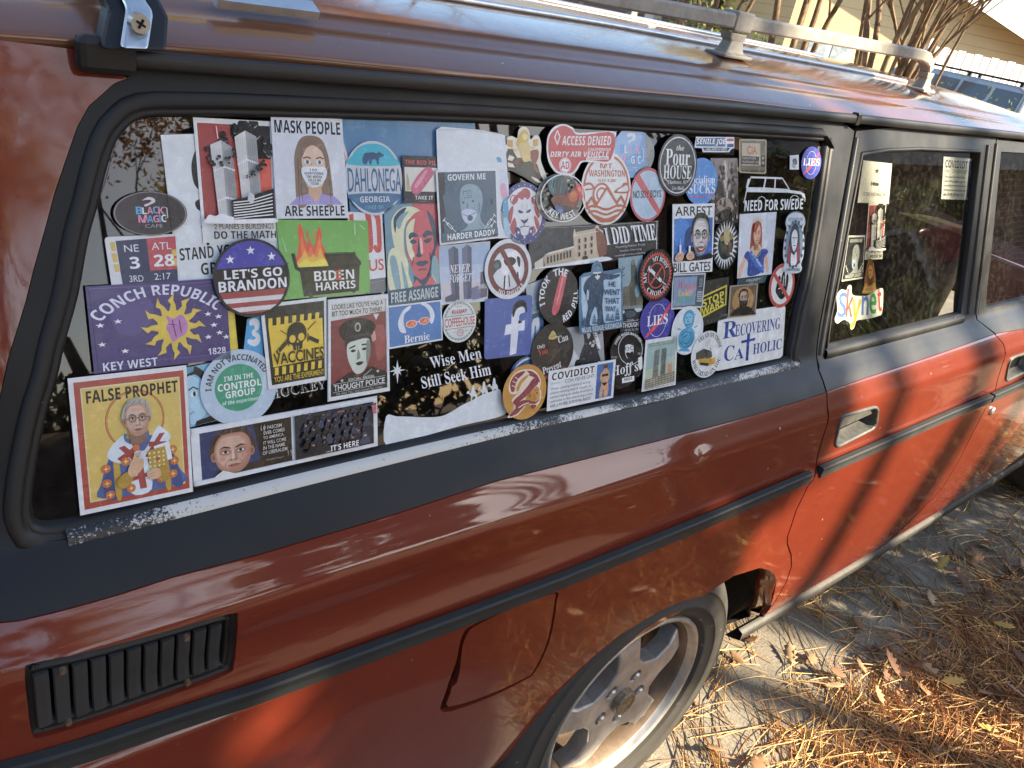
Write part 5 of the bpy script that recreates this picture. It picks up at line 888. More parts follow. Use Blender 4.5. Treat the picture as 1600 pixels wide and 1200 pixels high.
ST('round photo sticker of a red and teal rooster', 'c 869,309.5,36.5,38', 6, '8e8e84', scatter(['6e6a5e', 'b3b0a2', '4c4a44', 'c9c5b6', '85806f', '3a3935'], 230, 6, 6, 94, 94, 3.4, 3, True)+['s 1b2a30 24,40 18,30 17,18 22,8 32,2 44,2 52,8 58,20 60,34 54,44 40,46 30,46', 'l 2f6f78 3 26,40 21,28 22,16 30,6', 'l 4f9aa0 2 30,40 25,26 27,14 35,5', 'l 2f6f78 2.5 34,40 31,26 33,12 40,5', 'l 173038 2.5 40,40 38,26 40,14 46,8', 'l 3d7f88 1.6 44,40 44,28 47,16', 'l 24505c 2 50,42 50,30 52,20', 's 7d3520 24,52 30,46 40,44 52,43 62,40 68,32 74,28 82,30 85,38 84,50 80,62 74,72 62,80 48,79 36,72 28,62', 's 5e2a1c 26,54 36,48 48,48 52,58 44,66 34,64', 's b5562c 60,44 68,36 76,34 82,40 80,52 74,58 64,56', 's c9702f 66,40 74,37 78,42 74,48 68,48', 'l d08a3f 1 64,44 70,56', 'l d08a3f 1 69,42 75,54', 'l 9a4526 1.2 44,50 40,62', 'l 9a4526 1.2 50,50 48,64', 's 2b2420 42,66 58,66 70,70 70,78 60,84 46,82', 's 3b5a8e 32,66 42,66 50,72 48,80 40,80 34,74', 's 5a7ab0 38,72 46,72 48,78 42,79', 's c8353e 75,24 78,18 81,23 84,19 86,25 90,24 91,32 90,40 92,48 88,56 84,50 82,42 79,36', 's e06a60 80,28 85,27 87,34 84,38', 'e f0d060 84.5,33,1.6,1.6', 'e 1a1a1a 84.5,33,.8,.8', 'p d8a83a 89,34 94,37 89,39', 'o e2e4e2 50,50,49,49,2.2', 'a eceeec 50,50,44,44,232,140,-13 B|KEY WEST'], 'e')
ST('white oval sticker with orange mountains, clouds and waves', 'c 941,294.5,38.5,57', 7, 'd9dcd8', ['o b4572e 50,50,46.5,46.5,3.6', 't b4572e 36,16,28,7 B|MT.', 't b4572e 14,25,73,9 B|WASHINGTON', 't b4572e 33,37,36,4.6 B|ELEV. 6,288\'', 's b4572e 4,44 18,42 26,50 6,52', 's d9dcd8 6,47 16,45 21,49 7,50', 's b4572e 66,56 72,50 80,47 86,42 95,44 96,56', 's d9dcd8 72,54 78,50 84,48 88,46 93,47 93,54', 'e b4572e 40,58,18,16', 'e d9dcd8 40,58,14.5,13', 'e b4572e 40,58,11,10', 'e d9dcd8 40,58,8,7', 'p b4572e 24,76 48,48 54,48 78,76', 'p d9dcd8 29,76 50,52 73,76', 'p b4572e 8,72 20,60 30,70 27,74 20,65 12,74', 'p b4572e 70,68 80,59 92,72 88,74 80,64 73,71']+['l b4572e 3.2 '+' '.join('%.1f,%.1f' % (x, y+2.6*math.cos((x-50)/8.2)) for x in np.linspace(xa, 100-xa, 30)) for y, xa in ((76, 9), (83, 14), (90, 24))]+['p b4572e 30,93 70,93 60,96.5 40,96.5'], 'e')
ST('round blue sticker with pastel lettering behind the orange mountain oval', 'c 986,240,34,38', 3, '6f9ccb', ['s 8fb4dc 20,8 50,2 70,8 60,40 30,60 8,50', 's 8e8c84 78,12 94,30 99,52 94,74 84,70 80,40', 's 6c6a64 56,92 76,76 92,78 76,96', 's dcdfe8 34,12 44,8 54,12 53,22 44,26 40,30 38,26 46,20 47,15 38,17', 't 5fa5dc 21,32,9,18 B|B', 't e2e6ee 30,34,7,16 B|L', 't d9a4c6 38,33,9,17 B|A', 't 6fb4e4 47,32,8,18 B|C', 't d9a4c6 56,33,9,17 B|K', 't d9a4c6 21,54,13,18 B|M', 't 7fbce8 35,55,9,16 B|A', 't e2e6ee 45,55,9,16 B|G', 't 7fbce8 56,55,3,16 B|I', 't e2e6ee 60,54,8,17 B|C', 'l dfe3ea 1.8 68,38 73,40 73,64 68,66', 't cfd8e4 32,78,28,9 n|CAFE'], 'e')
ST('pale blue round sticker with a red ring and slash across black words', 'c 1007.5,304.5,27.5,42', 5, 'a9c0d2', ['o b8444c 50,50,50,50,5', 'p c04c50 12,22 24,12 88,80 82,90', 'l 8a9aa8 .8 52,26 49,36 55,36', 't 1f2226 8,42,44,14 h|NO SOY', 't 1f2226 56,41,32,14 h|BOYS'], 'e')
ST('dark round bar sticker with looping white lettering and a white ring', 'c 1052.5,258.6,30.5,48', 7, '26282b', ['o d3d6d6 50,50,46,46,2', 't e4e6e4 44,17,20,9 r|the', 't e4e6e4 18,24,62,26 s|Pour', 't e4e6e4 14,50,72,22 s|HOUSE', 't d3d6d6 26,74,48,7 r|Charleston, SC', 'l d3d6d6 1.5 18,72 26,76', 'l d3d6d6 1.5 74,78 82,72', 't d3d6d6 36,84,32,6 r|Live Music'], 'e')
ST('small blue and white action logo style sticker with red, white and blue stripes', '1080,214 1143,214 1143,238 1080,238', 5, 'd3dadf', ['p 2f5f8a 4,10 76,6 76,64 4,62', 't e8ecee 5,12,72,46 i|SENILE JOE', 'r b23a44 80,12,17,16', 'r e8ecee 80,29,17,14', 'r 2f5590 80,46,17,22', 'p 20303c 20,70 88,72 82,92 24,90', 't cfd6da 26,74,54,14 b|A REAL AMERICAN WEIRDO'], '4,0 99,2 99,72 90,82 86,100 20,100 18,74 0,70')
ST('blue round sticker with white words and a red underline', 'c 1092,284,25.5,37', 4, '3f86cb', ['t dfe6ec 22,37,70,17 s|ocialism', 't dfe6ec 12,55,82,20 s|SUCKS', 'l c8505e 2.4 18,81 50,82 88,79'], 'e')
ST('brown grey picture sticker of a ruined statue beside the blue round sticker', '1108,247 1151,247 1151,347 1108,350', 2, '6a5c56', ['p 857a74 0,0 100,0 100,34 0,26', 's b9b2a8 46,6 56,4 62,14 58,26 66,40 62,60 54,62 48,40 40,28', 's 3a302c 10,40 40,36 46,60 30,80 8,78', 's 4a3e38 64,50 96,40 98,80 70,90', 's 9a8c80 20,70 44,60 70,64 84,80 60,74 40,84', 's 241e1c 20,86 60,78 96,90 96,100 10,100', 's d3cdc2 50,10 54,8 56,16 51,18']+scatter(['3c3430', 'a0958a', '5a4e48'], 60, 4, 4, 96, 96, 4, 8))
ST('tan retro television sticker with red initials on the screen', '1151,217 1194,218 1193,272 1151,270', 4, 'a49a80', ['p 6d6450 4,5 96,5 96,90 4,90', 'p b5aa8e 10,12 76,12 78,76 10,78', 't bb4638 28,20,36,24 h|CIA', 'r 2e2a22 8,50,64,24', 't c9c2ac 10,51,50,10 m|Operation', 't c9c2ac 10,62,60,10 m|Mockingbird', 'r 2c281f 80,46,14,34', 'e a79d84 87,54,4,4', 'e a79d84 87,68,4,4', 'p 4a4434 4,90 96,90 90,96 10,96'], 'rr')
ST('small white scrap sticker with a grey blot at the end of the top row', '1232,243 1246,242 1246,265 1232,265', 2, 'c9cfd2', ['s 59646a 30,30 70,24 80,60 40,70', 's 8a959a 20,60 50,64 60,84 30,86'])
ST('small blue oval space sticker with a red swoosh in the upper corner of the window', 'c 1264.7,254.7,15.5,25.5', 3, '3c45a0', space_lies((8, 36, 84, 22)), 'e')
ST('white line drawing decal of an estate car over slanted white lettering', 'px', 0, None, ['p cfd6da 1172,275.5 1222,277 1221,280 1175,278.5', 'p cfd6da 1166,293 1194,294 1231,296.5 1250,299 1257,303 1258,309 1254,309 1252,304 1232,301 1166,300', 'l d9dee0 1.3 1173,277 1167,294 1164,309 1162,317', 'l d9dee0 1.6 1222,278 1233,296', 'l d9dee0 2.2 1196,279 1193,294', 'l d9dee0 1.8 1211,280 1210,295', 'l d9dee0 1 1167,293 1194,293.5 1231,296', 'p cfd6da 1168,280 1171,278 1168,293 1165,293', 'l d9dee0 .9 1183,313 1186,308.5 1190,307 1194,309 1196,312.5', 'l d9dee0 .9 1234,310 1238,306 1242,305 1246,307.5 1248,311', 'l d9dee0 1.4 1254,304 1257,309 1257,315', 't e2e6e8 1162,311.5,93,17,-2 i|NEED FOR SWEDE', 't e2e6e8 1162,311.5,93,17,-2 i|NEED FOR SWEDE'], cat='decal')
# ---- right block
ST('white poster sticker of a grinning man in glasses holding small bottles', '1046,319 1112,317.5 1108,424 1045.5,427.5', 5, 'dcdfdf', ['t 26272a 6,3.5,88,13.5 h|ARREST', 't 26272a 3,84.5,92,14 h|BILL GATES', 'p 2a66b4 4,21 96,20 97,80 3,83', 's 3a7fca 6,24 30,22 40,40 20,60 6,56', 's 1d3f7c 30,40 46,34 48,60 30,66', 's 17191f 24,82 34,70 50,62 60,76 92,72 96,80']+face(67, 47, 20, 26, 'd0cccc', '25301f', '20201e', '98928f', '4a4642', neck=0)+['s 8c3a40 56,62 67,65 78,61 76,67 67,70 59,68', 's efe9e4 58,63 67,65.5 77,62 67,67', 's c9a080 4,76 14,68 24,70 22,80 8,82', 's c9a080 30,76 38,68 48,70 50,78 38,81', 'l 6e4c38 .6 8,76 18,73', 'l 6e4c38 .6 34,75 44,73', 'r d9e4ea 14,58,4.5,12', 'r d9e4ea 36,60,4.5,10', 'l cfe0ea .8 16,58 16,50'])
ST('spiky white sunburst sticker with a dark bomb rider in the middle', 'c 1130,382.5,20,38.5', 4, '25272a', ['* cfd4d4 50,50,50,26,.6', 'e 25272a 50,50,30,30', 's 4a4a40 26,42 44,48 60,56 74,72 70,76 52,70 32,58', 's b5a878 40,20 52,12 62,22 64,44 54,50 44,44', 's 8f7f50 26,34 40,30 42,40 30,42', 's 8f7f50 62,28 78,30 76,38 64,40', 's 6a4a38 58,46 70,46 74,62 66,66', 's cfc9b0 66,66 74,68 72,72'], 'e')
ST('portrait sticker of a red haired woman in a crown and blue sash dress', '1152,334.6 1209.6,331 1201.5,428 1148,435', 4, 'd9dde2', ['p cdd4de 0,0 100,0 100,100 0,100', 'p c3cbd8 70,0 100,0 100,100 84,100', 's 9c4a2c 34,18 44,13 56,14 62,26 64,48 62,58 34,60 32,40', 's dcae90 22,68 16,84 8,98 2,98 8,76 16,66', 's dcae90 76,60 84,74 90,92 84,94 76,78', 's dcae90 40,50 58,50 66,60 60,70 40,70 30,62', 's 2d4a94 16,66 26,58 36,66 48,70 64,58 78,58 84,64 74,72 70,94 30,98 28,76', 's 3a62b4 34,58 40,66 74,90 68,95 32,68', 'p 4a6fc4 30,60 36,58 78,88 72,92', 't dfe6f4 34,71,38,5,38 r|Miss Rumor']+['p c9c4b0 36,15 35,7 39,11 42,5 46,11 49,4 53,11 57,5 59,11 63,7 62,15']+face(48, 33, 10, 16, 'e2b498', 'a5522f', '5a3a2c', 'c08a70')+['s a5522f 37,24 40,17 50,15 48,22 40,30', 'o 8fb08a 50,62,9,7,1.2', 's f0eae4 44,42.5 48,44 52,42.5 48,45'])
ST('thin teal caption strip sticker under the crowned woman sticker', '1150,436 1196,430 1192,441 1148,448', 3, '3a4d54', ['t b5c2c4 30,20,50,34 s|PROMPT', 't 8fa0a4 40,66,40,14 n|FOR PRESS SECRETARY'])
ST('tall ornate pill shaped sticker of a long haired figure in pale blue and red', '1222,331 1256,331 1250,427 1216,427', 5, 'c3cdd6', ['o 66788c 50,13,44,14,2', 't 66788c 16,9,66,6 h|SEPARATION', 'e 7a8ca0 50,52,40,38', 's 3a4656 32,26 48,18 64,24 74,44 78,80 64,86 36,86 22,78 26,44', 's d3d9de 38,34 50,28 62,36 62,54 52,64 42,58 36,46', 's b53a44 26,52 32,60 34,82 26,80', 's b53a44 70,52 64,62 66,82 74,78', 'l 2c3846 1.6 40,42 48,41', 'l 2c3846 1.6 53,41 60,42', 'l 2c3846 1.4 45,54 56,54', 'l 2c3846 1 50,42 48,50 52,50', 's e0e5e8 38,66 50,70 62,64 64,84 40,86']+['e %s %.1f,%.1f,4,3' % ('44546a', 50+43*math.sin(a), 52-37*math.cos(a)) for a in [2*math.pi*k/18 for k in range(18)]]+['t 66788c 18,91,62,4.6 h|LIBERATION'], '~30,1 70,1 90,8 95,18 88,28 96,45 97,70 88,84 94,92 78,99 22,99 6,92 12,84 3,70 4,45 12,28 5,18 10,8')
ST('white oval sticker with a red ring and slash over a black raised fist', 'c 1218,446,20,34.5', 4, 'd9dbd8', ['s 23252a 30,42 32,30 40,26 44,34 50,20 58,22 60,36 68,24 74,34 72,56 66,74 58,80 46,80 36,72 26,60', 'l d9dbd8 2.4 44,34 42,50', 'l d9dbd8 2.4 54,28 54,50', 'l d9dbd8 2.4 63,32 62,52', 'l d9dbd8 2.4 36,56 50,54 58,60 52,68', 'o b8463f 50,50,50,50,8', 'p b8463f 14,26 20,18 84,80 78,88'], 'e')
ST('television sticker with rainbow coloured lowercase words on the screen', '1046.5,428 1098,426 1092.6,480 1044,483', 5, 'c9cdcf', ['p 55606c 3,4 97,4 97,95 3,95', 'p 8e9ba8 5,10 74,9 74,90 5,92', 's 7d97bc 9,16 40,11 70,14 71,50 70,84 40,87 9,84 8,50', 't d0504c 18,18,26,22 s|it\'s', 't d8704c 44,28,26,20 s|all', 't dcb04c 18,44,46,19 s|fake', 't 5fae70 14,64,56,18 s|news', 'r 39424c 78,10,17,36']+['r 8a96a0 80,%s,13,2' % (13+4*k) for k in range(7)]+['r a5adb4 78,52,17,30']+['e 59646e %s,%s,2,1.5' % (81+5*a, 58+6*b) for a in range(3) for b in range(4)])
ST('charcoal sticker with a yellow outlined box of blocky yellow words', '1090,440 1136,432 1133,497 1086,512', 3, '3a3933', ['p d0c23a 4,34 94,18 95,66 10,82', 'p 33322c 8,37 90,23 91,63 13,77', 't d6c83c 14,36,72,17,-9 B|STOP', 't d6c83c 12,54,74,17,-9 B|WARS'])
ST('small square sepia sticker of a bearded man before a halo', '1135.7,446 1180,442 1176,492 1132.5,496', 5, '9a948a', ['p 6e5a44 5,4 95,4 95,95 5,95', 's a88450 12,60 18,26 36,10 62,10 82,28 88,60 70,80 30,80', 's c0a06a 30,40 40,24 58,22 70,40 66,60 36,62']+face(50, 42, 15, 22, 'b89884', '2e2822', '2a221c', '86685a', None, '2b2420')+['s 2a2722 10,92 24,76 40,68 60,68 78,76 92,90 92,95 8,95'])
ST('white rectangular sticker with blue serif capitals and a blue cross', '1119.7,492 1224.7,476 1220,558 1113,580', 3, 'dcdfdd', ['t 2f4a94 8,14,20,30 s|R', 't 2f4a94 25,22,68,22 s|ECOVERING', 't 2f4a94 12,58,14,28 s|C', 't 2f4a94 26,66,14,20 s|A', 't 2f4a94 53,63,44,20 s|HOLIC', 'p 2b3f92 43,42 47,42 47,92 43,92', 'p 2b3f92 35,53 55,52 55,57 35,58'], 'rr')
ST('white oval sticker of a yellow bulldozer ringed by black words', 'c 1098.7,552.4,24.7,36.5', 7, 'd7dbd9', ['a 26282b 50,50,37,37,-44,78,10 s|TREAD ON THOSE', 'a 26282b 50,50,47,47,262,108,-10 s|WHO TREAD ON YOU', 'p 5b5650 14,42 38,36 64,46 66,58 44,62 14,56', 'p 47433e 40,38 56,42 56,56 40,54', 'p c19a3c 22,56 62,60 78,66 74,74 52,76 24,68', 'p d6ae48 66,60 78,60 78,74 68,70', 'p 3b3833 28,64 56,70 54,76 28,70', 'l 7d7870 2 58,36 60,46', 'o 8a8782 46,28,4,4,1', 'o 8a8782 52,22,3,3,.8'], 'e')
ST('white oval sticker of a blue ink caricature head on a coiled body', 'c 1068.8,515.5,25,38', 6, 'd3dadc', ['s 4a9cc0 34,24 40,12 54,8 66,14 70,26 66,40 58,46 46,44 38,36', 's 7fc0da 40,22 50,14 62,20 62,34 54,42 44,38', 'l 235f86 2 42,24 48,23', 'l 235f86 2 54,22 60,24', 'l 235f86 2 50,26 48,32 53,32', 'l 235f86 2.4 44,37 52,39 58,36', 's 4a9cc0 28,50 44,44 62,46 72,58 70,76 56,86 40,88 26,80 22,64', 'l 235f86 2 30,58 44,52 60,56 62,70 48,78 34,72 36,62 50,60', 'l 235f86 2 26,70 40,84 60,82 70,66', 's 4a9cc0 24,88 44,84 60,94 40,92', 'l 4a9cc0 2.5 28,46 18,42', 'l 4a9cc0 2.5 70,46 80,44', 'l 4a9cc0 2 66,22 73,18'], 'e')
ST('purple blue round space sticker with a red swoosh, lower and larger one', 'c 1023.5,500,27,36', 4, '3f3c98', space_lies(), 'e')
ST('black gear edged round sticker of a crossed out syringe', 'c 1020,430,27,41', 6, '1a1719', ['* c0403c 50,50,46,40,.88', 'e 1a1719 50,50,38,38', 'o c0403c 50,50,25,25,3', 'p d9dcdc 30,40 34,35 66,58 62,64', 'l d9dcdc 2 64,61 80,70', 'l d9dcdc 3 26,32 32,42', 'l d9dcdc 2 24,40 30,30', 'p 1a1719 44,48 47,44 58,53 55,57', 'l c0403c 4 33,66 67,33', 'a e4e4e2 50,50,28,28,-24,68,9 s|MY BODY', 'a e4e4e2 50,50,38,38,284,246,-9 s|MY', 'a e4e4e2 50,50,38,38,228,128,-9 s|CHOICE', 'o 1a1719 50,50,50,50,3.5'], 'e')
ST('old photo style sticker of a standing man under small aeroplanes', '964,403 1002,398 1002,480 966,484', 2, '7f95a0', ['p 8aa4ae 0,0 100,0 100,52 0,58', 'p 6d6a5e 0,58 100,50 100,96 0,98', 's 4d5550 54,8 64,6 68,16 74,24 76,48 70,60 72,92 58,94 56,60 46,66 40,56 50,44 50,24', 's 8a7a66 55,8 62,6 65,14 57,17', 's 5a5348 40,56 58,52 60,94 48,94 44,70', 'l 46525a 2.4 8,24 26,20', 'l 46525a 2.4 16,16 17,30', 'l 46525a 2 10,36 24,33', 's 7fa5b4 66,62 86,50 96,56 84,76 70,78', 'l 4a463e 2 6,70 8,92', 'l 4a463e 2 14,68 16,92', 'l 4a463e 2 22,72 24,92', 't b9b6aa 6,94,80,3.4 n|LOOSER WITH EACH DAY'])
ST('small dark officer poster sticker cut off by the purple round space sticker', '967,483 1003,480 1003,520 967,524', 2, '262a30', ['s c3c9cb 2,8 14,4 20,12 10,18', 's c3c9cb 62,2 90,0 94,10 76,16 66,10', 's 3f5562 20,14 40,8 60,12 64,30 30,34', 't c3c9cb 30,40,30,8 n|SOCIAL', 't d3d8da 10,54,80,18 h|THOUGHT', 'l c3c9cb 1.5 8,50 90,46', 't c3c9cb 18,78,60,8 n|WE WILL TELL YOU'])
ST('black round sticker with a long red capsule and curved white words', 'c 868,462,31.5,45', 6, '232427', ['s c9545c 54,13 61,9 67,13 66,26 54,64 48,76 40,82 33,78 34,68 46,30', 'l 8f3a44 1 40,45 55,48', 's e08a8e 58,14 61,14 58,28 46,62 44,60', 'a e2e4e4 50,50,36,36,-108,-38,12 B|I TOOK', 'a e2e4e4 50,50,36,36,-20,28,12 B|THE', 'a e2e4e4 50,50,48,48,166,134,-12 B|RED', 'a e2e4e4 50,50,48,48,122,80,-12 B|PILL'], 'e')
ST('slate blue sticker of a hairy giant in a cap pointing, among pine trees', 'px', 8, '4f7590', ['p a9c4d6 901,433 915,430 930,433 962,425 963.5,499 905,510 901,470', 's 2f4a62 921,425 922,416 927,412 931,416 933,425 948,428 955,428 960,427 960,431 948,436 936,437 936,452 934,470 934,482 936,500 938,505 926,506 926,492 923,478 917,490 914,505 918,508 905,509 908,495 911,478 908,462 905,455 904,447 909,436 916,430', 's c7d6de 920,424 925,422 931,423 931,426 920,427', 's 5f8098 920,419 925,414 931,418 932,423 920,424', 's d3d9da 922,428 929,428 929,433 926,436 923,433', 'r 16202a 921.5,427.5,4,2.6', 'r 16202a 926.5,427,4,2.6']+['l 6f92ac .5 %.1f,%.1f %.1f,%.1f' % (a, b, a+.6, b+4) for a, b in ((914, 440), (920, 445), (927, 446), (932, 442), (912, 450), (924, 456), (930, 458), (916, 460), (921, 466), (929, 470), (914, 472), (925, 478), (930, 484), (913, 484), (929, 494), (911, 495), (943, 431), (950, 430))]+['t 2f4a62 943,439,11,8 h|HE', 't 2f4a62 935.5,451,25,9 h|WENT', 't 2f4a62 937,464.5,23,9 h|THAT', 't 2f4a62 937.5,477,17,8.5 h|WAY', 's a9c4d6 909,452 912,455 911,468 908,464']+['p 3f617a %s,%s %s,%s %s,%s' % (x, y, x+3.6, y+h, x-3.6, y+h) for x, y, h in ((942, 488, 12), (949, 489, 11), (957, 478, 20), (921, 489, 16), (905, 493, 14))]+['l a9c4d6 .6 %s,%s %s,%s' % (x-3, y+h*k, x+3, y+h*k) for x, y, h in ((942, 488, 12), (949, 489, 11), (957, 478, 20), (921, 489, 16)) for k in (.45, .7)]+['t c7d6de 900.5,506.5,63,7.5,-8 b|BLUE RIDGE·GEORGIA'], '898,432 905,426 916,424 918,413 925,406 932,410 935,423 950,421 962,418 965,424 966,500 963,511 903,521 898,518 897,470')
ST('black rectangular sticker of a lit prison building and outlined white lettering', '824,357 1027,344 1026,400 824,421.5', 2, '1d2026', ['l d3d6d6 .5 1,1 50,4 99,2', 'l d3d6d6 .5 98.5,2 98.5,98', 'p 2b323c 1,2 54,6 54,80 1,97', 'p cfc6b4 4,84 10,72 10,96 4,97', 'p b5a790 10,70 14,64 32,53 33,92 11,96', 'p d9d4c8 10,68 14,62 32,51 33,55 14,66', 'p c3b198 31,24 34,16 50,10 54,18 54,86 33,92', 'p 7d4a38 48,8 57,34 57,80 51,88 49,60', 'p d3c8b6 31,26 32,6 33.5,26', 'p d3c8b6 47,10 49,-4 51,10', 'l e2dccf 1.2 32,26 50,18']+['r 3a2a22 %.1f,%.1f,1.1,%.1f' % (12.5+2.3*k, 72-1.5*k, 17) for k in range(8)]+['r 3a2a22 %.1f,%.1f,1.3,%.1f' % (35+4.6*k, 34-2*k+17*j, 11) for k in range(3) for j in range(3)]+['e 2a1f1a 40,84,2,6', 's dfe2e2 4,97 20,93 52,86 60,92 58,97 30,102 6,101', 't 8a9094 55.7,11.6,42,44,-3.5 s|I DID TIME', 't e8eaea 55,10,42,44,-3.5 s|I DID TIME', 't c3c7c8 63,60,25,8,-2 n|Wyoming Frontier Prison', 't c3c7c8 67,72,18,7,-2 n|Rawlins Wyoming', 't c3c7c8 62,83,26,7,-2 n|wyomingfrontierprison.org'])
# ---- the stickers on the rear door window
D = dict(door=True, group='stickers on the rear door window')
ST('sunlit white sticker with a small star above a syringe on the door window', '1347,250.5 1392,255.6 1386.7,318.5 1338,316.5', 2, 'd9d6cc', ['* 2b2c2c 50,22,8,5,.4,1.2', 'p 3a3c3c 40,49 60,50 60,58 40,57', 'l 2b2c2c 1.4 60,54 74,55', 'l 2b2c2c 2 36,53 40,53', 'l 2b2c2c 2.4 36,48 36,58', 't 5a5c58 15,74,72,9 n|COME AND MAKE ME'], **D)
ST('narrow burning towers sticker hanging under the sunlit star one on the door window', '1356.5,317.5 1384,316.5 1377.7,404.5 1350,406', 1, 'd9d6cc', burning_towers(), **D)
ST('dark small sticker of a bald masked figure on the door window', '1325,368 1351,367.5 1347,435 1314,440', 1, 'd3d3cc', ['p 26282b 3,4 97,4 97,96 3,96', 't d9d9d2 14,8,70,7.5 b|GOVERN ME']+bald_mask('a5a8a6', '26282b')+['r 26282b 3,85,94,11', 't d9d9d2 12,86,78,8 b|HARDER DADDY'], **D)
ST('brown die cut sticker of a long haired bust on the door window', '1345,403.5 1367.5,403.5 1367,457 1344,459', 4, '6b4a2c', ['s c99a5c 38,22 52,16 66,24 68,44 54,58 40,48', 's 8a5a30 24,30 34,12 50,4 70,14 80,40 86,66 74,70 70,40 60,22 44,22 32,44 30,74 16,70', 'l 4a2f1c 3 42,34 50,33', 'l 4a2f1c 3 56,33 64,34', 'l 4a2f1c 2.5 46,48 60,48', 's b58a50 20,70 50,78 84,68 90,84 88,98 6,98 8,84', 'r d0a860 12,82,74,14', 't 5a3d22 16,84,66,9 m|RESIST'], '~32,8 50,1 72,8 84,34 92,64 86,78 96,84 94,100 2,100 4,84 12,78 10,62 20,36', **D)
ST('multicoloured lowercase word sticker with a thick white outline on the door window', 'px', 5, 'e0dfd8', ['t 4a72c0 1305,456,14,40,6 h|S', 't c04a46 1318,451,11,44,4 b|k', 't d9ac3c 1325,467,15,45,6 b|y', 't 4a72c0 1342,462,11,30,2 b|n', 't 4fa558 1354,458,11,32,0 b|e', 't c04a46 1367,450,6,36,-2 b|t'], '~1303,462 1310,452 1318,453 1321,446 1326,446 1328,460 1344,462 1352,461 1362,455 1368,451 1374,450 1376,456 1374,488 1366,494 1354,497 1342,499 1334,501 1330,512 1325,514 1323,504 1314,499 1304,505 1300,498 1304,484', **D)
ST('white definition sticker with a bather photo in the top corner of the door window', '1473,244.6 1528,249 1523.5,313 1469,311', 2, 'd9d9d4', covidiot(), **D)
bpy.data.scenes.remove(TXS)
# ---------------------------------------------------------------- ground
def concrete():
    m, t, p, N, L = nodes('weathered_concrete')
    a = noise(t, 2.2, 6, .65); b = noise(t, 160, 3, .6); c = noise(t, 9, 8, .75)
    base = mixc(t, ramp(t, c.outputs[0], [(.32, 0), (.68, 1)]).outputs[0], (.24, .205, .155), (.42, .37, .285))
    base = mixc(t, ramp(t, a.outputs[0], [(.42, 0), (.62, .7)]).outputs[0], base, (.17, .145, .115))
    agg = ramp(t, b.outputs[0], [(.3, .55), (.7, 1.2)]); mx = N('ShaderNodeMix'); mx.data_type = 'RGBA'; mx.blend_type = 'MULTIPLY'; mx.inputs[0].default_value = 1
    L(base, mx.inputs[6]); L(agg.outputs[0], mx.inputs[7]); L(mx.outputs[2], p.inputs['Base Color']); p.inputs['Roughness'].default_value = .92
    ad = N('ShaderNodeMath'); ad.operation = 'MULTIPLY_ADD'; ad.inputs[1].default_value = .25; L(b.outputs[0], ad.inputs[0]); L(c.outputs[0], ad.inputs[2])
    bump(t, p, ad.outputs[0], .6, .006); return m
def mulch():
    m, t, p, N, L = nodes('pine_straw_soil'); tc = N('ShaderNodeTexCoord'); rot = []
    for k, (ang, sc) in enumerate(((.4, 26), (1.5, 34), (2.5, 30))):
        mp = N('ShaderNodeMapping'); mp.inputs['Rotation'].default_value = (0, 0, ang); L(tc.outputs['Object'], mp.inputs[0])
        rot.append(noise(t, sc, 6, .7, mp.outputs[0], (1, .12, 1)))
    mx = N('ShaderNodeMath'); mx.operation = 'MAXIMUM'; L(rot[0].outputs[0], mx.inputs[0]); L(rot[1].outputs[0], mx.inputs[1]); m2 = N('ShaderNodeMath'); m2.operation = 'MAXIMUM'; L(mx.outputs[0], m2.inputs[0]); L(rot[2].outputs[0], m2.inputs[1])
    c1 = ramp(t, m2.outputs[0], [(.46, (.05, .028, .015)), (.60, (.20, .105, .045)), (.74, (.46, .28, .12))]); big = noise(t, 1.1, 5, .6, tc.outputs['Object'])
    L(mixc(t, ramp(t, big.outputs[0], [(.4, 0), (.65, .55)]).outputs[0], c1.outputs[0], (.10, .055, .03)), p.inputs['Base Color']); p.inputs['Roughness'].default_value = .9
    bump(t, p, m2.outputs[0], .7, .02); return m
MULCH = mulch()
def gz(x, y): return .35*max(0, (-y-6.5))*.5 if y < -6.5 else 0.
gx_ = np.concatenate([np.linspace(-60, -8, 8), np.linspace(-6, 14, 24), np.linspace(20, 90, 8)]); gy_ = np.concatenate([np.linspace(-60, -13, 6), np.linspace(-11, -3, 17), np.linspace(-2, 8, 8), np.linspace(12, 90, 8)])
V = [(x, y, -.004+(min(1.5, max(0, -y-6.5)*.30) if x < 4 else min(.3, max(0, -y-6.5)*.30))+(.05*math.sin(3*x+y) if y < -6.5 else 0)) for y in gy_ for x in gx_]; nx = len(gx_)
tag(mesh_obj('ground', V, [(j*nx+i, j*nx+i+1, (j+1)*nx+i+1, (j+1)*nx+i) for j in range(len(gy_)-1) for i in range(nx-1)], MULCH), kind='structure')
dx = np.concatenate([np.linspace(-9, -1.5, 7), np.linspace(-1.2, 4, 24), np.linspace(4.5, 12, 6)]); dy = np.linspace(-.75, 4.2, 13)
tag(mesh_obj('driveway', [(x, y if y > -.7 else -.40+.05*math.sin(x*5)+.04*math.sin(x*13+1), 0) for y in dy for x in dx], [(j*37+i, j*37+i+1, (j+1)*37+i+1, (j+1)*37+i) for j in range(12) for i in range(36)], concrete()), kind='structure')
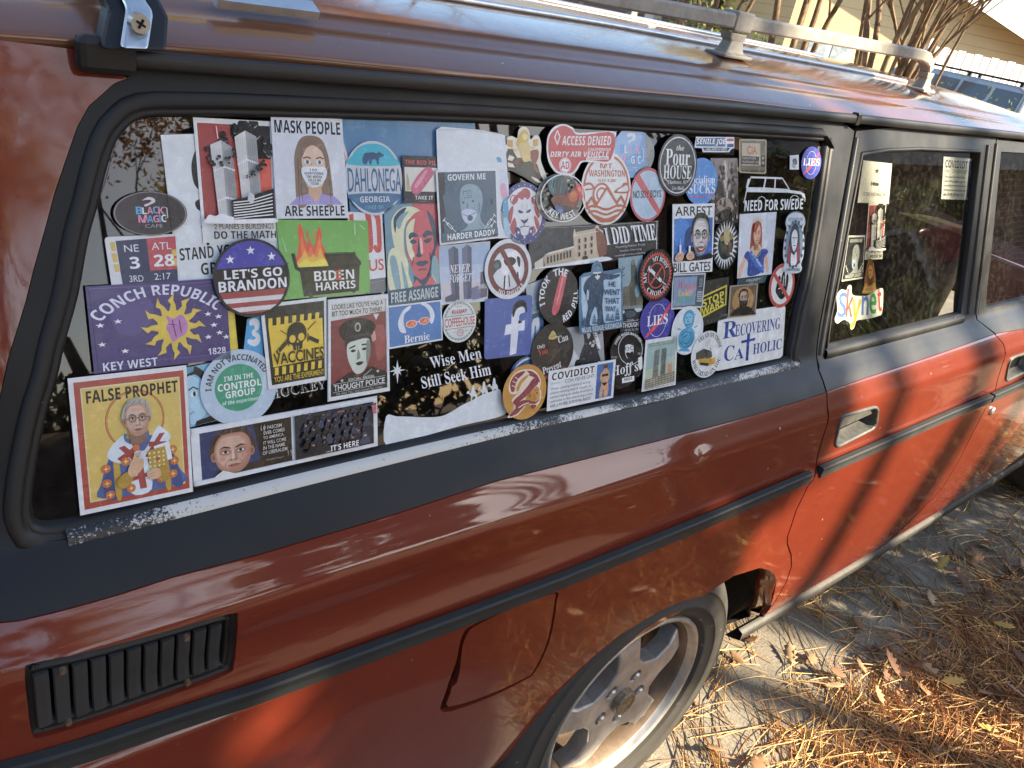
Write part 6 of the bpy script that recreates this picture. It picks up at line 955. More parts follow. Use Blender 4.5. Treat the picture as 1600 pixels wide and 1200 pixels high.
# ---------------------------------------------------------------- litter on the ground
def leafm(name, c, tr=.0):
    m, t, p, N, L = nodes(name); n = noise(t, 6, 3, .6, None); g = N('ShaderNodeNewGeometry')
    r = ramp(t, g.outputs['Random Per Island'], [(0, tuple(x*.55 for x in c)), (.5, c), (1, tuple(min(1, x*1.5) for x in c))]); L(r.outputs[0], p.inputs['Base Color'])
    p.inputs['Roughness'].default_value = .6; p.inputs['Specular IOR Level'].default_value = .3
    if tr:
        d = N('ShaderNodeBsdfTranslucent'); L(r.outputs[0], d.inputs[0]); mx = N('ShaderNodeMixShader'); mx.inputs[0].default_value = tr
        L(p.outputs[0], mx.inputs[1]); L(d.outputs[0], mx.inputs[2]); L(mx.outputs[0], t.nodes['Material Output'].inputs[0])
    return m
NM = [leafm('straw_needle', (.62, .40, .155)), leafm('rust_needle', (.42, .20, .075)), leafm('dark_needle', (.11, .06, .03))]
R = random.Random(11)
V = []; F = []; mi = []
def needle(x, y, a, L_, z0, k, w_):
    global V, F, mi
    bend = R.uniform(-.5, .5); n = 5; b = len(V)
    for i in range(n+1):
        t = i/n; aa = a+bend*(t-.5); 
        px = x+math.cos(a)*L_*(t-.5)-math.sin(a)*bend*L_*.5*((t-.5)**2); py = y+math.sin(a)*L_*(t-.5)+math.cos(a)*bend*L_*.5*((t-.5)**2); pz = z0+R_l*4*t*(1-t)+tz*(t-.5)
        ww = w_*(1-.5*t); s, c = math.sin(aa)*ww, math.cos(aa)*ww
        V += [(px-s, py+c, pz), (px+s, py-c, pz), (px, py, pz+ww*1.3)]
    for i in range(n):
        o = b+3*i; F += [(o, o+3, o+5, o+2), (o+2, o+5, o+4, o+1)]; mi += [k, k]
def dens_at(x, y):
    d = .16+1.6*max(0, min(1, (-y-.06)/.42))*(1.0 if x > .55 else .55)
    if x > 1.5: d *= .75
    if y > .15: d *= .5
    return d
cnt = 0
while cnt < 8200:
    x = R.uniform(.0, 3.2); y = R.uniform(-1.25, .45)
    if R.random()*1.75 > dens_at(x, y): continue
    if abs(x) < .24 and y > -.03: continue
    cnt += 1; a0 = R.choice([.35, .7, 1.0, 2.3])+R.gauss(0, .55); deep = max(0, min(1, (-y-.15)/.5))*.028
    for q in range(R.randint(2, 5)):
        R_l = R.uniform(0, .008); tz = R.gauss(0, .006+.25*deep)
        needle(x+R.gauss(0, .03), y+R.gauss(0, .03), a0+R.gauss(0, .22), R.uniform(.09, .20), .003+R.random()*(.004+deep), R.choices([0, 1, 2], [5, 4, 1] if y > -.25 else [3, 6, 2])[0], R.uniform(.0010, .0017))
tag(mesh_obj('pine_straw', V, F, NM, None, False, mi), 'rust and straw coloured pine needles strewn over the driveway', 'pine needles', kind='stuff')
LM = [leafm('brown_oak_leaf', (.30, .165, .085)), leafm('tan_oak_leaf', (.46, .31, .17)), leafm('dark_oak_leaf', (.17, .085, .045)), leafm('yellow_leaf', (.55, .36, .10))]
half = [(0, 0), (.03, .12), (.16, .16), (.10, .26), (.24, .36), (.13, .44), (.27, .58), (.15, .64), (.20, .78), (.09, .82), (0, 1)]
out_ = half+[(-x, y) for x, y in half[::-1][1:-1]]
def oak_leaf(x, y, s, a, m_, z0, tilt):
    cu = R.uniform(.2, .9); P = []
    M3 = np.array(Matrix.Rotation(a, 3, 'Z') @ Matrix.Rotation(tilt, 3, 'X') @ Matrix.Rotation(R.uniform(-.4, .4), 3, 'Y'))
    v2, f2 = cdt([(px*.9, py) for px, py in out_], (), .12, .12)
    for u, v in v2:
        P.append(M3 @ np.array([u*s, (v-.5)*s, s*(cu*u*u*2.2+.35*cu*(v-.5)**2)]))
    P = np.array(P); P[:, 2] -= P[:, 2].min()
    ob = mesh_obj('fallen_leaf', P, f2, m_, None, True); ob.location = (x, y, z0); md = ob.modifiers.new('thickness', 'SOLIDIFY'); md.thickness = .0006
    me = bpy.data.meshes.new; return ob
WHERE = ['lying on bare concrete by the tyre', 'half buried in the pine needles', 'in the shade ahead of the rear door', 'in the deep needle pile']
lf = []
for i in range(165):
    if i < 14: x, y = R.uniform(.3, 1.0), R.uniform(-.45, .2)
    elif i < 130: x, y = R.uniform(.8, 2.1), R.uniform(-.85, .0)
    else: x, y = R.uniform(.9, 3.2), R.uniform(-1.3, .35)
    oak_leaf(x, y, R.uniform(.045, .095), R.uniform(0, 6.3), LM[R.choices([0, 1, 2, 3], [5, 3, 4, .6])[0]], .004+R.random()*(.012+max(0, min(.03, (-y-.1)*.06))), R.gauss(0, .3))
for o in [o for o in COL.objects if o.name.startswith('fallen_leaf')]:
    tone = {'brown_oak_leaf': 'brown', 'tan_oak_leaf': 'pale tan', 'dark_oak_leaf': 'dark brown', 'yellow_leaf': 'yellowed'}[o.data.materials[0].name]
    x, y = o.location.x, o.location.y
    w_ = 'near the wheel on sunlit concrete' if x < .95 and y > -.3 else ('in the needle litter at the photo\'s lower right corner' if y < -.3 else 'on shaded concrete ahead of the rear door')
    tag(o, f'{tone} curled oak leaf {w_}', 'leaf', 'oak leaves fallen around the car')
# ---------------------------------------------------------------- trees
BARK = plain('grey_brown_bark', (.16, .115, .08), .9, 0, .2, 14, .45, .8)
PALEB = plain('pale_smooth_bark', (.36, .27, .19), .8, 0, .25, 9, .35, .4)
def limbs(m, p, d, L_, r, depth, spread, tips, up=.15, seg=4):
    p = np.array(p, float); d = np.array(d, float); pts = [p]; rs = [r]
    for i in range(seg):
        d = d+np.array([R.gauss(0, .12), R.gauss(0, .12), R.gauss(0, .08)+up*.2]); d /= np.linalg.norm(d); p = p+d*L_/seg; pts.append(p); rs.append(r*(1-.45*(i+1)/seg))
    m.tube(pts, rs, 7 if depth > 1 else 5, cap=False)
    if depth <= 0: tips.append(p); tips.append(pts[seg//2+1]); return
    for k in range(R.randint(2, 3)):
        ax = np.array([R.gauss(0, 1), R.gauss(0, 1), R.gauss(0, .5)]); nd = d+spread*ax/np.linalg.norm(ax)+np.array([0, 0, up]); nd /= np.linalg.norm(nd)
        limbs(m, pts[-1] if k else pts[-2], nd, L_*R.uniform(.62, .85), rs[-1]*.72, depth-1, spread, tips, up, seg)
def leaf_cloud(centres, n, rad, size, flat=.7, avoid=None):
    C = np.array(centres); idx = rng.integers(0, len(C), n); P = C[idx]+rng.normal(0, rad, (n, 3))*np.array([1, 1, flat])
    if avoid is not None: P = P[~avoid(P)]
    n = len(P); a = rng.normal(0, 1, (n, 3)); a /= np.linalg.norm(a, axis=1, keepdims=True); b = rng.normal(0, 1, (n, 3)); b -= a*(a*b).sum(1, keepdims=True); b /= np.linalg.norm(b, axis=1, keepdims=True)
    s = (size*rng.uniform(.6, 1.3, n))[:, None]
    V = np.stack([P-a*s, P+b*s*.42, P+a*s, P-b*s*.42], 1).reshape(-1, 3); F = np.arange(4*n).reshape(-1, 4); return V, F
def tree(name, label, cat, loc, H, r, depth, spread, leafmat, nleaf, rad, size, bark=BARK, stems=1, group=None, trunk_h=.35, up=.15, flat=.7):
    t = empty(name, loc, label, cat, group); m = MB(); tips = []
    for s in range(stems):
        a = 2*math.pi*s/stems+R.random(); lean = 0.04 if stems == 1 else .22
        limbs(m, np.array(loc)+np.array([math.cos(a), math.sin(a), 0])*(.0 if stems == 1 else r*1.8), (math.cos(a)*lean, math.sin(a)*lean, 1), H*trunk_h, r, depth, spread, tips, up)
    m.build('trunk', bark, t, True)
    if nleaf: mesh_obj('crown', *leaf_cloud(tips, nleaf, rad, size, flat), leafmat, t, False)
    return t
GREEN = leafm('dark_evergreen_leaf', (.045, .070, .022), .25); ORANGE = leafm('orange_autumn_leaf', (.42, .19, .045), .35); YELLOW = leafm('yellow_autumn_leaf', (.50, .38, .06), .4); OLIVE = leafm('olive_hedge_leaf', (.13, .155, .042), .3)
# unseen evergreen added to shade the rear of the car; mirrored in paint and glass
SH = np.array([math.sin(SUN_AZ)*math.cos(SUN_EL), math.cos(SUN_AZ)*math.cos(SUN_EL), math.sin(SUN_EL)])
def on_plane(p, y=-5.):
    p = np.array(p, float); return p+SH*((y-p[1])/SH[1])
edge = on_plane((.14, 0, .8)); low = on_plane((-.2, 0, .33))
ev = empty('added_shade_tree', (edge[0]-2.0, -5.2, 0), 'broad dark evergreen added out of view across the drive to shade the rear of the car', 'tree')
m = MB(); m.tube([(edge[0]-2.0, -5.2, 0), (edge[0]-1.98, -5.2, 2), (edge[0]-2.0, -5.2, 5), (edge[0]-1.9, -5.2, 9.5)], [.17, .14, .11, .03], 12)
cl = []
for i in range(560):
    if i < 430:       # low skirt laid along the sun rays so its shade covers the quarter
        zq = R.uniform(.2, 2.2) if i < 385 else R.uniform(-1.3, .3); q = np.array([R.uniform(-1.9, .36 if zq > .75 else .14), 0, zq]); c = on_plane(q, -5.2+R.uniform(-.9, .9)); cl.append(tuple(c))
    else:
        z = 4.6+4.6*R.random(); wv = 1.0 if z < 7.4 else max(.15, 1-(z-7.4)/2.2)
        cl.append((edge[0]-2.0+R.uniform(-1.9, 1.7)*wv, -5.2+R.uniform(-1.0, 1.0)*wv, z))
for i in range(60):
    c = cl[i*7]; m.tube([(edge[0]-2.0, -5.2, c[2]-.4), ((c[0]+edge[0]-2.0)/2, (c[1]-5.2)/2, c[2]-.1), c], [.035, .025, .01], 5, cap=False)
m.build('trunk', BARK, ev, True)
gap = [(np.array(B(432, 1080)), .075), (np.array(B(438, 1115)), .08), (np.array(B(448, 1155)), .085), (np.array(B(464, 1198)), .095), (np.array(B(1120, 830)), .07), (np.array(B(1135, 760)), .03), (np.array(B(560, 860)), .02)]  # holes left in the added crown so sun patches reach the car side
def sun_gap(P):
    bad = np.zeros(len(P), bool)
    for g, rad in gap:
        d = P-g; tt = d@SH; bad |= np.linalg.norm(d-tt[:, None]*SH, axis=1) < rad
    y0 = P-SH*(P[:, 1]/SH[1])[:, None]     # where the leaf's shade meets the plane of the car side
    bad |= (y0[:, 0] > np.where(y0[:, 2] > .72, .37, .15)+.04*np.sin(y0[:, 2]*9)) | ((y0[:, 2] < .26) & (y0[:, 0] > -.22))
    return bad
mesh_obj('crown', *leaf_cloud(cl, 42000, .15, .10, .8, sun_gap), GREEN, ev, False)
# slim multi-stemmed tree: its stems lay soft bands on the sunlit doors
cm = empty('crape_myrtle', (on_plane((.9, 0, .3), -8.)[0], -8.0, 0), 'slim bare multi stemmed tree beside the evergreen across the drive', 'tree')
m = MB(); tips = []
for xx, lean, rr in ((.60, -.03, .045), (1.02, .06, .07), (1.45, .10, .05), (1.95, .1, .06)):
    a = on_plane((xx, 0, .2), -8.); b = on_plane((xx+lean*.6, 0, 1.5), -8.); base = np.array(cm.location)+np.array([R.gauss(0, .08), R.gauss(0, .08), 0])
    mid1 = base+(a-base)*.5+np.array([0, 0, -.2]); pts = spline([base, mid1, a, (a+b)/2+np.array([R.gauss(0, .04), 0, 0]), b, b+np.array([lean*2, R.gauss(0, .3), 1.6])], 5, False)
    m.tube(pts, list(np.linspace(rr*1.5, rr*.75, len(pts))), 8)
    limbs(m, b, (lean*2+R.gauss(0, .3), R.gauss(0, .3), 1), .9, rr*.6, 2, .5, tips)
m.build('trunk', PALEB, cm, True)
# autumn trees further off, seen as reflections
for i, (x, y, H, k) in enumerate([(-.5, -15, 7.5, 0), (2.6, -17, 7.5, 1), (-5, -16, 8, 0), (5.5, -20, 6.5, 1)]):
    tree('autumn_tree', ['tall orange leaved tree on the bank behind the photographer', 'tall yellow leaved tree behind the evergreen', 'leaning orange tree at the left end of the bank', 'yellow tree behind the brick house'][i], 'tree', (x, y, .9), H, .20, 4, .6, [ORANGE, YELLOW][k], 3800, .5, .11, BARK, 1, 'autumn trees across the drive')
for i, (x, y, H, k) in enumerate([(-2.5, 11, 11, 0), (3.2, 12, 11, 1), (7.5, 14.5, 12, 0), (12.5, 19, 13, 0), (-8, 13, 11, 1)]):
    tree('autumn_tree', ['orange tree on the far side of the car, left one', 'yellow tree on the far side of the car near the roof rack', 'orange tree between the yellow tree and the brick house', 'tall orange tree behind the brick house chimney side', 'yellow tree furthest left beyond the car'][i], 'tree', (x, y, 0), H, .22, 4, .6, [ORANGE, YELLOW][k], 7000, .55, .12, BARK, 1, 'autumn trees beyond the car')
# the wood that closes the view behind the photographer
wc = []
for i in range(520):
    a = R.uniform(-1.35, 1.0); D_ = R.uniform(20, 30); wc.append((D_*math.sin(a)*1.2, -D_*math.cos(a)-2, 1+R.random()**1.3*(6.8+1.8*math.sin(a*9)) if a < .0 or a > .85 else 1+R.random()*2.0))
for i in range(160): wc.append((R.uniform(-26, -9), R.uniform(-14, 8), R.uniform(.5, 7.5)))
tag(mesh_obj('woodland', *leaf_cloud(wc, 26000, .75, .30, .8), [leafm('brown_green_wood', (.085, .070, .026), .2)], None, False), 'dark brown green wood behind the photographer', 'wood', kind='stuff')
tree('autumn_tree', 'small orange tree leaning out beside the evergreen', 'tree', (2.6, -13, .9), 7.5, .14, 4, .6, ORANGE, 3600, .5, .06, BARK, 1, 'autumn trees across the drive')
# hedge and bush beside the drive
def bush(name, label, cat, x0, x1, y0, y1, h0, h1, n, mat, size=.035, group=None):
    t = empty(name, ((x0+x1)/2, (y0+y1)/2, 0), label, cat, group); m = MB(); P = []
    for i in range(int(14*(x1-x0)+6)):
        x = R.uniform(x0+.1*(x1-x0), x1-.1*(x1-x0)); h = .9*(h0+(h1-h0)*(x-x0)/(x1-x0)); y = R.uniform(y0, y1); m.tube([(x, y, 0), (x+R.gauss(0, .05), y+R.gauss(0, .05), h*.5), (x+R.gauss(0, .12), y+R.gauss(0, .1), h*.93)], [.012, .008, .003], 5, cap=False)
    m.build('stem', BARK, t)
    u = rng.random((n, 3)); x = x0+(x1-x0)*u[:, 0]; h = (h0+(h1-h0)*u[:, 0])*(1+.10*np.sin(x*7)+.06*np.sin(x*17+2)); e = np.minimum(1, np.minimum(u[:, 0], 1-u[:, 0])*6)**.5
    P = np.stack([x, y0+(y1-y0)*(.5+(u[:, 1]-.5)*(.6+.4*e)), np.maximum(.05, h*e*u[:, 2]**.45)], 1)
    V, F = leaf_cloud(P, n, .04, size, 1.); mesh_obj('foliage', V, F, mat, t, False); return t
bush('boxwood_bush', 'tall clipped boxwood bush at the near end of the hedge across the drive', 'bush', 2.0, 3.9, -2.15, -1.5, 1.36, 2.05, 11000, OLIVE, .032)
bush('boxwood_hedge', 'low boxwood hedge running along the drive before the brick house', 'hedge', 3.6, 8.0, -3.0, -2.3, .95, 1.0, 11000, OLIVE, .04)
# brick house mirrored in the door glass
def brick(name, c1, c2, mortar, sc=1.):
    m, t, p, N, L = nodes(name); tc = N('ShaderNodeTexCoord'); mp = N('ShaderNodeMapping'); L(tc.outputs['Object'], mp.inputs[0])
    sp = N('ShaderNodeSeparateXYZ'); L(mp.outputs[0], sp.inputs[0]); ad = N('ShaderNodeMath'); L(sp.outputs[0], ad.inputs[0]); L(sp.outputs[1], ad.inputs[1]); cb = N('ShaderNodeCombineXYZ'); L(ad.outputs[0], cb.inputs[0]); L(sp.outputs[2], cb.inputs[1])
    b = N('ShaderNodeTexBrick'); b.inputs['Scale'].default_value = sc; b.inputs['Color1'].default_value = (*c1, 1); b.inputs['Color2'].default_value = (*c2, 1); b.inputs['Mortar'].default_value = (*mortar, 1)
    b.inputs['Brick Width'].default_value = .22; b.inputs['Row Height'].default_value = .075; b.inputs['Mortar Size'].default_value = .006; L(cb.outputs[0], b.inputs[0]); L(b.outputs[0], p.inputs['Base Color']); p.inputs['Roughness'].default_value = .9
    bump(t, p, b.outputs['Fac'], -.4, .005); return m
SHING = plain('grey_shingles', (.16, .15, .14), .9, 0, .2, 30, .4, .5)
WHITE = plain('white_painted_wood', (.72, .70, .66), .5, 0, .4, 10, .1, .05)
def gable_house(name, label, c, sx, sy, h, rise, wallmat, ridge='y', over=.35, wins=()):
    x, y = c; t = empty(name, (x, y, 0), label, 'house'); m = MB()
    x0, x1, y0, y1 = x-sx/2, x+sx/2, y-sy/2, y+sy/2
    if ridge == 'y': prof = [(x0, 0), (x1, 0), (x1, h), (x, h+rise), (x0, h)]; A = [(a, y0, b) for a, b in prof]; Bq = [(a, y1, b) for a, b in prof]
    else: prof = [(y0, 0), (y1, 0), (y1, h), (y, h+rise), (y0, h)]; A = [(x0, a, b) for a, b in prof]; Bq = [(x1, a, b) for a, b in prof]
    m.add(A+Bq, [(0, 1, 2, 3, 4), (5, 9, 8, 7, 6), (1, 6, 7, 2), (0, 4, 9, 5)]); m.build('wall', wallmat, t)
    hw = (sx if ridge == 'y' else sy)/2; k = rise/hw; rf = MB(); tr = MB()
    for s in (-1, 1):
        a0, a1 = hw+over, 0; zz0, zz1 = h-k*over, h+rise
        q = []
        for (u, z) in ((s*a0, zz0), (0, zz1)):
            for e in ((y0-over, y1+over) if ridge == 'y' else (x0-over, x1+over)):
                q.append((x+u, e, z+.03) if ridge == 'y' else (e, y+u, z+.03))
        q2 = [(a, b, z+.12) for a, b, z in q]
        rf.add(q+q2, [(0, 1, 3, 2), (4, 6, 7, 5), (0, 4, 5, 1), (2, 3, 7, 6), (0, 2, 6, 4), (1, 5, 7, 3)])
        for i0, i1 in ((0, 2), (1, 3)):   # barge boards
            p0, p1 = np.array(q[i0]), np.array(q[i1]); e = np.array([0, (-.03 if i0 == 0 else .03), 0]) if ridge == 'y' else np.array([(-.03 if i0 == 0 else .03), 0, 0])
            tr.add([p0, p1, p1-[0, 0, .22], p0-[0, 0, .22], p0+e, p1+e, p1+e-[0, 0, .22], p0+e-[0, 0, .22]], [(0, 1, 2, 3), (4, 7, 6, 5), (0, 4, 5, 1), (3, 2, 6, 7), (0, 3, 7, 4), (1, 5, 6, 2)])
    rf.build('roof', SHING, t); tr.build('bargeboard', WHITE, t)
    for wx, wy, wz, wdx, wdy, wh in wins:
        f = MB(); f.box((wx, wy, wz), (wdx, wdy, wh)); fo = f.build('window', WHITE, t); g = MB(); g.box((wx, wy, wz), (wdx-.16 if wdx > .3 else wdx+.03, wdy-.16 if wdy > .3 else wdy+.03, wh-.16)); g.build('pane', DARKIN, fo)
        if wdx > .3: b_ = MB(); b_.box((wx, wy-.03, wz), (wdx-.1, .03, .04)); b_.build('glazing_bar', WHITE, fo)
        else: b_ = MB(); b_.box((wx-.03, wy, wz), (.03, wdy-.1, .04)); b_.build('glazing_bar', WHITE, fo)
    return t
gable_house('brick_house', 'low brown brick house across the drive, mirrored in the door window', (14.0, -7.2), 8, 9, 2.5, 1.7, brick('brown_brick', (.36, .19, .13), (.27, .14, .10), (.42, .38, .32)), 'x', .5, [(10, -4.6, 1.35, .1, 1.4, 1.2), (10, -8.5, 1.35, .1, 1.4, 1.2)])
def siding():
    m, t, p, N, L = nodes('yellow_lap_siding'); tc = N('ShaderNodeTexCoord'); sp = N('ShaderNodeSeparateXYZ'); L(tc.outputs['Object'], sp.inputs[0])
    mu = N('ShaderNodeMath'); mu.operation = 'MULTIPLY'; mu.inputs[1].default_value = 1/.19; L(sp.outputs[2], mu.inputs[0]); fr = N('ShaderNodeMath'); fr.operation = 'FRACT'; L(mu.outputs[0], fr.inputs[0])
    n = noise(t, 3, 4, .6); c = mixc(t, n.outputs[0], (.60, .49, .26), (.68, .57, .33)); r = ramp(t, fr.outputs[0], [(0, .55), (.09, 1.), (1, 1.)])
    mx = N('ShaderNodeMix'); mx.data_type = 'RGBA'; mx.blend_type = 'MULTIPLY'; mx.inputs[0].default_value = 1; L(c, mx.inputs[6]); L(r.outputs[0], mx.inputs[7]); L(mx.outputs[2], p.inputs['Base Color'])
    p.inputs['Roughness'].default_value = .7; bump(t, p, fr.outputs[0], .6, .02); return m
def far(px, py, D):     # a point on the ray of a pixel at a horizontal distance
    d = ray(px, py); h = math.hypot(d[0], d[1]); return CAM+d*D/h
# ---------------------------------------------------------------- beyond the car
A_ = far(1480, 0, 24.); B_ = far(1600, 75, 24.)
hx, hy = far(1300, 60, 27.)[:2]
# yellow house turned towards the drive
YS = siding()
def wall_frame(p0, p1):
    d = np.array(p1[:2])-np.array(p0[:2]); L_ = np.linalg.norm(d); d /= L_; return d, np.array([-d[1], d[0]]), L_
C0 = far(1480, 0, 19.)
def on_line(px, py, c, d):
    r = ray(px, py)[:2]; k = np.linalg.solve(np.array([r, -np.array(d)]).T, np.array(c[:2])-CAM[:2]); return np.array([*(CAM[:2]+k[0]*r), 0.])
P0 = on_line(1232, 40, C0, (.8, -.6)); P1 = on_line(1625, 80, C0, (.8, -.6))
d_, n_, L_ = wall_frame(P0, P1)      # n_ points away from the camera when positive with the ray
if n_@(P0[:2]-CAM[:2]) < 0: n_ = -n_
def W3(s, u, z): return (P0[0]+d_[0]*s+n_[0]*u, P0[1]+d_[1]*s+n_[1]*u, z)
hs = empty('yellow_house', W3(L_/2, 4, 0), 'yellow clapboard house with a grey gable roof beyond the parked blue car', 'house')
er = 1.46+math.tan(math.radians(1.55))*np.linalg.norm(P1[:2]-CAM[:2]); kk = .30; apex = L_*.25
def rz(s): return er+kk*(L_+.2-s) if s > apex else er+kk*(L_+.2-apex)-kk*(apex-s)
ap = rz(apex)
m = MB(); pr = [(0, 0), (L_, 0), (L_, rz(L_)), (apex, ap), (0, rz(0))]
m.add([W3(s, 0, z) for s, z in pr]+[W3(s, 8, z) for s, z in pr], [(0, 1, 2, 3, 4), (5, 9, 8, 7, 6), (1, 6, 7, 2), (0, 4, 9, 5)]); m.build('wall', YS, hs)
rf = MB(); tr = MB()
for s0, s1 in ((L_+.7, apex), (-.6, apex)):
    q = [W3(s, u, rz(s)+.02+e) for e in (0, .14) for s in (s0, s1) for u in (-.45, 8.4)]
    rf.add(q, [(0, 1, 3, 2), (4, 6, 7, 5), (0, 4, 5, 1), (2, 3, 7, 6), (0, 2, 6, 4), (1, 5, 7, 3)])
    b = [W3(s, u, rz(s)+e) for u in (-.49, -.455) for s in (s0, s1) for e in (.17, -.10)]
    tr.add(b, [(0, 1, 3, 2), (4, 6, 7, 5), (0, 4, 5, 1), (2, 3, 7, 6), (0, 2, 6, 4), (1, 5, 7, 3)])
rf.build('roof', SHING, hs); tr.build('bargeboard', WHITE, hs)
for s in (.9,):
    w_ = MB(); w_.add([W3(s+a, u, z) for a in (-.5, .5) for u in (-.05, .02) for z in (.6, 1.55)], [(0, 1, 3, 2), (4, 6, 7, 5), (0, 4, 5, 1), (2, 3, 7, 6), (0, 2, 6, 4), (1, 5, 7, 3)]); wo = w_.build('window', WHITE, hs)
    for a in (-.24, .24):
        g = MB(); g.add([W3(s+a+e, -.06, z) for e in (-.18, .18) for z in (.7, 1.45)], [(0, 1, 3, 2)]); g.build('pane', plain('curtained_pane', (.35, .42, .46), .2, 0, .5, 8, .3), wo)
# brick house further left with a white post
Q0 = far(985, 20, 22.); bh = empty('brick_house', (Q0[0]-1, Q0[1]+2, 0), 'brick house with a white porch post, far left beyond the luggage rail', 'house')
BR = brick('grey_brown_brick', (.24, .17, .14), (.19, .13, .11), (.35, .33, .30))
dq = far(1075, 40, 22.)-Q0; dq[2] = 0; dq /= np.linalg.norm(dq); nq = np.array([-dq[1], dq[0], 0]); 
if nq[:2]@(Q0[:2]-CAM[:2]) < 0: nq = -nq
m = MB(); q = [Q0+dq*a+nq*b for a, b in ((-9, 0), (1.9, 0), (1.9, 6), (-9, 6))]; m.add([(*p[:2], z) for z in (0, 3.2) for p in q], [(0, 1, 5, 4), (1, 2, 6, 5), (2, 3, 7, 6), (3, 0, 4, 7)]); m.build('wall', BR, bh)
m = MB(); q = [Q0+dq*a+nq*b for a, b in ((-9.4, -.6), (2.3, -.6), (2.3, 6.6), (-9.4, 6.6))]; c1 = Q0+dq*-6+nq*3; c2 = Q0+dq*-1.2+nq*3
m.add([(*p[:2], 3.15) for p in q]+[(*c1[:2], 5.2), (*c2[:2], 5.2)], [(0, 1, 5, 4), (1, 2, 5), (2, 3, 4, 5), (3, 0, 4), (3, 2, 1, 0)]); m.build('roof', SHING, bh)
p = far(1022, 20, 21.4); m = MB(); m.box((p[0], p[1], 1.6), (.3, .3, 3.2)); m.build('porch_post', WHITE, bh, bevel=.02)
# white picket fence behind the parked car
F0 = far(1450, 90, 15.); F1 = on_line(1660, 130, F0, (.85, -.52)); df, nf, Lf = wall_frame(F0, F1); ft = 1.70
fe = empty('picket_fence', ((F0[0]+F1[0])/2, (F0[1]+F1[1])/2, 0), 'white picket fence running behind the blue parked car', 'fence')
ang = math.atan2(df[1], df[0]); RZ = np.array(Matrix.Rotation(ang, 3, 'Z'))
m = MB()
for i in range(int(Lf/.15)):
    c = F0[:2]+df*(i+.5)*.15; m.box((c[0], c[1], ft/2), (.125, .02, ft+(.03 if i % 2 else 0)), RZ)
m.build('pickets', WHITE, fe)
for z in (.4, 1.35):
    m = MB(); c = (F0[:2]+F1[:2])/2+nf*.03; m.box((c[0], c[1], z), (Lf, .035, .09), RZ); m.build('rail', WHITE, fe)
for i in range(int(Lf/1.8)+1):
    c = F0[:2]+df*i*1.8+nf*.06; m = MB(); m.box((c[0], c[1], .9), (.1, .1, 1.8), RZ); m.build('post', WHITE, fe)
# blue-grey estate car parked ahead
G1 = far(1583, 165, 12.5); G0 = far(1375, 105, 15.2)
dc, nc, Lc = wall_frame(G0, G1); 
if nc@(G0[:2]-CAM[:2]) < 0: nc = -nc
pc = empty('parked_car', ((G0[0]+G1[0])/2+nc[0]*.8, (G0[1]+G1[1])/2+nc[1]*.8, 0), 'blue grey boxy estate car with roof rails parked ahead by the white fence', 'car')
CP = plain('blue_grey_car_paint', (.24, .29, .34), .25, .2, .5, 20, .12, 0, .8)
def K(s, u, z): return (G1[0]-dc[0]*s+nc[0]*u, G1[1]-dc[1]*s+nc[1]*u, z)
m = MB(); rr = []
for s in np.linspace(-.1, 4.9, 26):
    hb = .92 if s < 3.7 else .92-.06*((s-3.7)/1.2)**2
    e = .06*max(0, (s-4.5)/.4)**2+.05*max(0, (.05-s)/.15)
    rr.append([K(s, .03+e, .28), K(s, -.0+e, .55), K(s, .02+e, .80), K(s, .06+e, hb), K(s, 1.54-e, hb), K(s, 1.58-e, .80), K(s, 1.60-e, .55), K(s, 1.57-e, .28)])
m.sweep(rr); m.build('body', CP, pc, True)
RH = 1.405
m = MB(); cab = [(.0, .90), (.10, RH-.05), (.30, RH), (2.9, RH), (3.1, RH-.05), (3.65, .91)]
m.add([K(s, .08+.14*(z-.9)/.5, z) for s, z in cab]+[K(s, 1.52-.14*(z-.9)/.5, z) for s, z in cab], [tuple(range(6)), tuple(range(11, 5, -1))]+[(i, i+6, i+7, i+1) for i in range(5)]); cb_ = m.build('cabin', CP, pc, bevel=.03)
GL = plain('dark_car_glass', (.03, .04, .05), .08, 0, .7, 10, .2)
for s0, s1, t0, t1 in ((.10, .70, .16, .70), (.78, 1.40, .78, 1.40), (1.48, 2.20, 1.48, 2.20), (2.28, 3.05, 2.28, 2.85)):
    m = MB(); m.add([K(s, .075+.14*(z-.9)/.5, z) for s, z in ((s0, .95), (s1, .95), (t1, RH-.07), (t0, RH-.07))], [(0, 1, 2, 3)]); m.build('side_window', GL, cb_)
m = MB(); m.add([K(3.64, .2, .95), K(3.64, 1.4, .95), K(3.14, 1.34, RH-.07), K(3.14, .26, RH-.07)], [(0, 1, 2, 3)]); m.build('windscreen', GL, cb_)
for u in (.32, 1.28):
    m = MB(); m.tube([K(s, u, RH+.05) for s in np.linspace(.3, 2.7, 6)], .014, 8); ra = m.build('roof_rail', DARKIN, pc)
    for s in (.4, 1.5, 2.6): m = MB(); m.box(K(s, u, RH+.02), (.05, .04, .06)); m.build('rail_foot', DARKIN, ra)
for s in (.85, 4.0):
    for u in (.06, 1.54):
        c = np.array(K(s, u, .30)); m = MB(); m.tube([c-np.array([*nc, 0])*.10, c+np.array([*nc, 0])*.10], .30, 24); wo = m.build('wheel', TYRE, pc, False); m = MB(); m.tube([c-np.array([*nc, 0])*.108, c+np.array([*nc, 0])*.108], .18, 20); m.build('hub', ALLOY, wo)
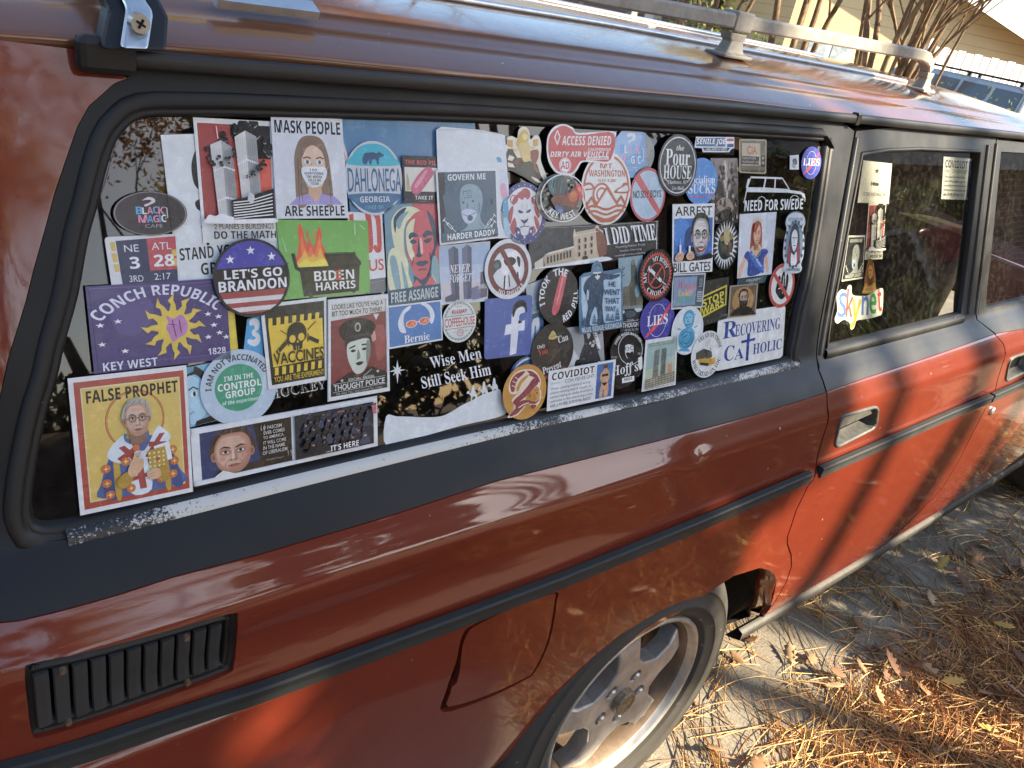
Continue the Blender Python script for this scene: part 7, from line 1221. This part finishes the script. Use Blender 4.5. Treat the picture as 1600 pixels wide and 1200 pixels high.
# bare many-stemmed trees against the yellow house
TWIG = plain('brown_stem_bark', (.17, .115, .07), .85, 0, .2, 12, .5, .5)
def stems_tree(label, px, py, D, n, spreadx, rad, H=3.4, seed=0):
    c = far(px, py, D); R.seed(seed); t = empty('crape_myrtle', (c[0], c[1], 0), label, 'tree', 'bare many stemmed trees before the yellow house'); m = MB(); tips = []
    for i in range(n):
        a = R.uniform(0, 6.28); base = np.array([c[0]+math.cos(a)*rad*2.2, c[1]+math.sin(a)*rad*2.2, 0]); le = R.uniform(.3, 1)*spreadx
        top = base+np.array([math.cos(a)*le, math.sin(a)*le, H*R.uniform(.75, 1.1)]); mid = base+(top-base)*.45+np.array([R.gauss(0, .06), R.gauss(0, .06), -.0])-np.array([math.cos(a), math.sin(a), 0])*le*.14
        r0 = rad*R.uniform(.5, 1); pts = spline([base, mid, base+(top-base)*.75, top], 4, False); m.tube(pts, list(np.linspace(r0, r0*.35, len(pts))), 7)
        for j in range(5): limbs(m, pts[len(pts)//2-1+j], (math.cos(a)*.5+R.gauss(0, .5), math.sin(a)*.5+R.gauss(0, .5), 1), .9, r0*.35, 2, .5, tips, .2, 3)
    m.build('trunk', TWIG, t, True)
    mesh_obj('crown', *leaf_cloud(tips, 420, .25, .035), YELLOW, t, False); return t
stems_tree('bare many stemmed tree in front of the yellow gable wall, thickest clump', 1395, 70, 10.5, 13, 1.0, .045, 3.6, 5)
stems_tree('bare tree with two pale trunks just right of the rack post', 1243, 60, 11.0, 5, .55, .05, 3.4, 6)
stems_tree('low clump of brown stems left of the rack post', 1100, 40, 11.0, 8, .9, .045, 3.0, 8)
stems_tree('bare leaning stems left of the fence end', 1465, 70, 12.5, 6, 1.0, .04, 3.6, 9)
for i, (px, py, D, h) in enumerate(((1095, 40, 14, 1.6), (1190, 70, 15, 1.25), (1536, 92, 11.6, 1.36))):
    c = far(px, py, D); bush('garden_shrub', ['dark green shrub before the far brick house', 'small green shrub left of the yellow house', 'feathery shrub between the blue car and the picket fence'][i], 'shrub', c[0]-.6, c[0]+.6, c[1]-.5, c[1]+.5, h*.9, h, 1500 if i < 2 else 260, OLIVE, .05 if i < 2 else .025)
tree('autumn_tree', 'bright yellow tree above the roof of the far brick house', 'tree', (*far(1200, 0, 30)[:2], 0), 9, .2, 4, .6, YELLOW, 6000, .6, .14, BARK, 1, 'autumn trees beyond the car')
tree('autumn_tree', 'dark green tree rising behind the yellow gable', 'tree', (*far(1500, 0, 36)[:2], 0), 11, .2, 4, .6, OLIVE, 6000, .7, .16, BARK, 1, 'autumn trees beyond the car')
# pink planter on a post, mirrored in the door glass
p = np.array([6.2, -2.05, 0]); pp = empty('potted_plant', tuple(p), 'pink plastic flower pot with a leafy plant on a short timber post', 'potted plant')
m = MB(); m.tube([p, p+[0, 0, 1.28]], .05, 8); m.build('post', BARK, pp)
lathe([(0, 0), (.10, 0), (.14, .26), (.15, .26), (.15, .29), (.13, .29), (.125, .24), (0, .24)], 0, 0, 0, 28)
m = MB(); m.sweep([[(p[0]+r*math.cos(t), p[1]+r*math.sin(t), 1.28+z) for r, z in ((.001, .0), (.10, 0), (.14, .24), (.155, .24), (.155, .28), (.135, .28), (.125, .22), (.001, .22))] for t in np.linspace(0, 2*math.pi, 29)], False, False); m.build('pot', plain('pink_plastic', (.6, .10, .16), .4), pp, True)
mesh_obj('foliage', *leaf_cloud([p+[R.gauss(0, .14), R.gauss(0, .14), 1.62+R.random()*.3] for i in range(30)], 500, .06, .05), OLIVE, pp, False)
